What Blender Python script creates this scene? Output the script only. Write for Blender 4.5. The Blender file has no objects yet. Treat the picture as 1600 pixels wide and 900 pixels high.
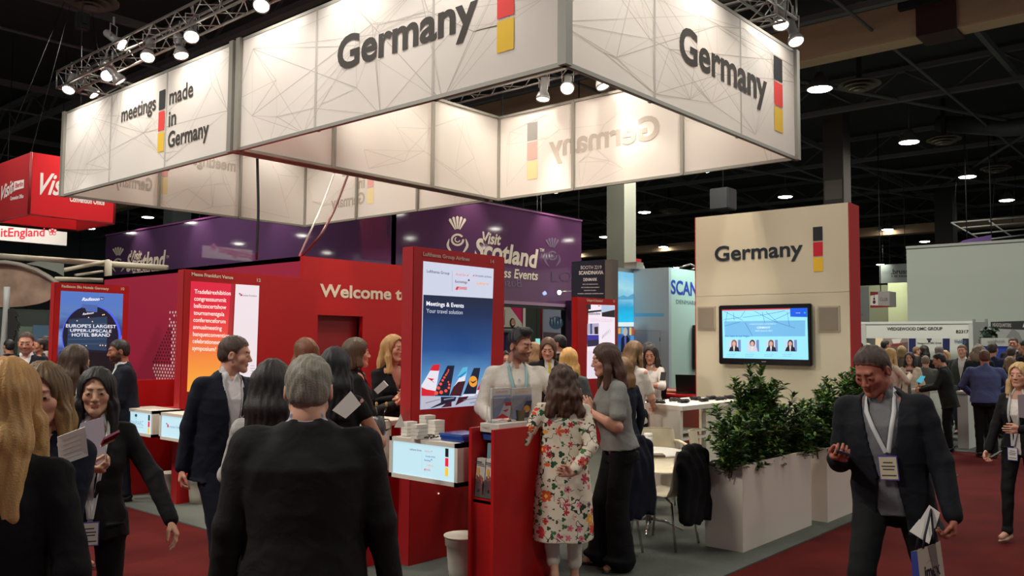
import bpy, bmesh, math, random
import numpy as np
from mathutils import Vector, Matrix
from math import sin, cos, pi, radians, sqrt, atan2

# ------------------------------------------------------------------ camera
S = bpy.context.scene
FPX = 1327.518
EYE = 1.75
RM = np.array([[0.65708376, 0.05267999, 0.75197457],
               [-0.75377716, 0.03558817, 0.65616573],
               [0.00780541, -0.9979771, 0.06309338]])
cam_d = bpy.data.cameras.new('camera')
cam_d.lens = FPX / 1600 * 36
cam_d.sensor_width = 36
cam_d.clip_end = 300
cam = bpy.data.objects.new('camera', cam_d)
S.collection.objects.link(cam)
cam.matrix_world = Matrix(((RM[0, 0], -RM[0, 1], -RM[0, 2], 0), (RM[1, 0], -RM[1, 1], -RM[1, 2], 0),
                           (RM[2, 0], -RM[2, 1], -RM[2, 2], EYE), (0, 0, 0, 1)))
S.camera = cam
# ------------------------------------------------------------------ world, exposure
W = bpy.data.worlds.new('hall_air')
S.world = W
W.use_nodes = True
W.node_tree.nodes['Background'].inputs[0].default_value = (0.80, 0.86, 1.0, 1)
W.node_tree.nodes['Background'].inputs[1].default_value = 0.30
S.view_settings.view_transform = 'Standard'
S.view_settings.look = 'None'
S.view_settings.gamma = 1
S.view_settings.exposure = 0.0
S.view_settings.use_curve_mapping = False
# ------------------------------------------------------------------ hall lighting (unseen area lights added as fill for the roof lamps)
def area_light(name, loc, size, power, col=(1, 1, 1), rot=(0, 0, 0), sizey=None):
    l = bpy.data.lights.new(name, 'AREA')
    l.energy = power; l.color = col; l.size = size
    if sizey:
        l.shape = 'RECTANGLE'; l.size_y = sizey
    o = bpy.data.objects.new(name, l)
    S.collection.objects.link(o)
    o.location = loc; o.rotation_euler = rot
    return o
for (lx, ly) in ((1, -5), (-4, 6), (-1, 14), (7, 1.0), (12, -6), (22, 2), (22, 8), (24, 14), (10, 23), (30, 26), (34, 8), (20, -8)):
    area_light('hall_fill', (lx, ly, 9.3), 1.6, {(-4, 6): 900, (-1, 14): 900, (7, 1.0): 190, (1, -5): 260, (12, -6): 260}.get((lx, ly), 520), (1.0, 0.95, 0.86))

# ------------------------------------------------------------------ pixel -> point on a plane of the place
def ray(px, py):
    return RM @ np.array([px - 800.0, py - 450.0, FPX])
def atz(px, py, z):
    r = ray(px, py); t = (z - EYE) / r[2]; return Vector((r[0]*t, r[1]*t, z))
def atx(px, py, x):
    r = ray(px, py); t = x / r[0]; return Vector((x, r[1]*t, EYE + r[2]*t))
def aty(px, py, y):
    r = ray(px, py); t = y / r[1]; return Vector((r[0]*t, y, EYE + r[2]*t))
def atd(px, py, d):
    r = ray(px, py) / FPX * d; return Vector((r[0], r[1], EYE + r[2]))

# ------------------------------------------------------------------ materials
MATS = {}
def lin(c):
    return tuple(((v/255)/12.92 if v/255 <= .04045 else (((v/255)+.055)/1.055)**2.4) for v in c)
def mat(name, rgb, rough=.6, metal=0, emit=0, noise=0, nscale=20, bump=0, bscale=60, spec=.5, coat=0, transl=0, sheen=0, stretch=None, alpha=None):
    """rgb is sRGB 0-255"""
    if name in MATS: return MATS[name]
    m = bpy.data.materials.new(name); m.use_nodes = True
    nt = m.node_tree; b = nt.nodes['Principled BSDF']
    c = lin(rgb)
    b.inputs['Base Color'].default_value = (*c, 1)
    b.inputs['Roughness'].default_value = rough
    b.inputs['Metallic'].default_value = metal
    b.inputs['Specular IOR Level'].default_value = spec
    if coat:
        b.inputs['Coat Weight'].default_value = coat; b.inputs['Coat Roughness'].default_value = .1
    if sheen:
        b.inputs['Sheen Weight'].default_value = sheen
    if emit:
        b.inputs['Emission Color'].default_value = (*c, 1); b.inputs['Emission Strength'].default_value = emit
        if emit > .3: b.inputs['Base Color'].default_value = (*[v*.3 for v in c], 1)
    if noise or bump:
        tc = nt.nodes.new('ShaderNodeTexCoord'); mp = nt.nodes.new('ShaderNodeMapping')
        nt.links.new(tc.outputs['Object'], mp.inputs['Vector'])
        if stretch: mp.inputs['Scale'].default_value = stretch
        if noise:
            n = nt.nodes.new('ShaderNodeTexNoise'); n.inputs['Scale'].default_value = nscale; n.inputs['Detail'].default_value = 5
            nt.links.new(mp.outputs[0], n.inputs['Vector'])
            mx = nt.nodes.new('ShaderNodeMix'); mx.data_type = 'RGBA'
            mx.inputs['A'].default_value = (*[v*(1-noise) for v in c], 1)
            mx.inputs['B'].default_value = (*[min(1, v*(1+noise)) for v in c], 1)
            nt.links.new(n.outputs['Fac'], mx.inputs['Factor'])
            nt.links.new(mx.outputs['Result'], b.inputs['Base Color'])
        if bump:
            n2 = nt.nodes.new('ShaderNodeTexNoise'); n2.inputs['Scale'].default_value = bscale; n2.inputs['Detail'].default_value = 3
            nt.links.new(mp.outputs[0], n2.inputs['Vector'])
            bp = nt.nodes.new('ShaderNodeBump'); bp.inputs['Strength'].default_value = bump; bp.inputs['Distance'].default_value = .01
            nt.links.new(n2.outputs['Fac'], bp.inputs['Height']); nt.links.new(bp.outputs[0], b.inputs['Normal'])
    if transl:
        tr = nt.nodes.new('ShaderNodeBsdfTranslucent'); tr.inputs[0].default_value = (*c, 1)
        ms = nt.nodes.new('ShaderNodeMixShader'); ms.inputs[0].default_value = transl
        out = nt.nodes['Material Output']
        nt.links.new(b.outputs[0], ms.inputs[1]); nt.links.new(tr.outputs[0], ms.inputs[2]); nt.links.new(ms.outputs[0], out.inputs[0])
    MATS[name] = m
    return m
def attr_mat(name, rough=.5, bump=.1, bscale=200, sub=0, emit=0):
    """material whose colour is the mesh's own colour attribute 'Col'"""
    if name in MATS: return MATS[name]
    m = bpy.data.materials.new(name); m.use_nodes = True
    nt = m.node_tree; b = nt.nodes['Principled BSDF']
    a = nt.nodes.new('ShaderNodeVertexColor'); a.layer_name = 'Col'
    nt.links.new(a.outputs[0], b.inputs['Base Color'])
    b.inputs['Roughness'].default_value = rough
    if sub:
        b.inputs['Subsurface Weight'].default_value = sub; b.inputs['Subsurface Radius'].default_value = (.01, .004, .002); b.inputs['Subsurface Scale'].default_value = .5
    if emit:
        nt.links.new(a.outputs[0], b.inputs['Emission Color']); b.inputs['Emission Strength'].default_value = emit
    if bump:
        tc = nt.nodes.new('ShaderNodeTexCoord')
        n2 = nt.nodes.new('ShaderNodeTexNoise'); n2.inputs['Scale'].default_value = bscale
        nt.links.new(tc.outputs['Object'], n2.inputs['Vector'])
        bp = nt.nodes.new('ShaderNodeBump'); bp.inputs['Strength'].default_value = bump; bp.inputs['Distance'].default_value = .004
        nt.links.new(n2.outputs['Fac'], bp.inputs['Height']); nt.links.new(bp.outputs[0], b.inputs['Normal'])
    MATS[name] = m
    return m
_em = {}
def emat(rgb, e=.8):
    k = (tuple(rgb), round(e, 2))
    if k not in _em:
        _em[k] = mat('lit_%02x%02x%02x_%d' % (*[int(v) for v in rgb], int(e*100)), rgb, .5, emit=e)
    return _em[k]
_pm = {}
def pmat(rgb, rough=.7):
    k = (tuple(rgb), rough)
    if k not in _pm:
        _pm[k] = mat('paint_%02x%02x%02x_%d' % (*[int(v) for v in rgb], int(rough*100)), rgb, rough)
    return _pm[k]

# ------------------------------------------------------------------ objects, tags
def tag(o, label=None, cat=None, group=None, kind=None):
    if label: o['label'] = label
    if cat: o['category'] = cat
    if group: o['group'] = group
    if kind: o['kind'] = kind
    return o
def empty(name, loc, label=None, cat=None, group=None, rz=0, kind=None):
    o = bpy.data.objects.new(name, None); S.collection.objects.link(o)
    o.location = loc; o.rotation_euler = (0, 0, rz)
    o.empty_display_size = .1
    return tag(o, label, cat, group, kind)
def wmat(o):
    m = Matrix.LocRotScale(o.location, o.rotation_euler, o.scale)
    return wmat(o.parent) @ m if o.parent else m
class MB:
    """collects shapes in world space, links them as one mesh object"""
    def __init__(s): s.v = []; s.f = []; s.m = []; s.mats = []; s.sm = []
    def mi(s, m):
        if m not in s.mats: s.mats.append(m)
        return s.mats.index(m)
    def add(s, vs, fs, m, smooth=False):
        b = len(s.v); s.v += [tuple(v) for v in vs]; k = s.mi(m)
        for f in fs:
            s.f.append(tuple(b+i for i in f)); s.m.append(k); s.sm.append(smooth)
        return s
    def box(s, a, b, m, bev=0):
        x0, x1 = sorted((a[0], b[0])); y0, y1 = sorted((a[1], b[1])); z0, z1 = sorted((a[2], b[2]))
        if bev <= 0:
            vs = [(x, y, z) for x in (x0, x1) for y in (y0, y1) for z in (z0, z1)]
            return s.add(vs, [(0, 1, 3, 2), (4, 6, 7, 5), (0, 4, 5, 1), (2, 3, 7, 6), (0, 2, 6, 4), (1, 5, 7, 3)], m)
        bm = bmesh.new(); bmesh.ops.create_cube(bm, size=1)
        bmesh.ops.scale(bm, vec=(x1-x0, y1-y0, z1-z0), verts=bm.verts)
        bmesh.ops.bevel(bm, geom=bm.edges[:], offset=bev, segments=2, affect='EDGES')
        bmesh.ops.translate(bm, vec=((x0+x1)/2, (y0+y1)/2, (z0+z1)/2), verts=bm.verts)
        return s.bm(bm, m)
    def obox(s, c, ax, ay, az, m):
        """box about centre c with half-vectors"""
        c = Vector(c); ax = Vector(ax); ay = Vector(ay); az = Vector(az)
        vs = [c + i*ax + j*ay + k*az for i in (-1, 1) for j in (-1, 1) for k in (-1, 1)]
        return s.add(vs, [(0, 1, 3, 2), (4, 6, 7, 5), (0, 4, 5, 1), (2, 3, 7, 6), (0, 2, 6, 4), (1, 5, 7, 3)], m)
    def bm(s, bm, m, smooth=False, mtx=None):
        bm.verts.index_update()
        vs = [(mtx @ v.co if mtx else v.co) for v in bm.verts]
        s.add(vs, [[v.index for v in f.verts] for f in bm.faces], m, smooth); bm.free(); return s
    def tube(s, pts, r, m, n=8, closed=False, r2=None):
        pts = [Vector(p) for p in pts]; L = len(pts); rings = []; prev = None
        for i, p in enumerate(pts):
            if closed: t = (pts[(i+1) % L] - pts[i-1])
            else: t = pts[min(i+1, L-1)] - pts[max(i-1, 0)]
            t.normalize()
            if prev is None:
                a = Vector((0, 0, 1)) if abs(t.z) < .9 else Vector((1, 0, 0))
                u = t.cross(a).normalized()
            else:
                u = (prev - t*prev.dot(t)).normalized()
            prev = u; w = t.cross(u)
            rr = r if r2 is None else r + (r2-r)*i/(L-1)
            rings.append([p + (u*cos(2*pi*k/n) + w*sin(2*pi*k/n))*rr for k in range(n)])
        vs = [v for R_ in rings for v in R_]; fs = []
        for i in range(L if closed else L-1):
            j = (i+1) % L
            for k in range(n):
                fs.append((i*n+k, i*n+(k+1) % n, j*n+(k+1) % n, j*n+k))
        if not closed:
            fs.append(tuple(range(n))[::-1]); fs.append(tuple((L-1)*n+k for k in range(n)))
        return s.add(vs, fs, m, True)
    def lathe(s, c, prof, m, n=24, ax=None, smooth=True):
        """prof: list of (radius, height); turned about z through c (or axis ax)"""
        c = Vector(c); q = Vector((0, 0, 1)).rotation_difference(Vector(ax)) if ax else None
        vs = []; fs = []
        for (r, h) in prof:
            for k in range(n):
                p = Vector((r*cos(2*pi*k/n), r*sin(2*pi*k/n), h))
                if q: p = q @ p
                vs.append(c + p)
        for i in range(len(prof)-1):
            for k in range(n):
                fs.append((i*n+k, i*n+(k+1) % n, (i+1)*n+(k+1) % n, (i+1)*n+k))
        if prof[0][0] > 1e-4: fs.append(tuple(range(n))[::-1])
        if prof[-1][0] > 1e-4: fs.append(tuple((len(prof)-1)*n+k for k in range(n)))
        return s.add(vs, fs, m, smooth)
    def build(s, name, parent=None, **kw):
        me = bpy.data.meshes.new(name)
        vs = s.v
        if parent is not None:
            inv = wmat(parent).inverted(); vs = [inv @ Vector(v) for v in vs]
        me.from_pydata([tuple(v) for v in vs], [], s.f)
        for m in s.mats: me.materials.append(m)
        me.polygons.foreach_set('material_index', s.m)
        me.polygons.foreach_set('use_smooth', s.sm)
        me.update()
        o = bpy.data.objects.new(name, me); S.collection.objects.link(o)
        if parent is not None: o.parent = parent
        return tag(o, **kw)
def struct(o, label=None):
    o['kind'] = 'structure'
    if label: o['label'] = label
    return o

# ------------------------------------------------------------------ flat faces: 'x' planes are read along -Y, 'y' planes along +X
class Face:
    def __init__(s, axis, c, off=0.0):
        s.axis = axis; s.c = c; s.n = Vector((-1, 0, 0)) if axis == 'x' else Vector((0, -1, 0)); s.base = off
        s.u = Vector((0, -1, 0)) if axis == 'x' else Vector((1, 0, 0))
    def px(s, x, y):
        return atx(x, y, s.c) if s.axis == 'x' else aty(x, y, s.c)
    def uv(s, p): return (p.dot(s.u), p.z)
    def pt(s, u, z, off=0.0):
        o = Vector((s.c, 0, 0)) if s.axis == 'x' else Vector((0, s.c, 0))
        return o + s.u*u + Vector((0, 0, z)) + s.n*(off+s.base)
    def pu(s, x, y): return s.uv(s.px(x, y))
LAY = .0012
def face_poly(mb, F, pts, m, lay=1, uv=False, thick=0):
    """polygon on face F from photo pixels (or (u,z) metres when uv)"""
    q = [(p if uv else F.pu(*p)) for p in pts]
    a = sum(q[i][0]*q[(i+1) % len(q)][1]-q[(i+1) % len(q)][0]*q[i][1] for i in range(len(q)))
    if a < 0: q = q[::-1]
    vs = [F.pt(u, z, lay*LAY) for u, z in q]
    mb.add(vs, [tuple(range(len(vs)))], m)
def circ(cx, cy, rx, ry=None, n=18, a0=0, a1=360):
    ry = ry or rx
    return [(cx+rx*cos(radians(a0+(a1-a0)*k/n)), cy+ry*sin(radians(a0+(a1-a0)*k/n))) for k in range(n + (0 if a1-a0 == 360 else 1))]
_tc = {}
def text_geo(txt, bold=0.0, ital=0.0):
    k = (txt, bold, ital)
    if k in _tc: return _tc[k]
    cu = bpy.data.curves.new('t', 'FONT'); cu.body = txt; cu.size = 1; cu.resolution_u = 4; cu.offset = bold; cu.shear = ital
    ob = bpy.data.objects.new('t', cu); S.collection.objects.link(ob)
    dg = bpy.context.evaluated_depsgraph_get(); dg.update()
    me = bpy.data.meshes.new_from_object(ob.evaluated_get(dg))
    vs = [(v.co.x, v.co.y) for v in me.vertices]; fs = [tuple(p.vertices) for p in me.polygons]
    bpy.data.objects.remove(ob); bpy.data.curves.remove(cu); bpy.data.meshes.remove(me)
    _tc[k] = (vs, fs); return _tc[k]
CAPH = None
def text_on(mb, F, txt, p0, p1, h, m, bold=0.0, ital=0.0, lay=3, mirror=False, uv=False, capref=None):
    """text on face F, baseline from pixel p0 to pixel p1; h = height in metres of a capital"""
    vs, fs = text_geo(txt, bold, ital)
    if not vs: return
    a = p0 if uv else F.pu(*p0); b = p1 if uv else F.pu(*p1)
    x0 = min(v[0] for v in vs); x1 = max(v[0] for v in vs); w = (b[0]-a[0])
    sx = w/(x1-x0); sy = h/.73; slope = (b[1]-a[1])/w if abs(w) > 1e-6 else 0
    out = []
    for (x, y) in vs:
        t = (x-x0)*sx
        if mirror: t = w-t
        out.append(F.pt(a[0]+t, a[1]+slope*t+y*sy, lay*LAY))
    mb.add(out, [f if not mirror else f[::-1] for f in fs], m)
# ================================================================== distance-field modeller (people, hair, clothes)
def _noise(P, s, seed=0):
    """cheap smooth 3-D noise in about -1..1"""
    x, y, z = P[..., 0]*s, P[..., 1]*s, P[..., 2]*s
    a = seed*1.7
    return (np.sin(x*1.0+1.3*np.sin(y*1.1+a)+z*.7+a) + np.sin(y*1.2+1.1*np.sin(z*.9-a)-x*.6+2*a) + np.sin(z*1.1+1.2*np.sin(x*1.3+a)+y*.5-a))/3
class Field:
    def __init__(s, lo, hi, h):
        s.h = h; s.lo = np.array(lo, float)-h*2
        s.n = np.maximum(4, np.ceil((np.array(hi, float)+h*2-s.lo)/h).astype(int)+1)
        s.d = np.full(s.n, .5, np.float32)
    def _sl(s, lo, hi):
        a = np.maximum(0, np.floor((np.array(lo)-s.lo)/s.h).astype(int)); b = np.minimum(s.n, np.ceil((np.array(hi)-s.lo)/s.h).astype(int)+1)
        if np.any(b <= a): return None, None
        ax = [s.lo[i]+s.h*np.arange(a[i], b[i]) for i in range(3)]
        P = np.stack(np.meshgrid(*ax, indexing='ij'), -1)
        return (slice(a[0], b[0]), slice(a[1], b[1]), slice(a[2], b[2])), P
    def _un(s, sl, d, k):
        c = s.d[sl]
        if k > 0:
            hh = np.clip(.5+.5*(c-d)/k, 0, 1); s.d[sl] = c*(1-hh)+d*hh-k*hh*(1-hh)
        else: s.d[sl] = np.minimum(c, d)
    def _sub(s, sl, d, k):
        c = s.d[sl]; d = -d
        if k > 0:
            hh = np.clip(.5-.5*(c-d)/k, 0, 1); s.d[sl] = c*(1-hh)+d*hh+k*hh*(1-hh)
        else: s.d[sl] = np.maximum(c, d)
    def cap(s, a, b, ra, rb=None, k=.02, sub=False, flat=None):
        """tapered capsule; flat=(axis vector, factor) squeezes it along the axis"""
        rb = ra if rb is None else rb
        a = np.array(a, float); b = np.array(b, float); m = max(ra, rb)+k+3*s.h
        sl, P = s._sl(np.minimum(a, b)-m, np.maximum(a, b)+m)
        if sl is None: return s
        ba = b-a; L = max(ba@ba, 1e-9); pa = P-a
        t = np.clip((pa@ba)/L, 0, 1); v = pa-t[..., None]*ba
        r = ra+(rb-ra)*t
        if flat is not None:
            ax = np.array(flat[0], float); ax /= np.linalg.norm(ax); c = v@ax
            v = v+ax*(c*(1/flat[1]-1))[..., None]
            d = (np.linalg.norm(v, axis=-1)-r)*(flat[1]*.5+.5)
        else: d = np.linalg.norm(v, axis=-1)-r
        (s._sub if sub else s._un)(sl, d, k); return s
    def ell(s, c, r, k=.02, sub=False, rot=None):
        c = np.array(c, float); r = np.array(r, float) if np.ndim(r) else np.array([r]*3, float)
        m = r.max()+k+3*s.h
        sl, P = s._sl(c-m, c+m)
        if sl is None: return s
        q = P-c
        if rot is not None: q = q@np.array(rot)
        k0 = np.linalg.norm(q/r, axis=-1); k1 = np.linalg.norm(q/(r*r), axis=-1)+1e-9
        d = k0*(k0-1)/k1
        (s._sub if sub else s._un)(sl, d, k); return s
    def loft(s, prof, fr, k=.02, sub=False, p=2.3):
        """prof rows: z, half width, half depth, depth offset [, side offset]; fr = (origin, 3x3 rows: right, forward, up)"""
        prof = np.array([list(r)+[0]*(5-len(r)) for r in prof], float)
        o, A = fr; m = prof[:, 1:3].max()+k+3*s.h+abs(prof[:, 3]).max()
        e0 = o+A[2]*prof[0, 0]; e1 = o+A[2]*prof[-1, 0]
        sl, P = s._sl(np.minimum(e0, e1)-m, np.maximum(e0, e1)+m)
        if sl is None: return s
        q = (P-o)@A.T; z = q[..., 2]
        w = np.interp(z, prof[:, 0], prof[:, 1]); dp = np.interp(z, prof[:, 0], prof[:, 2])
        oy = np.interp(z, prof[:, 0], prof[:, 3]); ox = np.interp(z, prof[:, 0], prof[:, 4])
        x = np.abs((q[..., 0]-ox)/w); y = np.abs((q[..., 1]-oy)/dp)
        d = ((x**p+y**p)**(1/p)-1)*np.minimum(w, dp)
        d = np.maximum(d, np.maximum(prof[0, 0]-z, z-prof[-1, 0]))
        (s._sub if sub else s._un)(sl, d, k); return s
    def all(s, fn):
        ax = [s.lo[i]+s.h*np.arange(s.n[i]) for i in range(3)]
        P = np.stack(np.meshgrid(*ax, indexing='ij'), -1)
        s.d = fn(P, s.d).astype(np.float32); return s
    def rough(s, amp, sc, seed=0, st=(1, 1, 1)):
        return s.all(lambda P, d: d+amp*_noise(P*np.array(st), sc, seed))
    def mesh(s):
        """surface nets"""
        d = s.d; d[0] = d[-1] = .1; d[:, 0] = d[:, -1] = .1; d[:, :, 0] = d[:, :, -1] = .1
        ins = d < 0
        if not ins.any(): return np.zeros((0, 3)), np.zeros((0, 4), int)
        nx, ny, nz = d.shape
        c = [ins[i:nx-1+i, j:ny-1+j, k:nz-1+k] for i in (0, 1) for j in (0, 1) for k in (0, 1)]
        sm = sum(a.astype(np.int8) for a in c); act = (sm > 0) & (sm < 8)
        idx = np.argwhere(act); vid = np.full(act.shape, -1, np.int64); vid[tuple(idx.T)] = np.arange(len(idx))
        acc = np.zeros((len(idx), 3)); cnt = np.zeros(len(idx))
        cor = [(i, j, k) for i in (0, 1) for j in (0, 1) for k in (0, 1)]
        val = {q: d[idx[:, 0]+q[0], idx[:, 1]+q[1], idx[:, 2]+q[2]] for q in cor}
        for q in cor:
            for ax in range(3):
                if q[ax] == 0:
                    r = list(q); r[ax] = 1; r = tuple(r)
                    a, b = val[q], val[r]; x = (a < 0) != (b < 0)
                    t = np.where(x, a/np.where(a == b, 1, a-b), 0)
                    p = np.tile(np.array(q, float), (len(idx), 1)); p[:, ax] += t
                    acc += p*x[:, None]; cnt += x
        V = s.lo+s.h*(idx+acc/cnt[:, None])
        F = []
        for ax in range(3):
            a1, a2 = (ax+1) % 3, (ax+2) % 3
            sa = [slice(1, -1)]*3; sa[ax] = slice(0, -1); sb = [slice(1, -1)]*3; sb[ax] = slice(1, None)
            A = ins[tuple(sa)]; B = ins[tuple(sb)]
            for flag, flip in ((A & ~B, False), (~A & B, True)):
                e = np.argwhere(flag)
                if not len(e): continue
                off = np.ones(3, int); off[ax] = 0; e = e+off
                o1 = np.zeros(3, int); o1[a1] = 1; o2 = np.zeros(3, int); o2[a2] = 1
                q = [e-o1-o2, e-o2, e, e-o1]
                ids = np.stack([vid[tuple(w.T)] for w in q], 1)
                F.append(ids[:, ::-1] if flip else ids)
        F = np.concatenate(F) if F else np.zeros((0, 4), int)
        F = F[(F >= 0).all(1)]
        return V, F
def np_mesh(name, parts, mats, parent=None, smooth=True, col=None):
    """parts: list of (V, F, material index) -> one object; col: list of colour arrays"""
    Vs = []; Fs = []; Ms = []; b = 0; C = []
    for i, (V, F, mi) in enumerate(parts):
        Vs.append(V); Fs.append(F+b); Ms.append(np.full(len(F), mi)); b += len(V)
        if col is not None: C.append(col[i])
    V = np.concatenate(Vs); F = np.concatenate(Fs); M = np.concatenate(Ms)
    me = bpy.data.meshes.new(name)
    me.vertices.add(len(V)); me.vertices.foreach_set('co', V.astype(np.float32).ravel())
    me.loops.add(len(F)*4); me.loops.foreach_set('vertex_index', F.astype(np.int32).ravel())
    me.polygons.add(len(F)); me.polygons.foreach_set('loop_start', np.arange(0, len(F)*4, 4, dtype=np.int32))
    me.polygons.foreach_set('material_index', M.astype(np.int32))
    me.polygons.foreach_set('use_smooth', np.full(len(F), smooth))
    for m in mats: me.materials.append(m)
    me.update(calc_edges=True); me.validate()
    if col is not None:
        ca = me.color_attributes.new('Col', 'FLOAT_COLOR', 'POINT')
        cc = np.concatenate(C); ca.data.foreach_set('color', np.hstack([cc, np.ones((len(cc), 1))]).astype(np.float32).ravel())
    o = bpy.data.objects.new(name, me); S.collection.objects.link(o)
    if parent is not None: o.parent = parent
    return o

# ================================================================== people
def cloth_mat(rgb, rough):
    k = 'cloth_%02x%02x%02x' % tuple(int(v) for v in rgb)
    if k in MATS: return MATS[k]
    m = mat(k, rgb, rough, noise=.12, nscale=90, bump=.25, bscale=420, spec=.25); nt = m.node_tree
    b = nt.nodes['Principled BSDF']; old = b.inputs['Normal'].links[0].from_node
    tc = nt.nodes.new('ShaderNodeTexCoord'); n = nt.nodes.new('ShaderNodeTexNoise'); n.inputs['Scale'].default_value = 10; n.inputs['Detail'].default_value = 2; n.inputs['Distortion'].default_value = .8
    bp = nt.nodes.new('ShaderNodeBump'); bp.inputs['Strength'].default_value = .3; bp.inputs['Distance'].default_value = .03
    nt.links.new(tc.outputs['Object'], n.inputs['Vector']); nt.links.new(n.outputs['Fac'], bp.inputs['Height']); nt.links.new(bp.outputs[0], old.inputs['Normal'])
    return m
def unit(v): v = np.array(v, float); return v/max(np.linalg.norm(v), 1e-9)
def rotm(ax, deg):
    a = radians(deg); c, s_ = cos(a), sin(a)
    return np.array({'x': [[1, 0, 0], [0, c, -s_], [0, s_, c]], 'y': [[c, 0, s_], [0, 1, 0], [-s_, 0, c]], 'z': [[c, -s_, 0], [s_, c, 0], [0, 0, 1]]}[ax])
def ik(a, t, l1, l2, pole):
    a = np.array(a, float); t = np.array(t, float); v = t-a; L = np.linalg.norm(v)
    if L > (l1+l2)*.995: t = a+v*((l1+l2)*.995/L); v = t-a; L = np.linalg.norm(v)
    u = v/L; x = (l1*l1-l2*l2+L*L)/(2*L); h = sqrt(max(l1*l1-x*x, 1e-6))
    p = np.array(pole, float); p = p-u*(p@u); p = unit(p)
    return a+u*x+p*h, t
SKIN = {'fair': (214, 160, 134), 'mid': (190, 134, 106), 'tan': (168, 112, 84), 'asian': (205, 158, 128)}
def person(label, px, top, depth, rel=0, sex='m', skin='fair', hair=('short', (60, 42, 30)), H=None, res=1.0,
           top_w=('jacket', (22, 24, 34)), shirt=None, legs=('trousers', (20, 20, 26)), shoes=(18, 16, 16),
           hands=None, poles=None, head=(0, 0, 0), lean=(0, 0), feet=None, curl=(.5, .5), palm=None, build=1.0, lanyard=None,
           beard=None, glasses=False, group=None, tie=None, jopen=.0, bust=False, hdir=None, shade=1.0, twist=0, neckz=0, mouth=None, skirtlen=None, footz=0, name='person'):
    """px, top, depth: picture column and row of the crown and distance ahead, from which the standing place follows"""
    P0 = atd(px, top, depth)
    Hm = H or P0.z-footz
    hs = Hm/1.75
    az = atan2(P0.y, P0.x); hd = az+radians(rel)
    # body frame: +x = the person's right, +y = ahead, +z = up
    sw = (.172 if sex == 'm' else .147)*build
    lx, ly = lean
    J = {}
    hip = .92
    T = rotm('x', -lx) @ rotm('y', ly)     # torso frame (columns = right, fwd, up)
    pel = np.array([0, 0, hip])
    def tor(p): return pel+T@np.array(p, float)
    neck = tor((0, -.015, .55)); 
    yaw, pit, rol = head
    Hh = T@rotm('z', yaw)@rotm('x', pit)@rotm('y', rol) if True else None
    hc = neck+Hh@np.array([0, .025, .120 if sex == 'm' else .126])+T@np.array([0, 0, neckz])
    crown = hc+Hh@np.array([0, 0, .118])
    zs = Hm/crown[2]                        # scale so that the crown meets the asked height
    Tw = rotm('z', twist)
    root = empty(name, (0, 0, 0), label, 'person', group)
    root.name = name
    cr = crown*zs
    wx = P0.x-(cos(hd-pi/2)*cr[0]+cos(hd)*cr[1]); wy = P0.y-(sin(hd-pi/2)*cr[0]+sin(hd)*cr[1])
    root.location = (wx, wy, footz)
    root.rotation_euler = (0, 0, hd-pi/2)
    root.scale = (zs, zs, zs)
    h1 = .011*res; sk = np.array(lin(SKIN[skin] if isinstance(skin, str) else skin))*shade
    skm = attr_mat('skin', .5, .05, 260, .0)
    parts = []; cols = []
    # ---------------- head
    hr = .0042*res if res < 2.2 else .0085
    F = Field(hc-np.array([.13, .15, .23]), hc+np.array([.13, .15, .15]), hr)
    def hp(x, y, z): return hc+Hh@np.array([x, y, z])
    RT = Hh
    jw = 1.0 if sex == 'm' else .9
    F.ell(hp(0, -.012, .03), (.074, .094, .086), 0, rot=RT)
    F.ell(hp(0, .028, -.028), (.060*jw, .064, .080), .025, rot=RT)
    for sx in (-1, 1):
        F.cap(hp(.048*sx*jw, .012, -.062), hp(.014*sx, .070, -.096), .020, .015, .03)
        F.ell(hp(.041*sx*jw, .056, -.022), .026, .02)
    F.ell(hp(0, .076, -.094), (.018*jw, .015, .015), .02, rot=RT)
    F.cap(hp(-.03, .078, .028), hp(.03, .078, .028), .012 if sex == 'm' else .009, k=.02)
    for sx in (-1, 1):
        F.ell(hp(.031*sx, .104, .004), (.021, .020, .014), .014, sub=True, rot=RT)
        F.ell(hp(.031*sx, .079, .004), (.017, .014, .0125), .006, rot=RT)
    F.cap(hp(0, .086, .012), hp(0, .108, -.026), .0075, .0105, .012)
    for sx in (-1, 1): F.ell(hp(.0115*sx, .100, -.031), .0085, .008)
    F.cap(hp(-.019, .088, -.0535), hp(.019, .088, -.0535), .0052, k=.006)
    F.cap(hp(-.015, .089, -.0645), hp(.015, .089, -.0645), .0062, k=.006)
    F.cap(hp(-.022, .0975, -.0590), hp(.022, .0975, -.0590), .0022, k=.003, sub=True)
    if not bust or True:
        for sx in (-1, 1):
            F.ell(hp(.079*sx, -.012, -.008), (.010, .020, .031), .008, rot=RT@rotm('x', -10))
            F.ell(hp(.087*sx, -.008, -.006), (.006, .011, .018), .006, sub=True, rot=RT)
    nr = .054 if sex == 'm' else .045
    F.cap(hp(0, -.028, -.04), neck+T@np.array([0, -.005, -.0]), nr, nr*1.06, .03)
    F.cap(neck, neck+T@np.array([0, -.006, -.07]), nr*1.06, nr*1.15, .02)
    V, Fc = F.mesh()
    L = (V-hc)@Hh
    C = np.tile(sk, (len(V), 1))
    def near(a, b, r, soft=.004):
        a = np.array(a, float); b = np.array(b, float); ba = b-a; t = np.clip(((L-a)@ba)/max(ba@ba, 1e-9), 0, 1)
        return np.clip((r-np.linalg.norm(L-a-t[:, None]*ba, axis=1))/soft+.5, 0, 1)[:, None]
    hcol = np.array(lin(hair[1]))*shade
    lip = sk*np.array([.82, .55, .53]) if sex == 'm' else sk*np.array([.82, .42, .42])
    fl = np.clip(_noise(L, 60, 3)*.5+.5, 0, 1)[:, None]*.12
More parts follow.
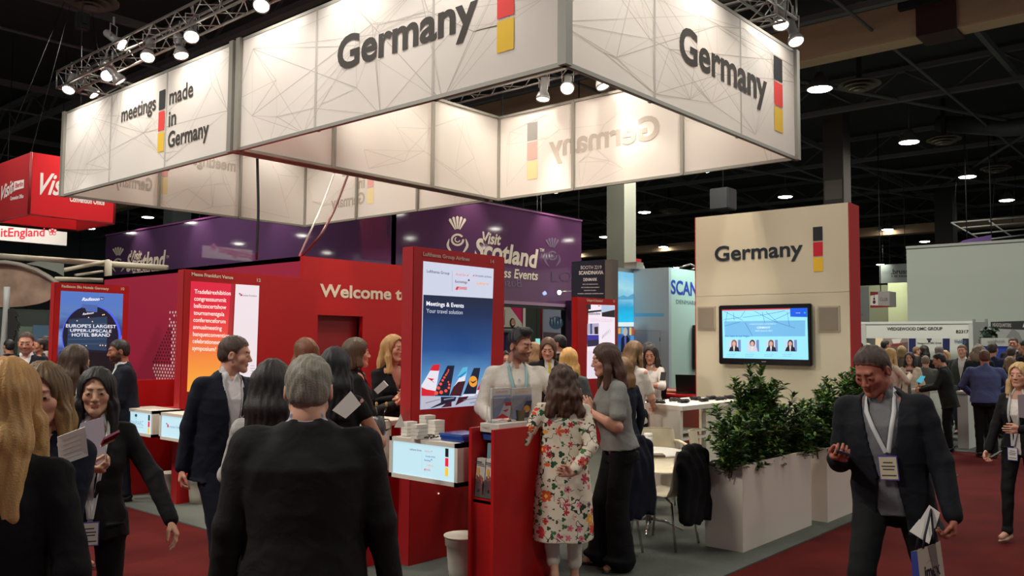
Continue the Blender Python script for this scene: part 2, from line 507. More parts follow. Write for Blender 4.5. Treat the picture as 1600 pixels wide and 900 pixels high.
    C = C*(1-fl)+fl*sk*np.array([1.1, .75, .7])
    for sx in (-1, 1):
        C = C*(1-.35*near((.04*sx, .075, -.03), (.045*sx, .07, -.03), .018, .02))+.35*near((.04*sx, .075, -.03), (.045*sx, .07, -.03), .018, .02)*sk*np.array([1.05, .68, .62])
        a = near((.013*sx, .092, .026), (.046*sx, .078, .030), .0062 if sex == 'm' else .0042, .004); bc = np.minimum(hcol*.7, sk*.35)
        C = C*(1-.85*a)+.85*a*bc
        a = near((.020*sx, .095, .010), (.043*sx, .083, .009), .0042, .003); C = C*(1-.5*a)+.5*a*sk*.18
        a = near((.0045*sx+.002*sx, .105, -.037), (.008*sx, .103, -.037), .003, .002); C = C*(1-.7*a)+.7*a*sk*.15
    a = near((-.017, .094, -.0565), (.017, .094, -.0565), .0058, .004); b_ = near((-.013, .095, -.0645), (.013, .095, -.0645), .0055, .004)
    a = np.maximum(a, b_); C = C*(1-a*.9)+a*.9*lip
    a = near((-.02, .096, -.0592), (.02, .096, -.0592), .0026, .002); C = C*(1-.75*a)+.75*a*sk*.18
    if mouth == 'smile':
        a = near((-.014, .097, -.0595), (.014, .097, -.0595), .003, .002); C = C*(1-a)+a*np.array([.75, .72, .68])
    if beard is not None:
        bc = np.array(lin(beard[0])); am = beard[1]
        jaw = np.clip((-.036-L[:, 2])/.012, 0, 1)*np.clip((L[:, 1]+.02)/.02, 0, 1)*np.clip((L[:, 2]+.125)/.02, 0, 1)
        jaw = np.maximum(jaw, np.clip((-.0-L[:, 2])/.02, 0, 1)*np.clip((np.abs(L[:, 0])-.048)/.008, 0, 1)*np.clip((L[:, 1]+.01)/.015, 0, 1)*np.clip((.05-L[:, 1])/.02, 0, 1)*np.clip((L[:, 2]+.125)/.02, 0, 1))
        jaw = jaw*(1-near((-.016, .096, -.06), (.016, .096, -.06), .010, .004)[:, 0])
        C = C*(1-(am*jaw)[:, None])+(am*jaw)[:, None]*bc*shade
    if hair[0] in ('short', 'crop', 'receding', 'buzz'):
        # scalp shadow under short hair
        sc = np.clip((L[:, 2]-(.055+.0*L[:, 1]))/.02, 0, 1)*.0
    parts.append((V, Fc, 0)); cols.append(C)
    # eyes
    if res < 2.5:
        for sx in (-1, 1):
            bmh = bmesh.new(); bmesh.ops.create_uvsphere(bmh, u_segments=14, v_segments=10, radius=.0122)
            vv = np.array([v.co[:] for v in bmh.verts]); ff = [[q.index for q in f.verts] for f in bmh.faces]; bmh.free()
            ec = np.array([.031*sx, .0813, .0035])
            dd = vv@unit((0.02*sx, 1, -.06)); 
            cc = np.where((dd > .0122*.76)[:, None], np.array([.02, .013, .01]), np.array([.42, .38, .35])*shade)
            cc = np.where((vv[:, 2] > .0052)[:, None] | (vv[:, 2] < -.0062)[:, None], sk*.75, cc)
            f4 = np.array([f if len(f) == 4 else f+[f[-1]] for f in ff])
            f4 = np.array([f for f in ff if len(f) == 4])
            parts.append(((vv+ec)@Hh.T+hc, f4, 0)); cols.append(cc)
    # ---------------- arms
    aL, fL = .285, .262
    if hands is None: hands = {}
    hl = {'R': (sw+.10, .04, -.02), 'L': (-sw-.10, .04, -.02)}
    sho = {}; elb = {}; wri = {}
    for sd, sx in (('R', 1), ('L', -1)):
        sh = tor((sx*sw, -.012, .452)); sho[sd] = sh
        tg = hands.get(sd)
        tg = np.array([sx*(sw+.075), .03, sh[2]-.525]) if tg is None else np.array(tg, float)
        pole = (poles or {}).get(sd, (sx*.5, -.8, -.1))
        e, w = ik(sh, tg, aL, fL, pole); elb[sd] = e; wri[sd] = w
    slv = {'jacket': 1, 'shirt': .97, 'blouse': .97, 'tshirt': .42, 'short': .5, 'tank': .0, 'tunic': .93, 'dress': 0.1, 'roll': .62, 'threeq': .75}[top_w[0]]
    hres = .0045*res if res < 2 else .0095
    for sd, sx in (('R', 1), ('L', -1)):
        e, w, sh = elb[sd], wri[sd], sho[sd]
        if bust and slv > .9 and hands.get(sd) is None: continue
        fd = unit(w-e)
        hdv = (hdir or {}).get(sd); fdir = unit(hdv) if hdv is not None else fd
        pn = (palm or {}).get(sd, (-sx, .15, 0)); pn = np.array(pn, float); pn = unit(pn-fdir*(pn@fdir))   # palm faces this way
        sv = np.cross(fdir, pn)*(1 if sd == 'R' else -1)                                                     # towards the thumb
        cu = curl[0 if sd == 'R' else 1]
        cu = cu if isinstance(cu, (tuple, list)) else (cu,)*4
        hw = w+fdir*.012
        long_ = slv < .9
        pts = [w, e if long_ else w-fd*.06]
        if long_ and slv < .5: pts.append(sh)
        pts += [w+fdir*.2, w+pn*.08, w+sv*.08, w-pn*.05, w-sv*.06]
        P = np.array(pts); F = Field(P.min(0)-.045, P.max(0)+.045, hres)
        g = .0 if sex == 'm' else -.08
        r_w = .0275*(1+g); r_e = .043*(1+g)*build**.5; r_s = .052*(1+g)*build**.5
        F.cap(w, e if long_ else w-fd*.09, r_w, r_e if long_ else .031*(1+g), .01, flat=(pn, .86) if not long_ else None)
        if long_:
            F.cap(e+(w-e)*.25, e, r_e*1.02, r_e*.95, .02)
            if slv < .5: F.cap(e, sh, r_e*.98, r_s, .015)
        # palm
        pc0 = hw; pc1 = w+fdir*.078
        F.cap(pc0+sv*.012, pc1+sv*.022, .021, .020, .012, flat=(pn, .62))
        F.cap(pc0-sv*.010, pc1-sv*.020, .021, .019, .012, flat=(pn, .62))
        F.cap(w+fdir*.03+sv*.018+pn*.006, w+fdir*.055+sv*.028+pn*.008, .016, .013, .012)
        fl_ = [(.030, .074, .038, .026, .020, .0088), (.010, .080, .043, .029, .021, .0092), (-.010, .077, .040, .027, .020, .0088), (-.028, .069, .032, .021, .018, .0078)]
        for i, (so, fo, l1, l2, l3, r) in enumerate(fl_):
            b0 = w+fdir*fo+sv*so; c_ = cu[i]; r *= (1 if sex == 'm' else .9)
            dcur = unit(fdir+sv*so*1.2); pnn = pn
            an = 0; p = b0
            for l, am in ((l1, 55), (l2, 75), (l3, 50)):
                an += radians(am*c_)
                q = p+(dcur*cos(an)+pnn*sin(an))*l
                F.cap(p, q, r, r*.9, .004); p = q; r *= .92
        tb = w+fdir*.030+sv*.026+pn*.006; tc = cu[0]
        td1 = unit(fdir*.75+sv*(.75-.35*tc)+pn*(.25+.5*tc)); td2 = unit(fdir*(.95)+sv*(.25-.45*tc)+pn*(.2+.6*tc))
        t1 = tb+td1*.040; t2 = t1+td2*.030; t3 = t2+unit(td2*.8+pn*.2*tc)*.020
        F.cap(tb, t1, .0125, .0105, .008); F.cap(t1, t2, .0105, .0095, .004); F.cap(t2, t3, .0095, .0078, .003)
        V, Fc = F.mesh(); C = np.tile(sk*np.array([1.0, .95, .95]), (len(V), 1))
        parts.append((V, Fc, 0)); cols.append(C)
        J['hand'+sd] = (w+fdir*.075, fdir, pn, sv)
    # ---------------- legs skeleton
    uL, lL = .43, .405
    ft = feet or {}
    hips = {}; knee = {}; ank = {}; fdr = {}
    for sd, sx in (('R', 1), ('L', -1)):
        hj = pel+np.array([sx*.09, 0, 0])
        t = ft.get(sd); t = (sx*.10, 0.0, 0) if t is None else t
        tgt = np.array([t[0], t[1], .085+t[2]])
        kn, an_ = ik(hj, tgt, uL, lL, (sx*.1, 1, 0)); hips[sd] = hj; knee[sd] = kn; ank[sd] = an_
        fdr[sd] = unit((t[3] if len(t) > 3 else sx*.15, 1, t[4] if len(t) > 4 else 0))
    fem = sex == 'f'
    # body under the clothes (kept slim), one skin mesh
    if not bust:
        F = Field((-.4, -.45, .04), (.4, .5, 1.5), .016*max(1, res*.8))
        F.loft([(-.06, .12, .09, 0), (.05, .125, .085, 0), (.2, .105, .075, 0), (.36, .13, .085, 0), (.46, .135, .07, 0), (.53, .07, .05, 0)], (pel, T.T), .03)
        for sd in 'RL':
            F.cap(hips[sd], knee[sd], .068, .048, .03); F.cap(knee[sd], ank[sd], .046, .032, .02)
            F.cap(ank[sd], ank[sd]+fdr[sd]*.12+np.array([0, 0, -.045]), .03, .026, .02)
            F.cap(sho[sd], elb[sd], .036, .033, .02)
            F.cap(tor((0, 0, .47)), sho[sd], .045, .036, .03)
        V, Fc = F.mesh(); parts.append((V, Fc, 0)); cols.append(np.tile(sk, (len(V), 1)))
    body = np_mesh('body', parts, [skm], root, col=cols)
    # ---------------- clothes
    def cloth(nm, F, rgb, rough=.85, m=None, wr=.0035, ws=34, seed=0, lb=None):
        if wr:
            def fold(P, d):
                Q = P+.03*_noise(P, 9, seed+2)[..., None]
                r1 = (1-np.abs(_noise(Q*np.array([1, 1, .5]), 12, seed)))**4; r2 = (1-np.abs(_noise(Q*np.array([.8, 1, 1.25]), 21, seed+5)))**5
                return d+wr*.7*_noise(P, ws, seed)-wr*1.35*r1-wr*.65*r2+wr*.6
            F.all(fold)
        V, Fc = F.mesh()
        if not len(V): return None
        m = m or cloth_mat(rgb, rough)
        o = np_mesh(nm, [(V, Fc, 0)], [m], root)
        if lb: o['label'] = lb
        return o
    rs = .0085*max(1, res)
    g = 0 if sex == 'm' else 1
    bl = build
    if sex == 'm':
        tp = [(-.14, .175*bl, .118*bl, .0), (.0, .172*bl, .118*bl, .004), (.14, .158*bl, .116*bl, .010), (.28, .172*bl, .120*bl, .008), (.38, .176*bl, .116*bl, .0), (.445, .160*bl, .092, -.01), (.495, .105, .068, -.016), (.535, .066, .060, -.012)]
    else:
        tp = [(-.14, .170*bl, .118*bl, -.008), (-.04, .168*bl, .120*bl, -.008), (.12, .126*bl, .096*bl, .004), (.22, .134*bl, .102*bl, .010), (.30, .150*bl, .118*bl, .022), (.38, .150*bl, .104*bl, .008), (.445, .132*bl, .078, -.012), (.495, .086, .055, -.016), (.535, .055, .05, -.012)]
    def grow(pr, a, z0=None, z1=None):
        r = [(z, w+a, d+a, o) for z, w, d, o in pr]
        if z0 is not None:
            r2 = [q for q in r if z0 < q[0]]
            i = [k for k in range(len(r)) if r[k][0] > z0][0]
            if i > 0:
                t = (z0-r[i-1][0])/(r[i][0]-r[i-1][0]); r2.insert(0, tuple([z0]+[r[i-1][j]+(r[i][j]-r[i-1][j])*t for j in (1, 2, 3)]))
            else: r2.insert(0, (z0, r[0][1]+.02, r[0][2]+.015, r[0][3]))
            r = r2
        return r
    kind = top_w[0]; tcol = top_w[1]
    X = np.array(list(sho.values())+list(elb.values())+list(wri.values())+[pel, neck])
    def tbox(low): 
        lo = np.minimum(X.min(0), [-.27, -.25, low])-.09; hi = np.maximum(X.max(0), [.27, .25, 0])+.09; lo[2] = low-.03; return lo, hi
    def sleeves(F, a, frac, cuff=0, rr=1.0):
        for sd, sx in (('R', 1), ('L', -1)):
            if bust and hands.get(sd) is None and frac > .9: 
                pass
            e, w, sh = elb[sd], wri[sd], sho[sd]
            r0 = (.052 if sex == 'm' else .044)*bl**.5+a; r1 = (.044 if sex == 'm' else .037)+a; r2 = (.034 if sex == 'm' else .030)+a
            F.cap(sh+T@np.array([-sx*.03, 0, -.004]), sh+(e-sh)*.3, r0*1.0, r0*1.0, .022)
            F.cap(neck+T@np.array([sx*.03, -.02, -.055]), sh+T@np.array([-sx*.02, -.005, .004]), .034, .044, .03)
            if frac <= .5:
                q = sh+(e-sh)*min(1, frac*2.0); F.cap(sh, q, r0, r0*1.02+.004, .02)
            else:
                F.cap(sh, e, r0, r1*1.04, .012)
                q = e+(w-e)*min(1, (frac-.5)*2)
                F.cap(e, q, r1*1.04, r2+(r1-r2)*(1-(frac-.5)*2)+cuff, .02)
    cx = T.T  # rows
    fr = (pel, cx)
    def vcut(F, z_top, w_top, z_btn, w_bot=0.0, z_low=-.35):
        """open the front of a coat: V from the collar down to the button"""
        def fn(P, d):
            q = (P-pel)@T; x, y, z = q[..., 0], q[..., 1], q[..., 2]
            w = np.interp(z, [z_low, z_btn-.01, z_btn, z_top], [w_bot, w_bot*.4, max(.004, w_bot*.35), w_top])
            cut = np.maximum(np.abs(x)-w, np.maximum(.02-y, z_low-z))
            return np.maximum(d, -cut)
        F.all(fn)
    if kind == 'jacket':
        lo, hi = tbox(.62 if not bust else 1.0)
        hem = -.17 if sex == 'm' else -.10
        if shirt is not None:
            F = Field([-.26, -.25, .75], [.26, .3, neck[2]+.08], min(rs, .0068) if res < 1.2 else rs)
            F.loft(grow(tp, .008, -.08), fr, .01)
            F.cap(neck+T@np.array([0, .0, -.05]), neck+T@np.array([0, .004, .010]), nr*1.35, nr*1.14, .02)
            def fn(P, d):   # open collar
                q = (P-neck)@T
                return np.maximum(d, -(np.maximum(np.abs(q[..., 0])-(-.004+.5*(q[..., 2]+.07)), .02-q[..., 1])))
            F.all(fn)
            def cutin(P, d):
                q = (P-hc)@Hh; return np.maximum(d, -(np.sqrt((q[..., 0]/.9)**2+(q[..., 1]+.01)**2)-.0)+nr*.0-1)
            for sx in (-1, 1):
                F.cap(neck+T@np.array([sx*.050, -.03, .012]), neck+T@np.array([sx*.034, .052, -.012]), .011, .010, .006)
                F.cap(neck+T@np.array([sx*.036, .052, -.012]), neck+T@np.array([sx*.058, .078, -.065]), .013, .006, .006)
            cloth('shirt', F, shirt, .75, wr=.0018, seed=3)
        F = Field(lo, hi, rs)
        F.loft(grow(tp, .022 if sex == 'm' else .014, hem), fr, .01)
        sleeves(F, .010, 1.0)
        F.cap(tor((-.06, -.05, .50)), tor((.06, -.05, .50)), .032, k=.03)
        # lapels and collar
        for sx in (-1, 1):
            F.cap(tor((sx*.052, .045, .50)), tor((sx*(.075), .118 if sex == 'm' else .125, .33)), .016, .020, .012, flat=((0, 1, .2), .55))
            F.cap(tor((sx*.075, .118 if sex == 'm' else .125, .33)), tor((sx*.018, .135, .13)), .020, .008, .012, flat=((0, 1, 0), .55))
            F.cap(tor((sx*.060, .03, .515)), tor((sx*.045, -.065, .535)), .017, .016, .012)
        F.cap(tor((-.045, -.065, .535)), tor((.045, -.065, .535)), .016, k=.012)
        # pocket flaps
        if res < 1.6:
            for sx in (-1, 1): F.cap(tor((sx*.09, .128, -.02)), tor((sx*.155, .095, -.02)), .010, k=.006, flat=((0, 1, 0), .6))
        vcut(F, .56, .062+jopen*.4, .12 if sex == 'm' else .16, .004+jopen)
        # hollow neck hole
        F.cap(neck+T@np.array([0, .004, -.05]), neck+T@np.array([0, .02, .1]), nr*1.14, nr*1.3, .005, sub=True)
        cloth('jacket', F, tcol, .8, wr=.004, ws=26, seed=len(label))
        if sex == 'm' and not bust and shirt is not None:
            # shirt cuffs at the wrist
            F = Field(X.min(0)-.1, X.max(0)+.1, max(.008, rs))
            for sd in 'RL':
                w, e = wri[sd], elb[sd]; u = unit(w-e)
                F.cap(w-u*.03, w+u*.008, .036, .035, .002)
            cloth('cuffs', F, shirt, .75, wr=0)
    elif kind in ('shirt', 'tshirt', 'roll', 'blouse', 'short', 'tank', 'tunic', 'threeq'):
        hem = {'tunic': -.46, 'blouse': -.07, 'short': .0, 'tshirt': -.09}.get(kind, -.05)
        if skirtlen: hem = skirtlen
        lo, hi = tbox(hip+hem-.02 if not bust else 1.0); lo[2] = hip+hem-.05
        lo[1] -= .04
        F = Field(lo, hi, rs)
        if kind == 'tunic':
            pr_ = [(hem, .235, .185, .0), (-.25, .225, .178, 0), (-.08, .205, .165, 0), (.1, .175, .14, .0), (.25, .172, .132, .004), (.38, .176, .118, -.002)]+[q for q in tp if q[0] > .4]
            pr_ = [(z, w, d, o) for z, w, d, o in pr_]
            F.loft(grow(pr_, .006), fr, .01)
        else:
            loose = .018 if kind in ('blouse', 'short') else .012
            F.loft(grow(tp, loose, hem), fr, .01)
        fr_ = {'shirt': 1.0, 'blouse': .97, 'tshirt': .36, 'short': .34, 'tank': .06, 'tunic': .93, 'roll': .62, 'threeq': .75}[kind]
        sleeves(F, .012 if kind in ('short', 'blouse', 'tunic') else .006, fr_, cuff=.006)
        if kind in ('shirt', 'roll', 'tshirt'):
            F.cap(neck+T@np.array([0, -.004, -.03]), neck+T@np.array([0, .002, .014 if kind != 'tshirt' else -.02]), nr*1.2, nr*1.16, .01)
            if kind != 'tshirt':
                for sx in (-1, 1): F.cap(neck+T@np.array([sx*.04, .045, -.01]), neck+T@np.array([sx*.045, .075, -.055]), .013, .010, .008)
                F.cap(tor((0, .126, .42)), tor((0, .136, .0)), .008, k=.008)
                for sx in (-1, 1): F.cap(neck+T@np.array([sx*.036, .058, -.010]), neck+T@np.array([sx*.062, .088, -.072]), .014, .007, .005)
        F.cap(neck+T@np.array([0, .0, -.06]), neck+T@np.array([0, .02, .1]), nr*1.08, nr*1.35, .008, sub=True)
        def fn(P, d):
            q = (P-neck)@T; w = -.004+.5*(q[..., 2]+(.06 if sex == 'm' else .10))
            return np.maximum(d, -(np.maximum(np.abs(q[..., 0])-w, .03-q[..., 1])))
        if kind != 'tshirt': F.all(fn)
        tm = top_w[2] if len(top_w) > 2 else None
        cloth({'tunic': 'tunic', 'tank': 'top', 'short': 'blouse'}.get(kind, kind if kind != 'roll' else 'shirt'), F, tcol, .75, m=tm, wr=.0045, ws=24, seed=len(label))
    elif kind == 'dress':
        hem = skirtlen or -.40
        lo, hi = tbox(hip+hem); lo[2] = hip+hem-.05
        F = Field(lo, hi, rs)
        F.loft(grow([(hem, .22, .17, 0), (-.2, .20, .15, 0)]+tp[1:], .008), fr, .02)
        sleeves(F, .008, .12)
        F.cap(neck+T@np.array([0, .0, -.06]), neck+T@np.array([0, .02, .1]), nr*1.3, nr*1.6, .008, sub=True)
        cloth('dress', F, tcol, .8, wr=.004, ws=24, seed=2)
    # ---------------- legs
    lk, lcol = legs[0], legs[1]
    if not bust:
        if lk in ('trousers', 'wide', 'crop'):
            K = np.array(list(hips.values())+list(knee.values())+list(ank.values()))
            lo = K.min(0)-.16; hi = K.max(0)+.16; lo[2] = .0; hi[2] = hip+.12
            F = Field(lo, hi, rs*1.15)
            F.loft(grow([q for q in tp if q[0] < .13][:2], -.006, -.10)+[], fr, .01)
            for sd, sx in (('R', 1), ('L', -1)):
                a, b, c = hips[sd], knee[sd], ank[sd]
                w1, w2, w3 = (.094, .066, .052) if lk != 'wide' else (.088, .084, .105)
                if sex == 'f' and lk == 'trousers': w1, w2, w3 = .088, .058, .045
                w1 *= bl**.5
                F.cap(a+np.array([0, 0, .0]), b, w1, w2, .03)
                end = b+(c-b)*(.98 if lk != 'crop' else .72)
                F.cap(b, end, w2, w3, .02)
                if lk != 'crop':
                    F.ell(end+fdr[sd]*.02, (w3*1.05, w3*1.15, .04), .02)
            F.all(lambda P, d: d+.0018*np.sin(P[..., 2]*46+4*P[..., 0]*9+2*np.sin(P[..., 1]*30))*np.exp(-((P[..., 2]-.30)/.28)**2))
            cloth('trousers', F, lcol, .85, wr=.004, ws=22, seed=7)
        elif lk == 'skirt':
            F = Field([-.3, -.3, .3], [.3, .3, 1.1], rs*1.1)
            F.loft([(-.45, .165, .14, 0), (-.2, .185, .15, 0), (0, .172, .124, 0), (.1, .14, .105, 0)], fr, .01)
            cloth('skirt', F, lcol, .85, wr=.003)
        for sd, sx in (('R', 1), ('L', -1)):
            c = ank[sd]; f_ = fdr[sd]; fh = unit((f_[0], f_[1], f_[2]))
            F = Field(c-np.array([.3, .3, .12]), c+np.array([.3, .3, .1]), .0075*max(1, res*.9))
            dn = np.array([0, 0, -1.])
            if sex == 'm':
                F.cap(c+dn*.03-fh*.035, c+dn*.045+fh*.03, .038, .040, .02, flat=((0, 0, 1), 1.0))
                F.cap(c+dn*.052, c+dn*.060+fh*.145, .040, .032, .02, flat=((0, 0, 1), .66))
                F.cap(c+dn*.074-fh*.045, c+dn*.076+fh*.155, .036, .036, .006, flat=((0, 0, 1), .25))
            else:
                F.cap(c+dn*.050-fh*.030, c+dn*.066+fh*.06, .030, .030, .015, flat=((0, 0, 1), .8))
                F.cap(c+dn*.066+fh*.05, c+dn*.074+fh*.150, .031, .014, .015, flat=((0, 0, 1), .5))
            V, Fc = F.mesh()
            o = np_mesh('shoe', [(V, Fc, 0)], [mat('shoe_%02x%02x%02x' % tuple(shoes), shoes, .35, spec=.5)], root)
    # ---------------- hair
    hk = hair[0]; hrgb = hair[1]
    if hk != 'none':
        ln = hair[2] if len(hair) > 2 else .3
        lowz = {'short': .14, 'crop': .14, 'buzz': .14, 'receding': .14, 'quiff': .14, 'bob': .20, 'long': ln+.16, 'curly': ln+.16, 'mid': .26, 'pony': .2, 'bun': .16}[hk]
        F = Field(hc-np.array([.17, .19, lowz]), hc+np.array([.17, .19, .19]), .0055*max(1, res))
        t0 = {'short': .010, 'crop': .009, 'buzz': .006, 'receding': .008, 'quiff': .014}.get(hk, .016)
        F.ell(hp(0, -.014, .033), (.074+t0, .095+t0, .087+t0), 0, rot=RT)
        if hk in ('short', 'crop', 'buzz', 'receding', 'quiff'):
            F.ell(hp(0, -.045, -.015), (.066+t0*.7, .058+t0, .062), .02, rot=RT)
            if hk == 'quiff':
                F.cap(hp(-.035, .055, .115), hp(.035, .055, .118), .026, k=.03)
                F.cap(hp(0, -.02, .12), hp(0, .05, .12), .03, k=.03)
            bz = {'short': .074, 'crop': .078, 'buzz': .070, 'receding': .085, 'quiff': .078}[hk]
            def fn(P, d):
                q = (P-hc)@Hh; x, y, z = q[..., 0], q[..., 1], q[..., 2]
                # hairline: high over the forehead, past the temples, down in front of and behind the ears
                line = np.interp(y, [-.12, -.06, -.035, -.025, .012, .018, .03, .055, .09], [-.075, -.072, -.05, .012, .012, .0, .03, bz-.012, bz])
                wob = .003*np.sin(x*160)+.002*np.sin(y*190)
                d = d+.005*np.clip(1-(z-line)/.028, 0, 1)
                return np.maximum(d, line+wob-z)
            F.all(fn)
            F.ell(hp(0, .075, -.04), (.07, .07, .075), .0, sub=True, rot=RT)
            F.all(lambda P, d: d+(.0016*np.sin(P[..., 0]*210+3*np.sin(P[..., 1]*60))+.0014*np.sin(P[..., 1]*150+P[..., 2]*90+2*np.sin(P[..., 0]*70))))
        else:
            fw = .0 
            # face opening is cut after the side locks are on
            if hk == 'bob':
                for sx in (-1, 1):
                    F.cap(hp(sx*.066, -.012, .03), hp(sx*.080, .012, -.095), .030, .028, .02, flat=((1, 0, 0), .8))
                    F.cap(hp(sx*.050, -.06, .03), hp(sx*.055, -.055, -.105), .040, .036, .03)
                F.cap(hp(0, -.075, .02), hp(0, -.075, -.105), .045, .035, .03)
            else:
                l_ = ln if hk in ('long', 'curly') else (.17 if hk == 'mid' else .10)
                wv = 1.0 if hk != 'curly' else 1.25
                # back curtain follows the shoulders
                for (sx, yy, r0, r1, ex) in ((-1, -.07, .045, .042, .075), (1, -.07, .045, .042, .075), (-.35, -.085, .045, .045, .03), (.35, -.085, .045, .045, .03)):
                    if hk == 'curly': r0 *= 1.12; ex *= 1.25
                    a = hp(sx*.05, -.06, .02); b = hp(sx*.062, yy-.01, -.11); 
                    c_ = hc+Hh@np.array([sx*ex*wv, -.09, -l_])*np.array([1, 1, 1])
                    F.cap(a, b, r0*wv, r0*wv, .03); F.cap(b, c_, r0*wv, r1*.85*wv, .03)
                for sx in (-1, 1):
                    if hk in ('long', 'curly', 'mid'):
                        F.cap(hp(sx*.064, .0, .05), hp(sx*.082, .015, -.07), .026, .030*wv, .02, flat=((1, 0, 0), .8))
                        fx = .03 if hk == 'mid' else .045
                        F.cap(hp(sx*.082, .015, -.07), hp(sx*.092*wv, fx, -min(l_, .28)), .032*wv, .026, .02)
                if hk == 'pony':
                    pass
            if hk == 'bun': F.ell(hp(0, -.12, .06), .045, .01)
            F.all(lambda P, d: d+(.0022*np.sin(np.arctan2(((P-hc)@Hh)[..., 1]+.01, ((P-hc)@Hh)[..., 0])*26+3*np.sin(P[..., 2]*16))+.0018*np.sin(P[..., 0]*150+2*np.sin(P[..., 2]*26))))
            if hk == 'curly': F.rough(.010, 60, 5)
            # face opening
            def fn(P, d):
                q = (P-hc)@Hh; x, y, z = q[..., 0]-.012*0, q[..., 1], q[..., 2]
                wid = np.interp(z, [-.3, -.13, -.09, -.03, .02, .05, .075, .09], [.062, .052, .050, .058, .058, .050, .030, .0])
                cut = np.maximum(np.abs(x-(.008 if hk != 'bob' else .0))-wid, .018-y+np.abs(x)*.15)
                cut = np.maximum(cut, z-.088)
                return np.maximum(d, -cut)
            F.all(fn)
        V, Fc = F.mesh()
        L = (V-hc)@Hh; c1 = np.array(lin(hrgb))*shade; c2 = np.array(lin(hair[3]))*shade if len(hair) > 3 else c1*1.5
        st = np.sin(np.arctan2(L[:, 1]+.01, L[:, 0])*37+4*np.sin(L[:, 2]*20)+L[:, 0]*140)*.5+.5
        if len(hair) > 3:
            st = np.clip(st*.5+np.clip((.02-L[:, 2])/.16, 0, 1)*.7, 0, 1)
        cc = c1*(1-.6*st[:, None])+c2*(.6*st[:, None])
        if hk in ('short', 'crop', 'buzz', 'receding', 'quiff'):
            ln_ = np.interp(L[:, 1], [-.12, -.06, -.035, -.025, .012, .018, .03, .055, .09], [-.075, -.072, -.05, .012, .012, .0, .03, bz-.012, bz])
            f = (np.clip(1-(L[:, 2]-ln_)/.022, 0, 1)*.55)[:, None]; cc = cc*(1-f)+sk*.8*f
        np_mesh('hair', [(V, Fc, 0)], [attr_mat('hair', .58, .5, 190)], root, col=[cc])
    # ---------------- accessories worn
    if glasses:
        mbg = MB(); gm = mat('spectacle_frame', (25, 22, 22), .3)
        pts = []
        for sx in (-1, 1):
            rim = [Vector(hp(sx*.031+.021*cos(a), .099-.004*abs(cos(a)), .003+.016*sin(a))) for a in np.linspace(0, 2*pi, 15)[:-1]]
            M_ = Matrix.LocRotScale(root.location, root.rotation_euler, root.scale)
            mbg.tube([M_ @ p for p in rim], .0022, gm, 5, True)
            mbg.tube([M_ @ Vector(hp(sx*.052, .092, .005)), M_ @ Vector(hp(sx*.076, .04, .006)), M_ @ Vector(hp(sx*.08, -.01, .004))], .002, gm, 5)
        mbg.tube([M_ @ Vector(hp(-.01, .1, .006)), M_ @ Vector(hp(.01, .1, .006))], .002, gm, 5)
        mbg.build('glasses', root)
    M_ = Matrix.LocRotScale(root.location, root.rotation_euler, root.scale)
    def sdf_front(z, x, extra):
        """y of the clothed chest at torso height z"""
        pr_ = tp; zz = [q[0] for q in pr_]
        w = np.interp(z, zz, [q[1] for q in pr_]); dp = np.interp(z, zz, [q[2] for q in pr_]); oy = np.interp(z, zz, [q[3] for q in pr_])
        xx = min(.98, abs(x)/w)
        return oy+dp*(1-xx**2.3)**(1/2.3)+extra
    if lanyard:
        lc, bc, zb = lanyard[0], lanyard[1], lanyard[2]; bx = lanyard[3] if len(lanyard) > 3 else 0.0
        ex = lanyard[4] if len(lanyard) > 4 else .024
        mbl = MB(); lm = mat('lanyard_%02x%02x%02x' % tuple(lc), lc, .6)
        for sx in (-1, 1):
            pts = [tor((sx*.05, -.055, .545)), tor((sx*.066, .0, .545)), tor((sx*.066, .065, .50))]
            for k in range(9):
                t = k/8; x = sx*.066*(1-t)+(bx+sx*.006)*t; z = .45*(1-t)+zb*t
                pts.append(tor((x, sdf_front(z, x, ex), z)))
            up = [Vector(p) for p in pts]; vs = []; fs = []
            for i, p in enumerate(up):
                t = (up[min(i+1, len(up)-1)]-up[max(i-1, 0)]).normalized()
                nrm = Vector(T@np.array([0, 1., 0])) if i > 2 else Vector(T@np.array([sx*.8, .3*(i-1), .6]))
                sdv = t.cross(nrm).normalized()*.0105
                vs += [M_ @ (p-sdv), M_ @ (p+sdv), M_ @ (p+sdv+nrm.normalized()*.0025), M_ @ (p-sdv+nrm.normalized()*.0025)]
            for i in range(len(up)-1):
                for k in range(4): fs.append((i*4+k, i*4+(k+1) % 4, i*4+4+(k+1) % 4, i*4+4+k))
            mbl.add(vs, fs, lm, True)
        lo_ = mbl.build('lanyard', root)
        if bc is not None:
            mbb = MB(); c0 = Vector(tor((bx, sdf_front(zb, bx, ex)+.012, zb-.075)))
            R3 = M_.to_3x3()
            A = R3 @ Vector(T@np.array([.045, 0, 0])); B = R3 @ Vector(T@np.array([0, .0025, 0])); Cc = R3 @ Vector(T@np.array([0, 0, .062]))
            mbb.obox(M_ @ c0, A, B, Cc, mat('badge_rim', (96, 84, 170), .4))
            mbb.obox(M_ @ c0+B*.6, A*.9, B, Cc*.9, mat('badge_%02x%02x%02x' % tuple(bc), bc, .5))
            for kk, (zz, ww) in enumerate(((.45, .5), (.15, .7), (-.1, .6), (-.6, .75))):
                mbb.obox(M_ @ c0+B*1.65+Cc*zz, A*ww, B*.05, Cc*.05, mat('ink', (60, 60, 70), .6))
            mbb.build('badge', lo_ if False else root)
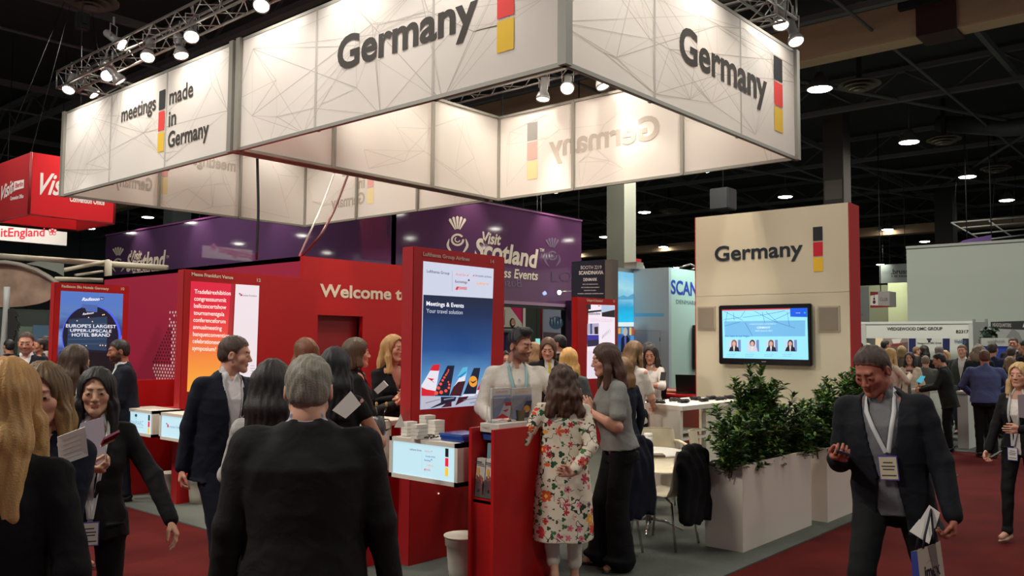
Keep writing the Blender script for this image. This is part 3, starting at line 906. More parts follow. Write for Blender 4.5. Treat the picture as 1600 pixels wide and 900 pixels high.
    if tie:
        F = Field(tor((-.05, .0, .1))-.05, tor((.05, .2, .56))+.05, .006)
        for k in range(8):
            z0 = .50-.05*k; z1 = z0-.05
            F.cap(tor((0, sdf_front(z0, 0, .006), z0)), tor((0, sdf_front(z1, 0, .006), z1)), .016+.002*k, k=.004, flat=((0, 1, 0), .3))
        cloth('tie', F, tie, .5, wr=0)
    J.update(M=M_, tor=tor, T=T, hc=hc, Hh=Hh, wri=wri, elb=elb, sho=sho, ank=ank, root=root, front=sdf_front)
    return J
# ================================================================== materials of the place
rng = random.Random(7)
RED = mat('red_laminate', (184, 22, 22), .42, spec=.45)
RED2 = mat('red_laminate_sheen', (178, 40, 44), .34, spec=.5)  # paler than the laminate: light on the tower edges put into the colour
WHITE = mat('white_laminate', (226, 220, 206), .45, noise=.03, nscale=3)
CREAM = mat('cream_wall', (220, 209, 180), .6, noise=.02, nscale=2)
ALU = mat('brushed_aluminium', (176, 176, 170), .35, metal=.8)
ALUW = mat('pale_profile', (150, 148, 138), .5, metal=.2)
FAB = mat('banner_fabric', (240, 235, 228), .85, transl=.22, noise=.015, nscale=1.5, spec=.1)
LINE = mat('printed_line', (194, 187, 178), .9)
LINE2 = mat('printed_line_pale', (218, 212, 204), .9)
INK = mat('printed_dark_grey', (62, 58, 54), .8)
BLK = mat('printed_black', (38, 40, 42), .8)
PRED = mat('printed_red', (226, 66, 62), .8)
PYEL = mat('printed_yellow', (232, 190, 58), .8)
GINK = mat('show_through_grey', (184, 175, 164), .9)
GBLK = mat('show_through_black', (150, 148, 144), .9)
GRED = mat('show_through_red', (228, 170, 160), .9)
GYEL = mat('show_through_yellow', (230, 214, 160), .9)
DARK = mat('dark_steel', (26, 28, 30), .6)
CEIL = mat('ceiling_black', (44, 46, 46), .95, noise=.4, nscale=.6)
STEEL = mat('ceiling_steel', (92, 94, 92), .8)
CHROME = mat('chrome', (200, 200, 200), .12, metal=1)
BLACKP = mat('black_plastic', (14, 14, 15), .25)
LETTER = mat('cream_letter', (232, 214, 190), .6)

def carpet(name, rgb, a=.35, sc=240):
    m = bpy.data.materials.new(name); m.use_nodes = True; nt = m.node_tree; b = nt.nodes['Principled BSDF']
    tc = nt.nodes.new('ShaderNodeTexCoord'); n1 = nt.nodes.new('ShaderNodeTexNoise'); n1.inputs['Scale'].default_value = sc; n1.inputs['Detail'].default_value = 3
    n2 = nt.nodes.new('ShaderNodeTexNoise'); n2.inputs['Scale'].default_value = 1.6; n2.inputs['Detail'].default_value = 6
    nt.links.new(tc.outputs['Object'], n1.inputs['Vector']); nt.links.new(tc.outputs['Object'], n2.inputs['Vector'])
    ad = nt.nodes.new('ShaderNodeMath'); ad.operation = 'ADD'
    nt.links.new(n1.outputs['Fac'], ad.inputs[0]); nt.links.new(n2.outputs['Fac'], ad.inputs[1])
    rp = nt.nodes.new('ShaderNodeValToRGB'); c = lin(rgb)
    rp.color_ramp.elements[0].position = .7; rp.color_ramp.elements[1].position = 1.3
    rp.color_ramp.elements[0].color = (*[v*(1-a) for v in c], 1); rp.color_ramp.elements[1].color = (*[v*(1+a) for v in c], 1)
    sc_ = nt.nodes.new('ShaderNodeMath'); sc_.operation = 'MULTIPLY'; sc_.inputs[1].default_value = .5
    nt.links.new(ad.outputs[0], sc_.inputs[0])
    rp.color_ramp.elements[0].position = .35; rp.color_ramp.elements[1].position = .65
    nt.links.new(sc_.outputs[0], rp.inputs[0]); nt.links.new(rp.outputs[0], b.inputs['Base Color'])
    b.inputs['Roughness'].default_value = .97; b.inputs['Specular IOR Level'].default_value = .1
    bp = nt.nodes.new('ShaderNodeBump'); bp.inputs['Strength'].default_value = .5; bp.inputs['Distance'].default_value = .008
    nt.links.new(n1.outputs['Fac'], bp.inputs['Height']); nt.links.new(bp.outputs[0], b.inputs['Normal'])
    return m
REDC = carpet('red_carpet', (84, 25, 23), .35, 150)
GREYC = carpet('grey_carpet', (92, 96, 90), .12, 60)
# ================================================================== large structure
mb = MB(); mb.box((-32, -40, -.06), (110, 75, 0), REDC); struct(mb.build('floor'), 'red carpet of the hall aisles')
mb = MB(); mb.box((4.14, 3.06, 0), (12.68, 17.6, .012), GREYC); struct(mb.build('floor_booth'), 'grey carpet under the red stand')
mb = MB(); mb.box((15.5, -14, 0), (109, 74, .008), GREYC); mb.box((5, 19.4, 0), (15.4, 74, .008), GREYC); struct(mb.build('floor_far'), 'grey floor of the stands beyond')
mb = MB(); mb.box((-32, -40, 11.2), (110, 75, 11.5), CEIL); struct(mb.build('ceiling'), 'black hall roof')
mb = MB(); mb.box((110, -40, -.06), (110.4, 75, 11.5), mat('far_wall_dark', (60, 66, 62), .9)); struct(mb.build('wall_back'), 'dark end wall of the hall')
mb = MB(); mb.box((-32, 75, -.06), (110, 75.4, 11.5), mat('far_wall_green', (72, 84, 80), .9))
for k in range(30): mb.box((-10+4*k, 74.93, 0), (-9.96+4*k, 75, 11), DARK)
struct(mb.build('wall_left'), 'dark panelled side wall of the hall')
# roof steel: deep beams along Y every 8.7 m, lighter joists across, diagonals
for k, x in enumerate((12, 20.9, 29.8, 38.7, 47.5, 56, 65, 74, 83, 92)):
    mb = MB()
    for z in (10.0, 11.0): mb.box((x-.11, -16, z-.08), (x+.11, 75, z+.08), STEEL)
    y = -16
    while y < 74:
        mb.tube([(x, y, 10.0), (x, y+1.45, 11.0), (x, y+2.9, 10.0)], .05, STEEL, 4); y += 2.9
    struct(mb.build('ceiling_beam'), 'dark steel roof truss running across the aisle')
for k, y in enumerate((-2, 5.4, 14, 22.8, 31.5, 40, 49, 58)):
    mb = MB(); mb.box((-10, y-.07, 10.25), (110, y+.07, 10.45), STEEL); mb.tube([(-10, y+1.8, 9.9), (110, y+1.8, 9.9)], .045, STEEL, 6)
    struct(mb.build('ceiling_joist'), 'dark joist and pipe under the roof')
for (a, b) in (((20.9, 12.5, 10.0), (38.7, 5.0, 10.0)), ((29.8, 2, 9.95), (47.5, 12, 9.95)), ((38.7, 14, 9.95), (60, 4, 9.95)), ((29.8, 20, 9.95), (56, 12, 9.95))):
    mb = MB(); mb.tube([a, b], .07, STEEL, 6); struct(mb.build('ceiling_brace'), 'thin diagonal brace under the roof')
# beige beam with a dark bracket
DUCT = mat('beige_beam', (196, 168, 134), .8, noise=.25, nscale=1.2, stretch=(1, .3, 3))
DUCTB = mat('beige_beam_lit', (136, 112, 88), .8, noise=.2, nscale=1.2)
mb = MB(); mb.box((22.4, -8, 9.5), (23.1, 60, 10.45), DUCT, .03)
o = struct(mb.build('ceiling_duct'), 'long beige boxed beam under the roof')
mb = MB(); mb.box((22.28, 5.2, 9.44), (23.2, 6.1, 10.5), mat('bracket_rust', (62, 40, 32), .8, noise=.4, nscale=9)); mb.box((22.2, 5.5, 10.2), (22.6, 6.5, 10.9), DARK)
tag(mb.build('bracket', o), 'dark rusty bracket')
mb = MB(); mb.box((60, -8, 9.2), (61, 60, 9.8), DUCT); struct(mb.build('ceiling_duct'), 'second pale beam far down the hall')
for (xx, yy, rr, zz) in ((34, -3, .35, 10.0),):
    mb = MB(); pts = [(30, -9, 9.6), (33.5, 1.5, 9.6), (34.2, 4.5, 9.4), (35.2, 6.6, 9.75), (35.6, 9, 10.4)]
    mb.tube(pts, .32, mat('grey_duct', (82, 86, 86), .5, metal=.4), 12); struct(mb.build('ceiling_duct'), 'round grey air duct bending down from the roof')
# columns
def column(x, y, w, rgb, lb):
    mb = MB(); mb.box((x-w/2, y-w/2, 0), (x+w/2, y+w/2, 11.2), mat('column_%d' % rgb[0], rgb, .8, noise=.06, nscale=1)); return struct(mb.build('column'), lb)
p = atd(967, 400, 29); column(p.x+.3, p.y+.1, .72, (150, 152, 136), 'pale grey square column behind the purple banner')
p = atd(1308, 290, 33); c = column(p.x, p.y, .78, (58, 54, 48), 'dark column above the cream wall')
q = Face('x', p.x-.40); mb = MB(); mb.box((p.x-.42, p.y-.33, EYE+5.55), (p.x-.395, p.y+.33, EYE+6.3), mat('notice_plate', (92, 86, 78), .8)); tag(mb.build('notice', c), 'pale notice plate')
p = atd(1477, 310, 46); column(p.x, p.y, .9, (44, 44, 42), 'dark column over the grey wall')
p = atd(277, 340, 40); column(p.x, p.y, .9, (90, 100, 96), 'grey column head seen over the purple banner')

# ------------------------------------------------------------------ ceiling lamps and diffusers
HB = mat('lamp_glass', (255, 250, 236), .4, emit=22)
RIMM = mat('lamp_rim', (90, 90, 88), .5)
GL = 'round high-bay lamps in the hall roof'
n_l = 0
for ix, x in enumerate((-27.5, -18.6, -9.9, -1.1, 7.7, 16.6, 25.3, 34.2, 43, 51.3, 59.6, 68.2, 76.8, 85.4, 94)):
    for iy, y in enumerate((-34, -25.2, -16.5, -7.8, 1.0, 9.7, 18.4, 27.1, 35.8, 44.5, 53, 61.7)):
        q = RM.T @ np.array([x, y, 9.5-EYE]); ppx, ppy = 800+FPX*q[0]/q[2], 450+FPX*q[1]/q[2]
        seen = q[2] > 3 and (-10 < ppx < 1610 and -10 < ppy < 900)
        mirrored = (y < -5 and 30 < x < 62) or (x < 0 and 25 < y < 65)     # these show as reflections in the glossy purple panels
        if not (seen or mirrored): continue
        lbl = {(25.3, 9.7): 'largest roof lamp right of the banner box, beside a louvred diffuser', (34.2, 9.7): 'roof lamp second out from the banner, with a diffuser at its right', (43, 9.7): 'roof lamp third out from the banner, above the grey wall', (51.3, 9.7): 'roof lamp at the right edge above the white grid frame', (43, 18.4): 'roof lamp just above the top edge of the cream wall', (59.6, 18.4): 'roof lamp right of the cream wall, above the grey wall corner',
               (42.9, 27.1): 'x', (51.3, 35.8): 'roof lamp left of the pale column', (59.6, 35.8): 'roof lamp low between column and cream wall', (7.7, 18.4): 'warm roof lamp at the top left corner, left of the truss'}.get((x, y)) if seen else None
        o = empty('ceiling_lamp', (x, y, 9.5), lbl or ('small white roof lamp glowing in the dark hall' if seen else 'roof lamp mirrored in the glossy purple panels'), 'lamp', None if lbl else (GL if seen else 'roof lamps behind the viewer'))
        mb = MB(); mb.lathe((x, y, 9.5), [(.10, .5), (.16, .4), (.30, .2), (.40, .04), (.40, 0), (.37, 0)], RIMM, 20); mb.tube([(x, y, 9.95), (x, y, 11.2)], .02, RIMM, 5)
        mb.build('housing', o)
        mb = MB(); mb.lathe((x, y, 9.45), [(0, 0), (.2, .0), (.34, .03), (.38, .07), (.0, .09)], HB, 20); mb.build('lens', o); n_l += 1
DIF = mat('diffuser_metal', (112, 106, 90), .6)
DL_ = ('largest louvred diffuser, right of the largest roof lamp', 'second louvred diffuser down the row, right of a lamp', 'third louvred diffuser, left of the lamp over the grey wall', 'big round diffuser at the very top left', 'faint diffuser behind the column, left one', 'faint diffuser behind the column, right one', 'small diffuser low over the cream wall edge', 'diffuser hidden over the banner box', 'diffuser above the cream wall, left of the dark column')
for dk_, (x, y) in enumerate(((26.0, 8.76), (35.1, 8.7), (42.3, 8.4), (8.1, 20.2), (44, 26), (50, 25), (62, 17), (17, 8.6), (33.4, 17.2))):
    o = empty('ceiling_diffuser', (x, y, 9.5), DL_[dk_], 'air diffuser')
    for k, (r, z) in enumerate(((.62, 9.6), (.46, 9.52), (.30, 9.45))):
        mb = MB(); mb.lathe((x, y, z), [(r-.14, .07), (r, 0), (r, .035), (r-.12, .10)], DIF, 26); mb.build('ring', o)
    mb = MB(); mb.lathe((x, y, 9.42), [(0, 0), (.16, .01), (.16, .05), (0, .05)], DIF, 20); mb.tube([(x, y, 9.5), (x, y, 11.2)], .09, DARK, 8); mb.build('core', o)

# ================================================================== hanging signs over the stand
def net_lines(mb, F, u0, u1, z0, z1, n, seed, m1, m2, lay=1.0, wid=.0036):
    r = random.Random(seed); k = 0
    L = u1-u0
    hubs = [(u0+L*r.uniform(-.05, 1.05), z0+(z1-z0)*r.uniform(-.1, 1.1)) for _ in range(int(9+L*2.6))]
    segs = []
    for h in hubs:
        near = sorted(hubs, key=lambda q: (q[0]-h[0])**2+((q[1]-h[1])*1.6)**2)[1:4]
        segs += [(h, q) for q in near]
    for _ in range(n):
        a = r.choice(hubs); b = r.choice(hubs)
        if a != b and abs(a[0]-b[0]) < 3: segs.append((a, b))
    for (a, b) in segs:
        # clip to the panel
        t0, t1 = 0., 1.; dx, dz = b[0]-a[0], b[1]-a[1]; ok = True
        for p, q in ((-dx, a[0]-u0), (dx, u1-a[0]), (-dz, a[1]-z0), (dz, z1-a[1])):
            if abs(p) < 1e-9:
                if q < 0: ok = False
            else:
                t = q/p
                if p < 0: t0 = max(t0, t)
                else: t1 = min(t1, t)
        if not ok or t1-t0 < .02: continue
        A = (a[0]+dx*t0, a[1]+dz*t0); B = (a[0]+dx*t1, a[1]+dz*t1); l = sqrt(dx*dx+dz*dz)
        w = wid*r.choice((.8, 1, 1.3)); nx, nz = -dz/l*w, dx/l*w
        k += 1
        m = m1 if r.random() < .42 else m2
        face_poly(mb, F, [(A[0]-nx, A[1]-nz), (B[0]-nx, B[1]-nz), (B[0]+nx, B[1]+nz), (A[0]+nx, A[1]+nz)], m, lay+.03*(k % 13), uv=True)
class Rev(Face):
    """a face looking the other way (towards +x or +y)"""
    def __init__(s, axis, c, off=0.0):
        super().__init__(axis, c, off); s.n = -s.n; s.u = -s.u
def flag(mb, F, u0, u1, z0, ms=(BLK, PRED, PYEL), h=.345, g=.028, lay=3):
    for k, m in enumerate(ms[::-1]):
        z = z0+k*(h+g)
        face_poly(mb, F, [(u0, z), (u1, z), (u1, z+h), (u0, z+h)], m, lay, uv=True)
def hang_sign(x0, x1, y0, y1, z0, z1, lb, seed, sx, sy):
    o = empty('hanging_sign', ((x0+x1)/2, (y0+y1)/2, z0), lb, 'sign')
    for ax, c, a, b, sm in (('x', x0, y0, y1, sy), ('x', x1, y0, y1, sy), ('y', y0, x0, x1, sx), ('y', y1, x0, x1, sx)):
        mb = MB()
        if ax == 'x': mb.box((c-.006, a, z0), (c+.006, b, z1), FAB)
        else: mb.box((a, c-.006, z0), (b, c+.006, z1), FAB)
        near = (c in (x0, y0)); F = (Face if near else Rev)(ax, c, .008)
        u = [F.uv(Vector((c, a, 0) if ax == 'x' else (a, c, 0)))[0], F.uv(Vector((c, b, 0) if ax == 'x' else (b, c, 0)))[0]]
        net_lines(mb, F, min(u)+.03, max(u)-.03, z0+.03, z1-.02, 85, seed, LINE, LINE2); seed += 1
        Fi = (Rev if near else Face)(ax, c, .008)
        u = [Fi.uv(Vector((c, a, 0) if ax == 'x' else (a, c, 0)))[0], Fi.uv(Vector((c, b, 0) if ax == 'x' else (b, c, 0)))[0]]
        net_lines(mb, Fi, min(u)+.03, max(u)-.03, z0+.03, z1-.02, 4, seed+50, LINE2, LINE2)
        for s_ in sm:   # grey seam line on the outer side, profile on the inner side
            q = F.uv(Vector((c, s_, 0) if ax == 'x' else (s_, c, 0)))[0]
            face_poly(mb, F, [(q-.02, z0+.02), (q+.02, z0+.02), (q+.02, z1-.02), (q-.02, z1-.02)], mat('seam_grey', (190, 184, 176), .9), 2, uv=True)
        mb.build('fabric_panel', o)
    fr = MB(); t = .045
    for z in (z0, z1-t):
        fr.box((x0-.012, y0-.012, z), (x0+t, y1+.012, z+t), ALUW); fr.box((x1-t, y0-.012, z), (x1+.012, y1+.012, z+t), ALUW)
        fr.box((x0-.012, y0-.012, z), (x1+.012, y0+t, z+t), ALUW); fr.box((x0-.012, y1-t, z), (x1+.012, y1+.012, z+t), ALUW)
    for x in (x0, x1):
        for y in (y0, y1):
            fr.box((x-.06 if x == x0 else x-.05, y-.055 if y == y0 else y-.05, z0), (x+.05 if x == x0 else x+.055, y+.05 if y == y0 else y+.055, z1), ALUW)
            for dd in (-.03, .0, .03):
                fr.box((x+dd-.004-(.062 if x == x0 else 0), y-.07 if y == y0 else y, z0+.02), (x+dd+.004-(.02 if x == x0 else 0), y-.05 if y == y0 else y+.01, z1-.02), DARK) if False else None
    for s_ in sx:
        for y in (y0+.04, y1-.04): fr.box((s_-.025, y-.03, z0), (s_+.025, y+.03, z1), ALUW)
    for s_ in sy:
        for x in (x0+.04, x1-.04): fr.box((x-.03, s_-.025, z0), (x+.03, s_+.025, z1), ALUW)
    fr.build('frame', o)
    return o
ZB, ZT = 4.5, 6.17
s1 = hang_sign(6.6, 12.27, 5.08, 11.08, ZB, ZT, 'large white hanging banner box reading Germany on two sides above the stand', 11, (8.27, 10.45), (6.98, 9.22))
s2 = hang_sign(6.6, 12.2, 11.27, 17.38, ZB, ZT, 'white hanging banner box reading meetings made in Germany, left of the bigger one', 31, (8.5, 10.4), (13.3, 15.35))
FA = Face('x', 6.6, .01); FR = Face('y', 5.08, .01); BO = .028
mb = MB(); text_on(mb, FA, 'Germany', (-8.76, 5.21), (-6.28, 5.21), .43, INK, BO, uv=True); mb.build('lettering', s1)
mb = MB(); flag(mb, FA, -5.99, -5.75, 4.82); mb.build('flag_blocks', s1)
mb = MB(); text_on(mb, FR, 'Germany', (8.83, 5.15), (11.26, 5.15), .445, INK, BO, uv=True); mb.build('lettering', s1)
mb = MB(); flag(mb, FR, 11.5, 11.79, 4.81); mb.build('flag_blocks', s1)
mb = MB(); text_on(mb, FA, 'meetings', (-14.93, 5.565), (-13.66, 5.565), .27, INK, BO*.8, uv=True)
text_on(mb, FA, 'made', (-13.2, 5.565), (-12.43, 5.565), .27, INK, BO*.8, uv=True)
text_on(mb, FA, 'in', (-13.2, 5.20), (-12.95, 5.20), .27, INK, BO*.8, uv=True)
text_on(mb, FA, 'Germany', (-13.2, 4.85), (-11.92, 4.85), .27, INK, BO*.8, uv=True); mb.build('lettering', s2)
mb = MB(); flag(mb, FA, -13.55, -13.34, 4.82, h=.325); mb.build('flag_blocks', s2)
# the print of the far sides showing through the cloth, mirrored
GF = (GBLK, GRED, GYEL)
FI = Face('x', 12.27, .009); a = FI.pu(858, 247); b = FI.pu(1031, 222)
mb = MB(); text_on(mb, FI, 'Germany', (a[0], 5.20), (b[0], 5.20), .42, GINK, BO, mirror=True, uv=True, lay=3)
c_ = FI.pu(824, 285); d_ = FI.pu(840, 285); flag(mb, FI, c_[0], d_[0], 4.83, GF); tag(mb.build('show_through_print', s1), 'faint mirrored lettering')
FI = Face('y', 17.38, .009)
mb = MB(); a = FI.pu(178, 296)[0]; b = FI.pu(237, 300)[0]
text_on(mb, FI, 'Germany', (a, 4.86), (b, 4.86), .27, GINK, BO, mirror=True, uv=True)
a = FI.pu(300, 265)[0]; b = FI.pu(352, 265)[0]; text_on(mb, FI, 'meetings', (a, 5.57), (b+.25, 5.57), .27, GINK, BO, mirror=True, uv=True)
a = FI.pu(245, 300)[0]; b = FI.pu(261, 300)[0]; flag(mb, FI, a, b, 4.83, GF); tag(mb.build('show_through_print', s2), 'faint mirrored lettering')
FI = Face('x', 12.2, .009)
mb = MB(); a = FI.pu(518, 327)[0]; b = FI.pu(570, 322)[0]
text_on(mb, FI, 'Germany', (a, 4.86), (b, 4.86), .27, GINK, BO, mirror=True, uv=True)
a = FI.pu(560, 300)[0]; text_on(mb, FI, 'in', (a, 5.22), (b, 5.22), .27, GINK, BO, mirror=True, uv=True)
a = FI.pu(535, 282)[0]; text_on(mb, FI, 'made', (a, 5.57), (b, 5.57), .27, GINK, BO, mirror=True, uv=True)
a = FI.pu(574, 320)[0]; b = FI.pu(584, 320)[0]; flag(mb, FI, a, b, 4.83, GF); tag(mb.build('show_through_print', s2), 'faint mirrored lettering')

# ------------------------------------------------------------------ lattice trusses and spotlights
def truss(a, b, w, h, lb, step=.42):
    a = Vector(a); b = Vector(b); t = (b-a).normalized(); side = Vector((0, 0, 1)).cross(t).normalized()*w; up = Vector((0, 0, h))
    o = empty('lighting_truss', a, lb, 'truss')
    mb = MB(); cs = [Vector((0, 0, 0)), side, up, side+up]
    for c in cs: mb.tube([a+c, b+c], .024, ALU, 8)
    mb.build('chords', o)
    mb = MB(); L = (b-a).length; n = int(L/step)
    for (c, d) in ((cs[0], cs[2]), (cs[1], cs[3]), (cs[0], cs[1]), (cs[2], cs[3])):
        for k in range(n):
            p = a+t*(k*L/n); q = a+t*((k+1)*L/n)
            mb.tube([p+(c if k % 2 else d), q+(d if k % 2 else c)], .010, ALU, 5)
    mb.build('lattice', o)
    for e, nm in ((a, 'end'), (b, 'end')):
        mb = MB(); mb.tube([e+cs[0], e+cs[1], e+cs[3], e+cs[2]], .02, ALU, 6, True); mb.build('end_frame', o)
    return o
truss((6.9, 18.75, 6.98), (6.9, 5.2, 6.98), .34, .36, 'long aluminium lighting truss above the front of both banner boxes')
truss((7.3, 18.4, 6.98), (12.3, 18.4, 6.98), .34, .36, 'aluminium truss crossing behind the left banner box')
truss((11.9, 18.2, 6.65), (11.9, 5.2, 6.65), .34, .36, 'aluminium truss along the back of the banner boxes')
truss((7.3, 5.3, 6.9), (12.9, 5.3, 6.9), .34, .36, 'aluminium truss above the right-hand side of the Germany banner')
for (x, y, hl) in ((7.07, 18.0, 'black chain hoist over the left end of the front truss'), (7.07, 11.8, 'black chain hoist over the gap between both banner boxes'), (12.35, 5.5, 'black chain hoist over the right end of the trusses')):
    o = empty('chain_hoist', (x, y, 7.35), hl, 'hoist')
    mb = MB(); mb.tube([(x, y, 7.35), (x, y, 11.2)], .014, DARK, 5); mb.build('chain', o)
    mb = MB(); mb.box((x-.12, y-.1, 8.1), (x+.12, y+.1, 8.45), DARK, .02); mb.box((x-.04, y-.16, 8.2), (x+.04, y+.16, 8.35), DARK); mb.build('motor', o)
SPG = mat('spot_housing', (172, 172, 170), .35, metal=.3)
SPL = mat('spot_lens', (255, 238, 222), .4, emit=14)
def spot(px, py, plane, c, target, energy, lb, glow=1, warm=(1.0, .88, .74), size=62):
    p = atx(px, py, c) if plane == 'x' else aty(px, py, c)
    tv = (Vector(target)-p).normalized()
    o = empty('spotlight', p, lb, 'spotlight', 'silver stage spotlights on the trusses')
    q = tv.to_track_quat('-Z', 'Y'); ax = -tv
    mb = MB(); mb.lathe(p-tv*.02, [(.0, .03), (.115, .03), (.125, 0), (.13, .05), (.10, .13), (.07, .18), (.075, .22), (.075, .44), (.06, .47), (0, .47)], SPG, 18, ax); mb.build('housing', o)
    mb = MB(); mb.lathe(p-tv*.025, [(0, 0), (.08, .004), (.112, .02), (0, .026)], SPL, 18, ax); mb.build('lens', o)
    sd = ax.cross(Vector((0, 0, 1))).normalized(); c0 = p+ax*.28
    mb = MB(); mb.tube([c0+sd*.10, c0+sd*.11+Vector((0, 0, .26)), c0-sd*.11+Vector((0, 0, .26)), c0-sd*.10], .011, SPG, 5); mb.tube([c0+Vector((0, 0, .26)), Vector((c0.x, c0.y, max(c0.z+.42, 6.66 if p.x > 11 and plane == 'x' else 7.0)))], .02, SPG, 6); mb.build('yoke', o)
    l = bpy.data.lights.new('spot_beam', 'SPOT'); l.energy = energy; l.color = warm; l.spot_size = radians(size); l.spot_blend = .7; l.shadow_soft_size = .07
    lo = bpy.data.objects.new('spot_beam', l); S.collection.objects.link(lo); lo.location = p+tv*.06; lo.rotation_euler = q.to_euler()
    return o
SE = 400
sl = 'silver spotlight glowing under the truss, '
spot(106, 143, 'x', 6.95, (4.7, 15.8, 1), SE, sl+'leftmost one at the corner')
spot(168, 120, 'x', 7.15, (6.5, 14.5, 4.8), SE*.8, sl+'second cluster, upper')
spot(190, 130, 'x', 7.2, (8.6, 15.8, 4.8), SE, sl+'second cluster, lower')
spot(230, 92, 'x', 6.95, (5.0, 12.0, 1), SE, sl+'above the word meetings')
spot(284, 90, 'x', 7.2, (7.2, 11.8, 1.0), SE, sl+'above the word made')
spot(299, 60, 'x', 6.95, (4.8, 9.5, 1.2), SE, sl+'beside the word made, higher')
spot(408, 12, 'x', 6.95, (4.6, 8.2, 1.3), SE, sl+'at the gap between both banner boxes')
spot(193, 72, 'x', 7.2, (10, 12, 3.5), SE*.5, sl+'small one behind the left truss')
spot(848, 158, 'x', 11.95, (11.0, 9.5, 0.6), SE, sl+'left of three seen below the banner')
spot(886, 140, 'x', 11.95, (7.6, 6.2, 0.9), SE*1.3, sl+'middle of three and the brightest')
spot(944, 138, 'x', 11.95, (12.0, 7.4, 3.9), SE*.4, sl+'right of three seen below the banner')
spot(1220, 42, 'y', 5.4, (10.6, 4.7, 2.6), SE*.9, sl+'at the right end, left of the pair')
spot(1245, 68, 'y', 5.4, (11.5, 3.4, 1.4), SE*.7, sl+'at the right end, right of the pair')
spot(150, 150, 'y', 18.5, (9, 17.2, 4.8), SE*.6, sl+'turned away below the rear truss')
# the rest of the ring of spotlights, above the picture, aimed at the banner faces and the stand
for (x, y, t, e) in ((6.75, 10.2, (5.4, 9.6, 0), 1.0), (6.75, 8.0, (5.2, 7.4, 1.2), 1.2), (6.75, 6.2, (5.4, 4.4, 1.2), .5), (8.0, 5.5, (7.6, 3.8, .5), 1.3), (9.8, 5.5, (9.6, 4.0, .5), 1.1),
                     (7.4, 9.8, (10.4, 10.9, 4.9), .8), (7.4, 7.2, (12.2, 8.2, 5.0), .9), (9.4, 5.8, (11.9, 10.4, 5.2), .8), (11.8, 9.6, (9.2, 9.2, 2.2), 1.2), (8.8, 5.9, (7.6, 8.9, 1.9), 1.0),
                     (7.4, 13.6, (12.1, 14.6, 5.0), .9), (11.7, 13.5, (8.0, 13.0, 1.4), 1.0), (9.2, 5.7, (10.4, 4.8, 2.4), .8)):
    l = bpy.data.lights.new('spot_beam', 'SPOT'); l.energy = SE*e; l.color = (1, .88, .74); l.spot_size = radians(64); l.spot_blend = .7; l.shadow_soft_size = .07
    lo = bpy.data.objects.new('spot_beam', l); S.collection.objects.link(lo); lo.location = (x, y, 6.75); lo.rotation_euler = (Vector(t)-Vector((x, y, 6.75))).to_track_quat('-Z', 'Y').to_euler()
# wall-washers: front faces of the banners, from just above their top edge
for (x, y) in ((6.05, 16.4), (6.05, 14.3), (6.05, 12.2), (6.05, 10.1), (6.05, 8.4), (6.05, 6.6)):
    l = bpy.data.lights.new('wash_beam', 'SPOT'); l.energy = 190; l.color = (1, .93, .84); l.spot_size = radians(100); l.spot_blend = .9; l.shadow_soft_size = .08
    lo = bpy.data.objects.new('wash_beam', l); S.collection.objects.link(lo); lo.location = (x, y, 6.85); lo.rotation_euler = (Vector((6.75, y, 4.2))-Vector((x, y, 6.85))).to_track_quat('-Z', 'Y').to_euler()
for (x, y, tx_, ty_) in ((11.5, 6.2, 12.3, 6.2), (11.5, 8.2, 12.3, 8.2), (11.5, 10.2, 12.3, 10.2), (7.6, 10.3, 7.6, 11.1), (9.4, 10.3, 9.4, 11.1), (11.2, 10.3, 11.2, 11.1),
                        (7.6, 16.6, 7.6, 17.4), (9.4, 16.6, 9.4, 17.4), (11.2, 16.6, 11.2, 17.4), (11.5, 15.8, 12.2, 15.8), (11.5, 14, 12.2, 14), (11.5, 12.2, 12.2, 12.2)):
    l = bpy.data.lights.new('inner_fill', 'SPOT'); l.energy = 85; l.color = (1, .91, .79); l.spot_size = radians(105); l.spot_blend = .9; l.shadow_soft_size = .08  # unseen spots added to brighten the inner banner faces
    lo = bpy.data.objects.new('inner_fill', l); S.collection.objects.link(lo); lo.location = (x, y, 6.75); lo.rotation_euler = (Vector((tx_, ty_, 4.4))-Vector((x, y, 6.75))).to_track_quat('-Z', 'Y').to_euler()
for x in (7.4, 9.2, 11.2):
    l = bpy.data.lights.new('wash_beam', 'SPOT'); l.energy = 170; l.color = (1, .93, .84); l.spot_size = radians(100); l.spot_blend = .9; l.shadow_soft_size = .08
    lo = bpy.data.objects.new('wash_beam', l); S.collection.objects.link(lo); lo.location = (x, 4.5, 6.85); lo.rotation_euler = (Vector((x, 5.25, 4.2))-Vector((x, 4.5, 6.85))).to_track_quat('-Z', 'Y').to_euler()
# cables hanging through the stand
for (pts, r, c, lb) in (([(402, 248), (404, 330), (401, 406)], .02, (18, 18, 20), 'black power cable hanging from the banner box to the red wall'),
                        ([(543, 275), (522, 330), (500, 370), (472, 400)], .018, (96, 34, 30), 'dark red cable sagging down to the corner of the red wall'),
                        ([(522, 272), (504, 320), (488, 355), (468, 400)], .013, (214, 208, 196), 'thin white cable beside the dark red one')):
    mb = MB(); P_ = [atx(x, y, 7.3 if i == 0 and c[0] != 18 else (6.9 if i < 2 else 6.5)) for i, (x, y) in enumerate(pts)]
    if c[0] == 18: P_ = [atx(x, y, 6.95) for x, y in pts]
    Q = []
    for i in range(len(P_)-1):
        for k in range(6): Q.append(P_[i].lerp(P_[i+1], k/6))
    Q.append(P_[-1]); 
    for _ in range(3): Q = [Q[0]]+[(Q[i-1]+Q[i]*2+Q[i+1])/4 for i in range(1, len(Q)-1)]+[Q[-1]]
    mb.tube(Q, r, mat('cable_%d' % c[0], c, .5), 6); tag(mb.build('cable'), lb, 'cable')
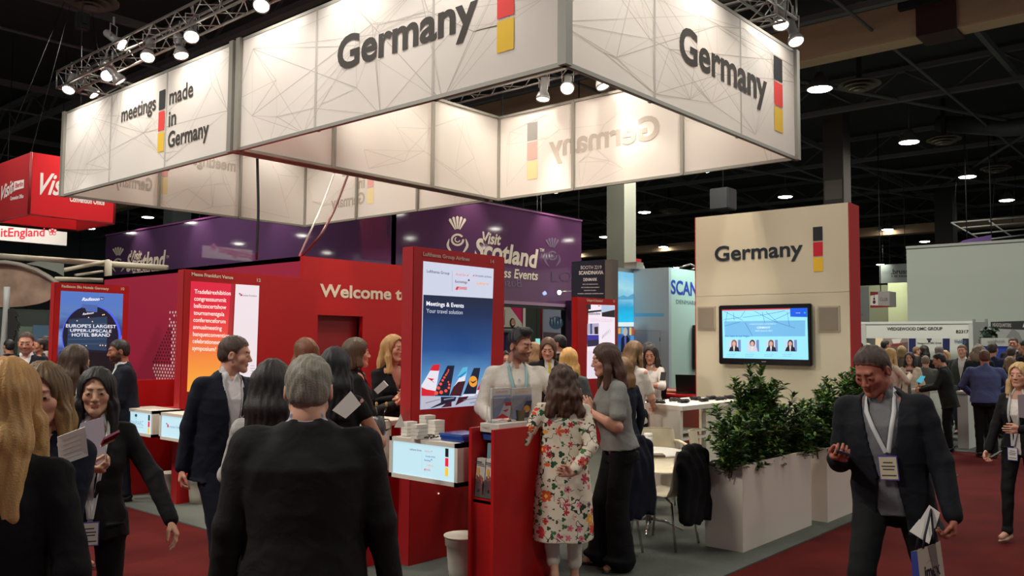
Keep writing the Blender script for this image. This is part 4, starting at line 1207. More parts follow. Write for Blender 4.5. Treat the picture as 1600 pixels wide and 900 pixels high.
# ================================================================== the red stand
GD = (mat('flag_black', (28, 28, 30), .5), mat('flag_red', (214, 24, 44), .5), mat('flag_gold', (246, 196, 40), .5))
GE = (emat((30, 30, 34), .5), emat((230, 30, 60), .9), emat((240, 200, 60), .9))
# store room with the welcome wall: side wall with its pink light put into the colour, a shallow doorway recess
sr = empty('store_room', (6.26, 8.92, 0), 'big red room block with Welcome to lettering behind the kiosks', 'exhibition stand')
mb = MB(); mb.box((6.26, 9.0, 0), (6.36, 14.65, 2.8), mat('red_laminate_pink_lit', (168, 34, 66), .4)); mb.box((6.26, 14.6, 0), (8.9, 14.65, 2.8), RED); mb.build('side_wall', sr)
mb = MB(); mb.box((6.26, 8.92, 0), (6.49, 9.0, 2.8), RED); mb.box((6.49, 8.92, 2.07), (7.21, 9.0, 2.8), RED); mb.box((7.21, 8.92, 0), (8.75, 9.0, 2.8), RED)
mb.box((6.26, 9.0, 2.74), (8.75, 14.6, 2.8), RED); mb.box((8.69, 9.0, 0), (8.75, 14.6, 2.74), RED); mb.build('front_wall', sr)
mb = MB(); mb.box((6.47, 9.06, 0), (7.23, 9.12, 2.1), mat('recess_red', (146, 22, 24), .5)); mb.build('door', sr)
FW = Face('y', 8.92, .002)
mb = MB(); text_on(mb, FW, 'Welcome to', (499, 463), (640, 469), .165, LETTER, .03); mb.build('lettering', sr)
# pattern of small ovals on the side wall
FH = Face('x', 6.26, .002); HW = mat('oval_pale', (244, 226, 220), .5); HK = mat('oval_dark', (74, 28, 36), .5)
mb = MB(); r = random.Random(3)
for row in range(24):
    z = 1.0+row*.05
    for col in range(10):
        u = -12.84+col*.085+(row % 2)*.042
        t = (row/23); right = -12.03; left = -12.84+.0
        w_ = .78*(1-abs(t-.28)*1.0) if t < .75 else .3
        if u < right-w_ or u > right: continue
        if row > 19 and r.random() < .3: continue
        pale = (row < 8) or (u > right-.26) or (row > 19)
        if row >= 8 and row <= 18 and u < right-.2: pale = False
        face_poly(mb, FH, circ(u, z, .021, .019, 8), HW if pale else HK, 2, uv=True)
mb.build('oval_pattern', sr)
# kiosk towers
def tower(y, x1, lb, th=.13, h=2.5, x0=4.53):
    o = empty('kiosk_tower', (x0, y, 0), lb, 'display tower')
    mb = MB(); mb.box((x0, y, 0), (x1, y+th, h), RED, .006); mb.build('panel', o)
    mb = MB(); mb.box((x0-.003, y+.004, .0), (x0+.002, y+th-.004, h-.004), RED2); mb.build('edge_sheen', o)  # thin strip whose paler red paints the sheen on the edge
    return o
T14 = tower(4.99, 5.62, 'red display tower of the airline group, with aircraft tails on its lit poster')
T12 = tower(8.62, 6.26, 'red display tower with an orange lit poster, next to the Welcome wall')
y10 = atx(86, 440, 4.53).y
T10 = tower(y10, aty(202, 447, y10).x, 'red display tower with the blue hotel poster at the left')
T11 = empty('kiosk_tower', (4.5, 9.5, 0), 'low red partition fin between the two left kiosks', 'partition')
mb = MB(); mb.box((4.42, 9.48, 0), (6.2, 9.62, .96), RED, .005); mb.build('panel', T11)
# ---- poster 14
F = Face('y', 4.99, .002)
sc = MB(); face_poly(sc, F, [(661, 408), (771, 420), (764, 632), (656, 640)], emat((214, 220, 240), .82), 1); scr = sc.build('lightbox', T14)
tag(scr, 'lit poster with five aircraft tails')
def sky_mat(name, stops, axis='Z', z0=0, z1=1, e=.8, noise=0, xr=None):
    """vertical colour run of a printed picture, z0..z1 in metres"""
    m = bpy.data.materials.new(name); m.use_nodes = True; nt = m.node_tree; b = nt.nodes['Principled BSDF']
    tc = nt.nodes.new('ShaderNodeTexCoord'); sp = nt.nodes.new('ShaderNodeSeparateXYZ'); geo = nt.nodes.new('ShaderNodeNewGeometry')
    nt.links.new(geo.outputs['Position'], sp.inputs[0])
    mr = nt.nodes.new('ShaderNodeMapRange'); mr.inputs['From Min'].default_value = z0; mr.inputs['From Max'].default_value = z1
    nt.links.new(sp.outputs['Z'], mr.inputs['Value']); src = mr.outputs[0]
    if noise:
        n = nt.nodes.new('ShaderNodeTexNoise'); n.inputs['Scale'].default_value = 2.2; n.inputs['Detail'].default_value = 5
        mp = nt.nodes.new('ShaderNodeMapping'); mp.inputs['Scale'].default_value = (1, 1, 3.2); nt.links.new(geo.outputs['Position'], mp.inputs[0]); nt.links.new(mp.outputs[0], n.inputs['Vector'])
        ma = nt.nodes.new('ShaderNodeMath'); ma.operation = 'MULTIPLY_ADD'; ma.inputs[1].default_value = noise; 
        sb = nt.nodes.new('ShaderNodeMath'); sb.operation = 'SUBTRACT'; sb.inputs[1].default_value = .5
        nt.links.new(n.outputs['Fac'], sb.inputs[0]); nt.links.new(sb.outputs[0], ma.inputs[0]); nt.links.new(src, ma.inputs[2]); src = ma.outputs[0]
    rp = nt.nodes.new('ShaderNodeValToRGB'); rp.color_ramp.elements[0].position = stops[0][0]; rp.color_ramp.elements[0].color = (*lin(stops[0][1]), 1)
    rp.color_ramp.elements[1].position = stops[-1][0]; rp.color_ramp.elements[1].color = (*lin(stops[-1][1]), 1)
    for p_, c_ in stops[1:-1]:
        el = rp.color_ramp.elements.new(p_); el.color = (*lin(c_), 1)
    nt.links.new(src, rp.inputs[0]); nt.links.new(rp.outputs[0], b.inputs['Emission Color']); b.inputs['Emission Strength'].default_value = e
    b.inputs['Base Color'].default_value = (.02, .02, .02, 1); b.inputs['Roughness'].default_value = .25
    return m
mb = MB()
face_poly(mb, F, [(661, 460.5), (769.8, 466.5), (764, 632), (656, 640)], sky_mat('print_sky_blue', [(0, (150, 200, 240)), (.25, (96, 158, 214)), (.5, (36, 84, 150)), (.85, (20, 40, 84)), (1, (22, 34, 62))], z0=1.22, z1=2.12, e=.85, noise=.12), 2)
E_ = emat
W_, R_, N_, D_ = E_((236, 234, 246), .85), E_((214, 28, 44), .9), E_((22, 26, 52), .8), E_((70, 18, 34), .8)
def pp(mb, pts, m, lay=3, ox=560, oy=515, k=.15, F=F): face_poly(mb, F, [(ox+x*k, oy+y*k) for x, y in pts], m, lay)
# grey-white fuselages along the bottom
pp(mb, [(648, 690), (860, 700), (850, 770), (700, 826), (648, 832)], E_((196, 196, 214), .8), 4)
pp(mb, [(1000, 720), (1360, 640), (1358, 780), (900, 815), (760, 815), (900, 760)], E_((190, 194, 216), .8), 4)
pp(mb, [(650, 580), (745, 420), (835, 425), (790, 690), (650, 640)], W_, 5)
pp(mb, [(770, 365), (842, 362), (828, 430), (735, 425)], R_, 6)
pp(mb, [(650, 600), (700, 622), (800, 640), (780, 690), (650, 690)], R_, 6)
pp(mb, [(705, 502), (782, 512), (758, 530), (795, 564), (745, 528)], R_, 7)
pp(mb, [(920, 375), (995, 374), (940, 690), (780, 690), (810, 600)], N_, 5)
for (x, y, rr) in ((930, 420, 8), (925, 437, 8), (915, 454, 9), (902, 472, 11), (886, 498, 13), (868, 528, 14), (848, 566, 16), (826, 608, 18), (802, 660, 21), (853, 652, 20), (902, 637, 17), (933, 606, 14), (937, 572, 12), (927, 546, 9)):
    pp(mb, circ(x, y, rr, rr, 12), E_((240, 86, 66), .9), 7)
pp(mb, [(1080, 395), (1130, 388), (1120, 480), (1010, 510)], E_((96, 190, 226), .85), 5)
pp(mb, [(1062, 470), (1120, 440), (1100, 540), (1040, 700), (950, 690), (990, 590)], W_, 5)
pp(mb, [(1010, 505), (1118, 430), (1113, 455), (1060, 498)], E_((40, 140, 200), .85), 6)
pp(mb, [(1030, 545), (1108, 534), (1060, 690), (940, 690), (980, 600)], D_, 6)
pp(mb, [(1195, 400), (1262, 398), (1215, 665), (1085, 672)], N_, 6)
pp(mb, circ(1186, 540, 44, 58, 20), E_((240, 160, 50), .9), 7)
pp(mb, [(1150, 528), (1182, 545), (1226, 522), (1205, 548), (1180, 562)], N_, 8)
pp(mb, [(1335, 412), (1386, 408), (1385, 445), (1322, 446)], W_, 5)
pp(mb, [(1322, 446), (1385, 445), (1368, 640), (1225, 628)], R_, 5)
pp(mb, [(1320, 480), (1336, 480), (1336, 592), (1320, 592)], W_, 7); pp(mb, [(1292, 522), (1366, 522), (1366, 550), (1292, 550)], W_, 7)
pp(mb, [(1225, 630), (1368, 626), (1360, 680), (1215, 672)], W_, 6)
pp(mb, [(1085, 675), (1215, 670), (1200, 690), (1060, 700)], W_, 6)
pp(mb, [(850, 700), (1010, 700), (1000, 740), (760, 815), (740, 815), (850, 760)], N_, 7)
pp(mb, [(880, 722), (990, 706), (985, 716), (880, 735)], E_((150, 150, 170), .8), 8)
pp(mb, [(1035, 705), (1140, 692), (1110, 735), (1000, 790)], D_, 7)
pp(mb, [(900, 770), (960, 750), (960, 800), (850, 812)], D_, 8)
for x0_, y0_, x1_ in ((1080, 730, 1350), (690, 760, 840), (1150, 760, 1340)): pp(mb, [(x0_, y0_), (x1_, y0_-38), (x1_, y0_-32), (x0_, y0_+8)], E_((120, 122, 140), .8), 8)
mb.build('artwork', scr)
F = Face('y', 4.99, .002)
K = .15
def tx(mb, F, s, x0, x1, y, h, m, bold=0, ital=0, ox=560, oy=380, k=.15, y1=None, lay=4):
    text_on(mb, F, s, (ox+x0*k, oy+y*k), (ox+x1*k, oy+(y if y1 is None else y1)*k), h, m, bold, ital, lay)
mb = MB(); TL = mat('tower_letter', (206, 170, 156), .6)
tx(mb, F, 'Lufthansa Group Airlines', 668, 1152, 130, .032, TL, .03, y1=188); tx(mb, F, '14', 1370, 1408, 208, .034, TL, .02, y1=212)
mb.build('heading', T14)
mb = MB(); DK = E_((70, 60, 100), .5)
tx(mb, F, 'Lufthansa Group', 706, 942, 304, .024, DK, .005, y1=328)
tx(mb, F, 'Austrian', 1008, 1112, 334, .022, E_((240, 110, 130), .9), y1=342); tx(mb, F, 'brussels airlines', 1215, 1380, 346, .018, DK, y1=362)
tx(mb, F, 'Eurowings', 1002, 1126, 410, .022, E_((100, 30, 90), .7), .01, y1=420); tx(mb, F, 'Lufthansa', 1228, 1350, 428, .022, E_((250, 160, 60), .9), .01, y1=436)
tx(mb, F, 'SWISS', 1042, 1124, 482, .024, E_((220, 40, 60), .9), .03, y1=486)
pp(mb, [(1004, 486), (1018, 452), (1042, 452), (1030, 486)], E_((220, 40, 60), .9), 4, oy=380)
pp(mb, [(1122, 340), (1156, 318), (1140, 330), (1134, 342)], R_, 4, oy=380); pp(mb, [(1184, 345), (1200, 320), (1204, 346)], E_((240, 120, 120), .8), 4, oy=380)
pp(mb, circ(1144, 386, 10, 10, 8), E_((110, 40, 90), .7), 4, oy=380); pp(mb, [(971, 292), (974, 292), (970, 500), (967, 500)], E_((170, 170, 190), .7), 4, oy=380)
tx(mb, F, 'Meetings & Events', 702, 1092, 648, .036, E_((244, 244, 250), .9), .02, y1=672); tx(mb, F, 'Your travel solution', 702, 1080, 724, .036, E_((214, 220, 236), .8), y1=742)
mb.build('lettering', scr)
# ---- poster 12
F = Face('y', 8.62, .002)
mb = MB(); face_poly(mb, F, [(298, 439), (366, 444), (358, 612), (292, 612)], sky_mat('print_sunset', [(0, (255, 176, 60)), (.3, (250, 140, 60)), (.55, (240, 70, 60)), (.8, (228, 30, 60)), (1, (224, 24, 60))], z0=1.19, z1=2.38, e=.95), 1)
face_poly(mb, F, [(361, 443.6), (366, 444), (358, 612), (349, 612)], sky_mat('print_sunset_shade', [(0, (240, 150, 60)), (.5, (190, 50, 44)), (1, (190, 20, 50))], z0=1.19, z1=2.38, e=.8), 2)
face_poly(mb, F, [(368, 444), (405, 446.5), (399, 612), (360, 612)], emat((238, 226, 232), .85), 1)
s12 = tag(mb.build('lightbox', T12), 'lit poster, orange and white')
mb = MB(); wl = emat((255, 236, 226), 1.0)
for k, (s_, x1_) in enumerate((('Tradefairexhibition', 360), ('congresssummit', 353), ('ballconcertshow', 353), ('tournamentgala', 350), ('conferenceforum', 352), ('annualmeeting', 346), ('banquetconvention', 358), ('celebrationexpo', 348), ('symposium?', 337))):
    x0_ = 303.5-k*.45; y = 458.5+k*11.05
    text_on(mb, F, s_, (x0_, y), (x1_, y+(x1_-x0_)*.052), .048, wl, .008)
mkr = emat((196, 30, 70), .8)
face_poly(mb, F, [(373, 458), (375, 458), (375, 460), (373, 460)], DK, 4); face_poly(mb, F, [(375, 459.5), (378, 459.7), (378, 462.5), (375, 462.3)], mkr, 4)
text_on(mb, F, 'messe frankfurt', (379, 462.5), (401, 463.8), .02, DK, 0)
for k in range(7): text_on(mb, F, 'exhibition event', (391, 572+k*4.1), (397+k % 3, 572+k*4.1), .012, DK, 0)
mb.build('lettering', s12)
mb = MB(); text_on(mb, F, 'Messe Frankfurt Venue', (299, 430.5), (364, 436.2), .037, LETTER, .035); text_on(mb, F, '12', (401, 440), (407, 440.4), .037, LETTER, .03); mb.build('heading', T12)
# ---- poster 10
F = Face('y', y10, .002)
s_px = lambda x, y: (x*.2, 420+y*.2)
mb = MB(); face_poly(mb, F, [s_px(475, 172), s_px(962, 196), s_px(942, 800), s_px(442, 800)], sky_mat('print_dusk', [(0, (14, 18, 40)), (.35, (24, 34, 80)), (.5, (60, 80, 160)), (.64, (126, 160, 220)), (.72, (46, 64, 124)), (.86, (96, 136, 204)), (1, (90, 132, 214))], z0=.9, z1=2.25, e=.8, noise=.35), 1)
s10 = tag(mb.build('lightbox', T10), 'lit blue poster of a hotel at dusk')
mb = MB(); dk = emat((22, 26, 50), .6); bl = emat((70, 92, 230), 1.0)
def q10(mb, pts, m, l): face_poly(mb, F, [s_px(*p) for p in pts], m, l)
q10(mb, circ(712, 530, 232, 244, 40), bl, 2); q10(mb, circ(706, 530, 218, 240, 40), dk, 3)
q10(mb, [(636, 276), (760, 284), (758, 340), (672, 334), (664, 308), (640, 304)], emat((74, 104, 176), .8), 4)
q10(mb, [(535, 395), (836, 372), (830, 640), (520, 620)], emat((38, 62, 92), .8), 4)
for k in range(5): q10(mb, [(530, 440+k*36), (834, 425+k*40), (834, 429+k*40), (530, 446+k*36)], emat((64, 96, 126), .8), 5)
for x, y in ((570, 600), (672, 600), (780, 598), (800, 598), (822, 600), (600, 406), (720, 412), (690, 380), (800, 360), (812, 358)): q10(mb, circ(x, y, 5, 5, 6), emat((250, 210, 140), 1.2), 6)
q10(mb, [(444, 700), (470, 640), (900, 660), (942, 700), (940, 800), (444, 800)], emat((12, 14, 26), .6), 6)
mb.build('artwork', s10)
mb = MB(); wt = emat((240, 240, 250), 1.0)
text_on(mb, F, 'Radisson', s_px(636, 250), s_px(775, 248), .045, wt, .02, .35, lay=8); q10(mb, [(780, 220), (810, 222), (808, 244), (779, 242)], emat((30, 50, 130), .8), 8)
text_on(mb, F, 'BLU', s_px(784, 238), s_px(804, 239), .018, wt, .01, lay=9)
text_on(mb, F, 'Radisson', s_px(642, 362), s_px(730, 350), .03, wt, .01, .35, lay=8)
text_on(mb, F, "EUROPE'S LARGEST", s_px(512, 457), s_px(904, 464), .046, wt, .008, lay=8); text_on(mb, F, 'UPPER-UPSCALE', s_px(545, 492), s_px(868, 498), .042, wt, .008, lay=8)
text_on(mb, F, 'HOTEL BRAND', s_px(558, 528), s_px(856, 530), .046, wt, .008, lay=8)
mb.build('lettering', s10)
mb = MB(); text_on(mb, F, 'Radisson Blu Hotels Germany', s_px(480, 144), s_px(850, 166), .036, LETTER, .04); text_on(mb, F, '10', s_px(944, 166), s_px(970, 168), .04, LETTER, .03); mb.build('heading', T10)

# ---- light-box counters
def lightbox(x0, y0, y1, z0, z1, lb, x1=4.53):
    o = empty('lightbox_counter', ((x0+x1)/2, (y0+y1)/2, z0), lb, 'counter')
    mb = MB(); t = .03
    mb.box((x0, y0, z0), (x1, y1, z0+t), WHITE); mb.box((x0, y0, z1-t), (x1, y1, z1), WHITE); mb.box((x0, y0, z0), (x1, y0+t, z1), WHITE); mb.box((x0, y1-t, z0), (x1, y1, z1), WHITE); mb.box((x0+.05, y0+t*.5, z0+t*.5), (x1-.001, y1-t*.5, z1-t*.5), WHITE)
    mb.build('case', o)
    mb = MB(); mb.box((x0+.012, y0+t, z0+t), (x0+.03, y1-t, z1-t), mat('lit_screen', (196, 232, 244), .3, emit=.86)); sc = mb.build('screen', o)
    return o, sc, Face('x', x0+.012, .003)
o, sc, F = lightbox(4.2, 4.15, 4.86, .75, 1.045, 'white light-box counter with airline names, beside the brochure rack')
mb = MB(); k_ = lambda x, y: (560+x*.15, 640+y*.15)
for s_, x0, x1, y, c in (('Lufthansa Group', 542, 662, 420, (80, 70, 110)), ('Austrian', 696, 752, 438, (240, 130, 150)), ('brussels airlines', 708, 808, 492, (90, 120, 170)), ('Eurowings', 694, 758, 532, (90, 70, 150)), ('Lufthansa', 718, 790, 584, (240, 170, 110)), ('SWISS', 704, 756, 632, (226, 80, 100))):
    text_on(mb, F, s_, k_(x0, y), k_(x1, y+(x1-x0)*.1), .013, emat(c, .8), .01)
face_poly(mb, F, [k_(668, 420), k_(670, 420), k_(670, 620), k_(668, 620)], emat((170, 200, 220), .8), 4)
face_poly(mb, F, [k_(692, 632), k_(698, 612), k_(706, 612), k_(702, 634)], emat((226, 80, 100), .8), 4); face_poly(mb, F, [k_(762, 434), k_(778, 428), k_(770, 440)], R_, 4); face_poly(mb, F, [k_(*p) for p in circ(770, 520, 6, 6, 8)], DK, 4)
a = F.pu(*k_(910, 560))[0]; b = F.pu(*k_(944, 560))[0]; flag(mb, F, a, b, .815, GE, h=.058, g=.008)
mb.build('lettering', sc)
tag(MB().box((4.5, 8.39, .8), (4.56, 8.63, .95), RED).build('bracket', o), 'red bracket') if 0 else None
o2, sc, F = lightbox(4.2, 8.54, 9.24, .74, 1.01, 'white light-box counter of the park hotel, left of its neighbour')
mb = MB(); k_ = lambda x, y: (x*.2, 540+y*.2)
text_on(mb, F, 'BONPARC', k_(1010, 618), k_(1124, 624), .05, emat((120, 160, 190), .8), -.01); text_on(mb, F, 'HOTEL CONFERENCE CENTRE', k_(1010, 636), k_(1122, 643), .013, emat((120, 160, 190), .8))
face_poly(mb, F, [k_(*p) for p in circ(1068, 545, 9, 12, 12)], emat((40, 60, 100), .6), 4); face_poly(mb, F, [k_(1056, 558), k_(1068, 572), k_(1080, 558), k_(1072, 566), k_(1064, 566)], emat((120, 160, 190), .8), 4)
a = F.pu(*k_(1161, 600))[0]; b = F.pu(*k_(1174, 600))[0]; flag(mb, F, a, b, .775, GE, h=.058, g=.008); mb.build('lettering', sc)
o3, sc, F = lightbox(4.2, 7.6, 8.4, .74, 1.01, 'white light-box counter of the fair company, right of the hotel one')
MB().box((4.48, 8.38, .78), (4.6, 8.63, .97), RED).build('bracket', o3)
mb = MB(); text_on(mb, F, 'messe frankfurt', k_(1330, 640), k_(1440, 652), .026, emat((130, 160, 190), .8), .005)
face_poly(mb, F, [k_(1304, 605), k_(1312, 605), k_(1312, 614), k_(1304, 614)], DK, 4); face_poly(mb, F, [k_(1312, 614), k_(1323, 615), k_(1323, 638), k_(1312, 637)], emat((214, 30, 60), .8), 4); mb.build('lettering', sc)
# desks behind each counter, with the low red screens at their backs
def desk(x0, x1, y0, y1, z, lb, m=WHITE, back=None):
    o = empty('desk', ((x0+x1)/2, (y0+y1)/2, 0), lb, 'desk')
    mb = MB(); mb.box((x0, y0, z-.04), (x1, y1, z), m, .004); mb.build('worktop', o)
    for yy in (y0+.05, y1-.09): mb = MB(); mb.box((x0+.05, yy, .012), (x1-.05, yy+.04, z-.04), RED); mb.build('leg_panel', o)
    if back:
        mb = MB(); mb.box(back[0], back[1], RED); mb.build('screen_panel', o)
    return o
desk(4.96, 6.2, 8.78, 9.44, 1.0, 'white desk with a tablet behind the left kiosks', back=((5.0, 9.4, .9), (6.2, 9.46, 1.2)))
desk(4.22, 4.70, 5.16, 5.85, 1.12, 'white desk with the stoneware mug, left of the airline tower', back=((4.25, 5.88, .012), (4.72, 5.93, 1.2)))
mb = MB(); mb.box((4.23, 5.17, .74), (4.25, 5.84, 1.08), WHITE); mb.box((4.25, 5.14, .74), (4.46, 5.16, 1.08), WHITE); tag(mb.build('modesty_panel'), 'white apron panel under the desk with the stoneware mug', 'panel')
desk(4.5, 6.2, 10.3, 11.2, 1.0, 'white desk at the far left kiosk', back=((4.6, 10.2, .4), (6.2, 10.26, 1.25)))
mb = MB(); mb.box((6.2, 6.3, 0), (7.3, 6.36, 1.1), RED); mb.box((6.2, 6.3, 1.08), (7.3, 6.6, 1.12), RED); tag(mb.build('partition'), 'low red partition hidden behind the airline tower', 'partition')
p = atz(228, 633, 1.0)
t = empty('tablet', atx(228, 633, 5.2), 'black tablet propped up on the white desk behind the hotel counter', 'tablet')
c = atx(228, 633, 5.15); c.z = 1.01
mb = MB(); mb.obox(c+Vector((0, 0, .11)), (0, .12, 0), (.035, 0, .105), (.006, 0, -.002), BLACKP); mb.build('slab', t)
mb = MB(); mb.obox(c+Vector((.07, 0, .07)), (0, .08, 0), (.04, 0, -.068), (.003, 0, .002), BLACKP); mb.build('stand', t)
# ---- brochure rack
o = empty('brochure_rack', (4.6, 4.35, 0), 'red brochure rack standing between the airline counter and the woman in florals', 'brochure rack')
A_ = atz(771, 672, 1.16); B_ = atz(730, 668.5, 1.16); x0, y0, y1, zt = A_.x, A_.y+.02, B_.y-.025, 1.16; x1 = x0+.62
mb = MB(); mb.box((x0, y0-.025, 0), (x1, y0, zt), RED); mb.build('side_panel', o)
mb = MB(); mb.box((x0, y1, 0), (x1, y1+.025, zt), RED); mb.build('side_panel', o)
mb = MB(); mb.box((x0+.02, y0, 0), (x0+.045, y1, .68), RED); mb.build('front_panel', o)
mb = MB(); mb.box((x0+.02, y0, .66), (x1, y1, .69), RED); mb.build('shelf', o)
mb = MB(); mb.box((x1-.03, y0, .012), (x1, y1, zt-.02), RED); mb.build('back_panel', o)
mb = MB(); mb.box((x0+.24, y0, zt-.05), (x1, y1, zt-.02), RED); mb.build('top_board', o)
mb = MB(); mb.box((x0+.24, y0, .69), (x0+.27, y1, 1.11), RED); mb.build('divider', o)
def brochure(x, y0, y1, z0, z1, lb, cov, grp='brochures in the rack', dx=.03, lean=.02):
    o = empty('brochure', (x, (y0+y1)/2, z0), lb, 'brochure', grp)
    mb = MB(); mb.add([(x, y0, z0), (x+dx, y0, z0), (x+dx+lean, y0, z1), (x+lean, y0, z1), (x, y1, z0), (x+dx, y1, z0), (x+dx+lean, y1, z1), (x+lean, y1, z1)], [(0, 1, 2, 3), (7, 6, 5, 4), (0, 3, 7, 4), (1, 5, 6, 2), (3, 2, 6, 7), (0, 4, 5, 1)], pmat((214, 210, 202)))
    mb.build('pages', o)
    mb = MB()
    def P_(u, v): return (x-.001-.0+lean*v, y1-(y1-y0)*u, z0+(z1-z0)*v)
    k = 0
    for pts, c in cov:
        q = [Vector(P_(*p))-Vector((.0012*k, 0, 0)) for p in pts]; k += 1
        mb.add(q, [tuple(range(len(q)))], pmat(c, .4))
    mb.build('cover', o); return o
def art_people(t): 
    c = [([(0, 0), (1, 0), (1, 1), (0, 1)], (206, 202, 192)), ([(0, 0), (1, 0), (1, .34), (.7, .5), (.3, .38), (0, .48)], (84, 80, 74)), (circ(.28, .66, .15, .1, 12), (226, 160, 60))]
    for cx, cy in ((.18, .5), (.36, .46), (.55, .52), (.74, .5), (.88, .42)): c += [(circ(cx, cy, .09, .07, 8), (96+int(cx*90), 78, 66)), ([(cx-.11, cy-.3), (cx+.11, cy-.3), (cx+.07, cy-.06), (cx-.07, cy-.06)], (60+int(cx*60), 62, 66))]
    c += [([(.08, .9), (.8, .89), (.8, .92), (.08, .93)], (60, 60, 66)), ([(.08, .86), (.9, .85), (.9, .875), (.08, .885)], (60, 60, 66))]
    return c
ym = (y0+y1)/2
brochure(x0+.03, ym+.004, y1-.006, .695, .955, 'left of two matching brochures with a group of people on the cover', art_people(0))
brochure(x0+.03, y0+.004, ym-.004, .695, .955, 'right of two matching brochures with a group of people on the cover', art_people(1))
brochure(x0+.10, y0+.01, y1-.04, .695, 1.05, 'pale blue brochure with a yellow sun behind the pair in the rack', [([(0, 0), (1, 0), (1, 1), (0, 1)], (126, 168, 186)), (circ(.55, .76, .3, .2, 16), (236, 172, 60)), ([(.35, .78), (.7, .78), (.7, .81), (.35, .81)], (110, 70, 40))])
o = empty('booklet_stack', (x0+.3, y0+.1, zt-.02), 'stack of white and blue booklets lying on top of the brochure rack', 'booklets')
mb = MB(); mb.box((x0+.10, y0+.004, zt-.085), (x0+.23, y1-.004, zt-.03), pmat((30, 70, 140))); mb.build('blue_booklets', o)
mb = MB(); mb.box((x0+.08, y0+.003, zt-.029), (x0+.40, y1-.004, zt+.03), pmat((222, 216, 206)));
for k in range(5): mb.box((x0+.078, y0+.006, zt-.02+k*.01), (x0+.08, y1-.006, zt-.0185+k*.01), pmat((180, 176, 168)))
text_on(mb, Face('x', x0+.076, .002), 'GERMANY', (-(y1-.03), zt-.005), (-(y1-.10), zt-.005), .012, pmat((60, 60, 60)), uv=True); mb.build('white_booklets', o)
# two upright leaflets in a clear holder, by the white-shirted man
FL = Face('y', 4.40, .002)
for (a, b, lb, art) in ((769, 798, 'leaflet with a red and white aircraft tail in the clear holder', 0), (799, 831, 'leaflet with a dark blue aircraft tail in the clear holder', 1)):
    YL = (A_.y+B_.y)/2; F = Face('y', YL, .002); u0 = F.pu(a, 640)[0]; u1 = F.pu(b, 640)[0]; zt_ = F.pu(a, 607)[1]; zb_ = F.pu(a, 655)[1]
    o = empty('leaflet', F.pt((u0+u1)/2, zb_), lb, 'leaflet')
    mb = MB(); mb.box((u0, YL+.003, zb_), (u1, YL+.02, zt_), pmat((214, 208, 200))); mb.build('pages', o)
    mb = MB(); w = u1-u0; h = zt_-zb_
    G = lambda pts, c, l: face_poly(mb, F, [(u0+w*x, zb_+h*y) for x, y in pts], pmat(c, .4), l, uv=True)
    G([(0.03, 0), (.97, 0), (.97, .76), (.03, .76)], (150, 160, 190), 1); G([(.03, .35), (.5, .5), (.7, .7), (.03, .7)], (186, 188, 200), 2)
    text_on(mb, F, 'myAustrian' if art == 0 else 'Lufthansa', (u0+w*.15, zb_+h*.86), (u0+w*.8, zb_+h*.86), .011, pmat((200, 60, 60) if art == 0 else (230, 160, 70)), uv=True)
    if art == 0: G([(.25, .02), (.9, .02), (.98, .5), (.62, .5)], (226, 220, 222), 3); G([(.66, .4), (.97, .4), (.98, .52), (.62, .52)], (214, 40, 50), 4); G([(.1, .0), (.9, .0), (.5, .16)], (214, 40, 50), 4); G([(.5, .26), (.85, .3), (.7, .2)], (214, 40, 50), 5)
    else: G([(.3, .02), (.8, .02), (.97, .56), (.68, .56)], (52, 60, 100), 3); G(circ(.7, .3, .16, .12, 12), (232, 170, 70), 4)
    mb.build('cover', o)
mb = MB(); F = Face('y', YL); u0 = F.pu(766, 640)[0]; u1 = F.pu(834, 640)[0]
CLR = bpy.data.materials.new('clear_acrylic'); CLR.use_nodes = True
nb = CLR.node_tree.nodes['Principled BSDF']; nb.inputs['Transmission Weight'].default_value = 1; nb.inputs['Roughness'].default_value = .05; nb.inputs['IOR'].default_value = 1.2; nb.inputs['Base Color'].default_value = (.95, .97, .98, 1)
zq = zb_-.008; mb.box((u0, YL-.012, zq), (u1, YL-.006, zq+.16), CLR); mb.box((u0, YL+.026, zq), (u1, YL+.032, zt_+.02), CLR); mb.box((u0, YL-.012, zq-.006), (u1, YL+.032, zq), CLR)
mb.lathe(((u0+u1)/2-.02, YL+.02, zt-.02), [(.07, 0), (.07, .012), (.015, .025), (.015, zq-zt+.02)], BLACKP, 18)
tag(mb.build('leaflet_holder'), 'clear leaflet holder on a black foot behind the brochure rack', 'leaflet holder')
# things on the airline counter
WPK = pmat((222, 216, 206))
pk = 0
for (px, py, n, ww, lb) in ((636, 684, 4, .075, 'stack of white leaflets, front left of four on the airline counter'), (652, 689, 4, .075, 'stack of white leaflets, front right of four on the airline counter'), (648, 680, 5, .085, 'stack of white leaflets, back left of four on the airline counter'), (662, 683, 4, .085, 'stack of white leaflets, back right of four on the airline counter')):
    c = atz(px, py-3, 1.047); dx = .11 if pk > 1 else 0; pk += 1
    o = empty('leaflet_stack', c, lb, 'leaflet stack', 'white leaflet stacks')
    for k in range(n):
        mb = MB(); j = random.Random(pk*9+k); a = j.uniform(-.12, .12)
        mb.obox(c+Vector((dx+.02, 0, .014+k*.026)), (cos(a)*.05, sin(a)*.05, 0), (-sin(a)*ww/2*.9, cos(a)*ww/2*.9, 0), (0, 0, .0122), WPK); mb.build('bundle', o)
c = atz(705, 690, 1.047)
o = empty('booklet_pile', c, 'pile of glossy blue magazines at the right end of the airline counter', 'magazines')
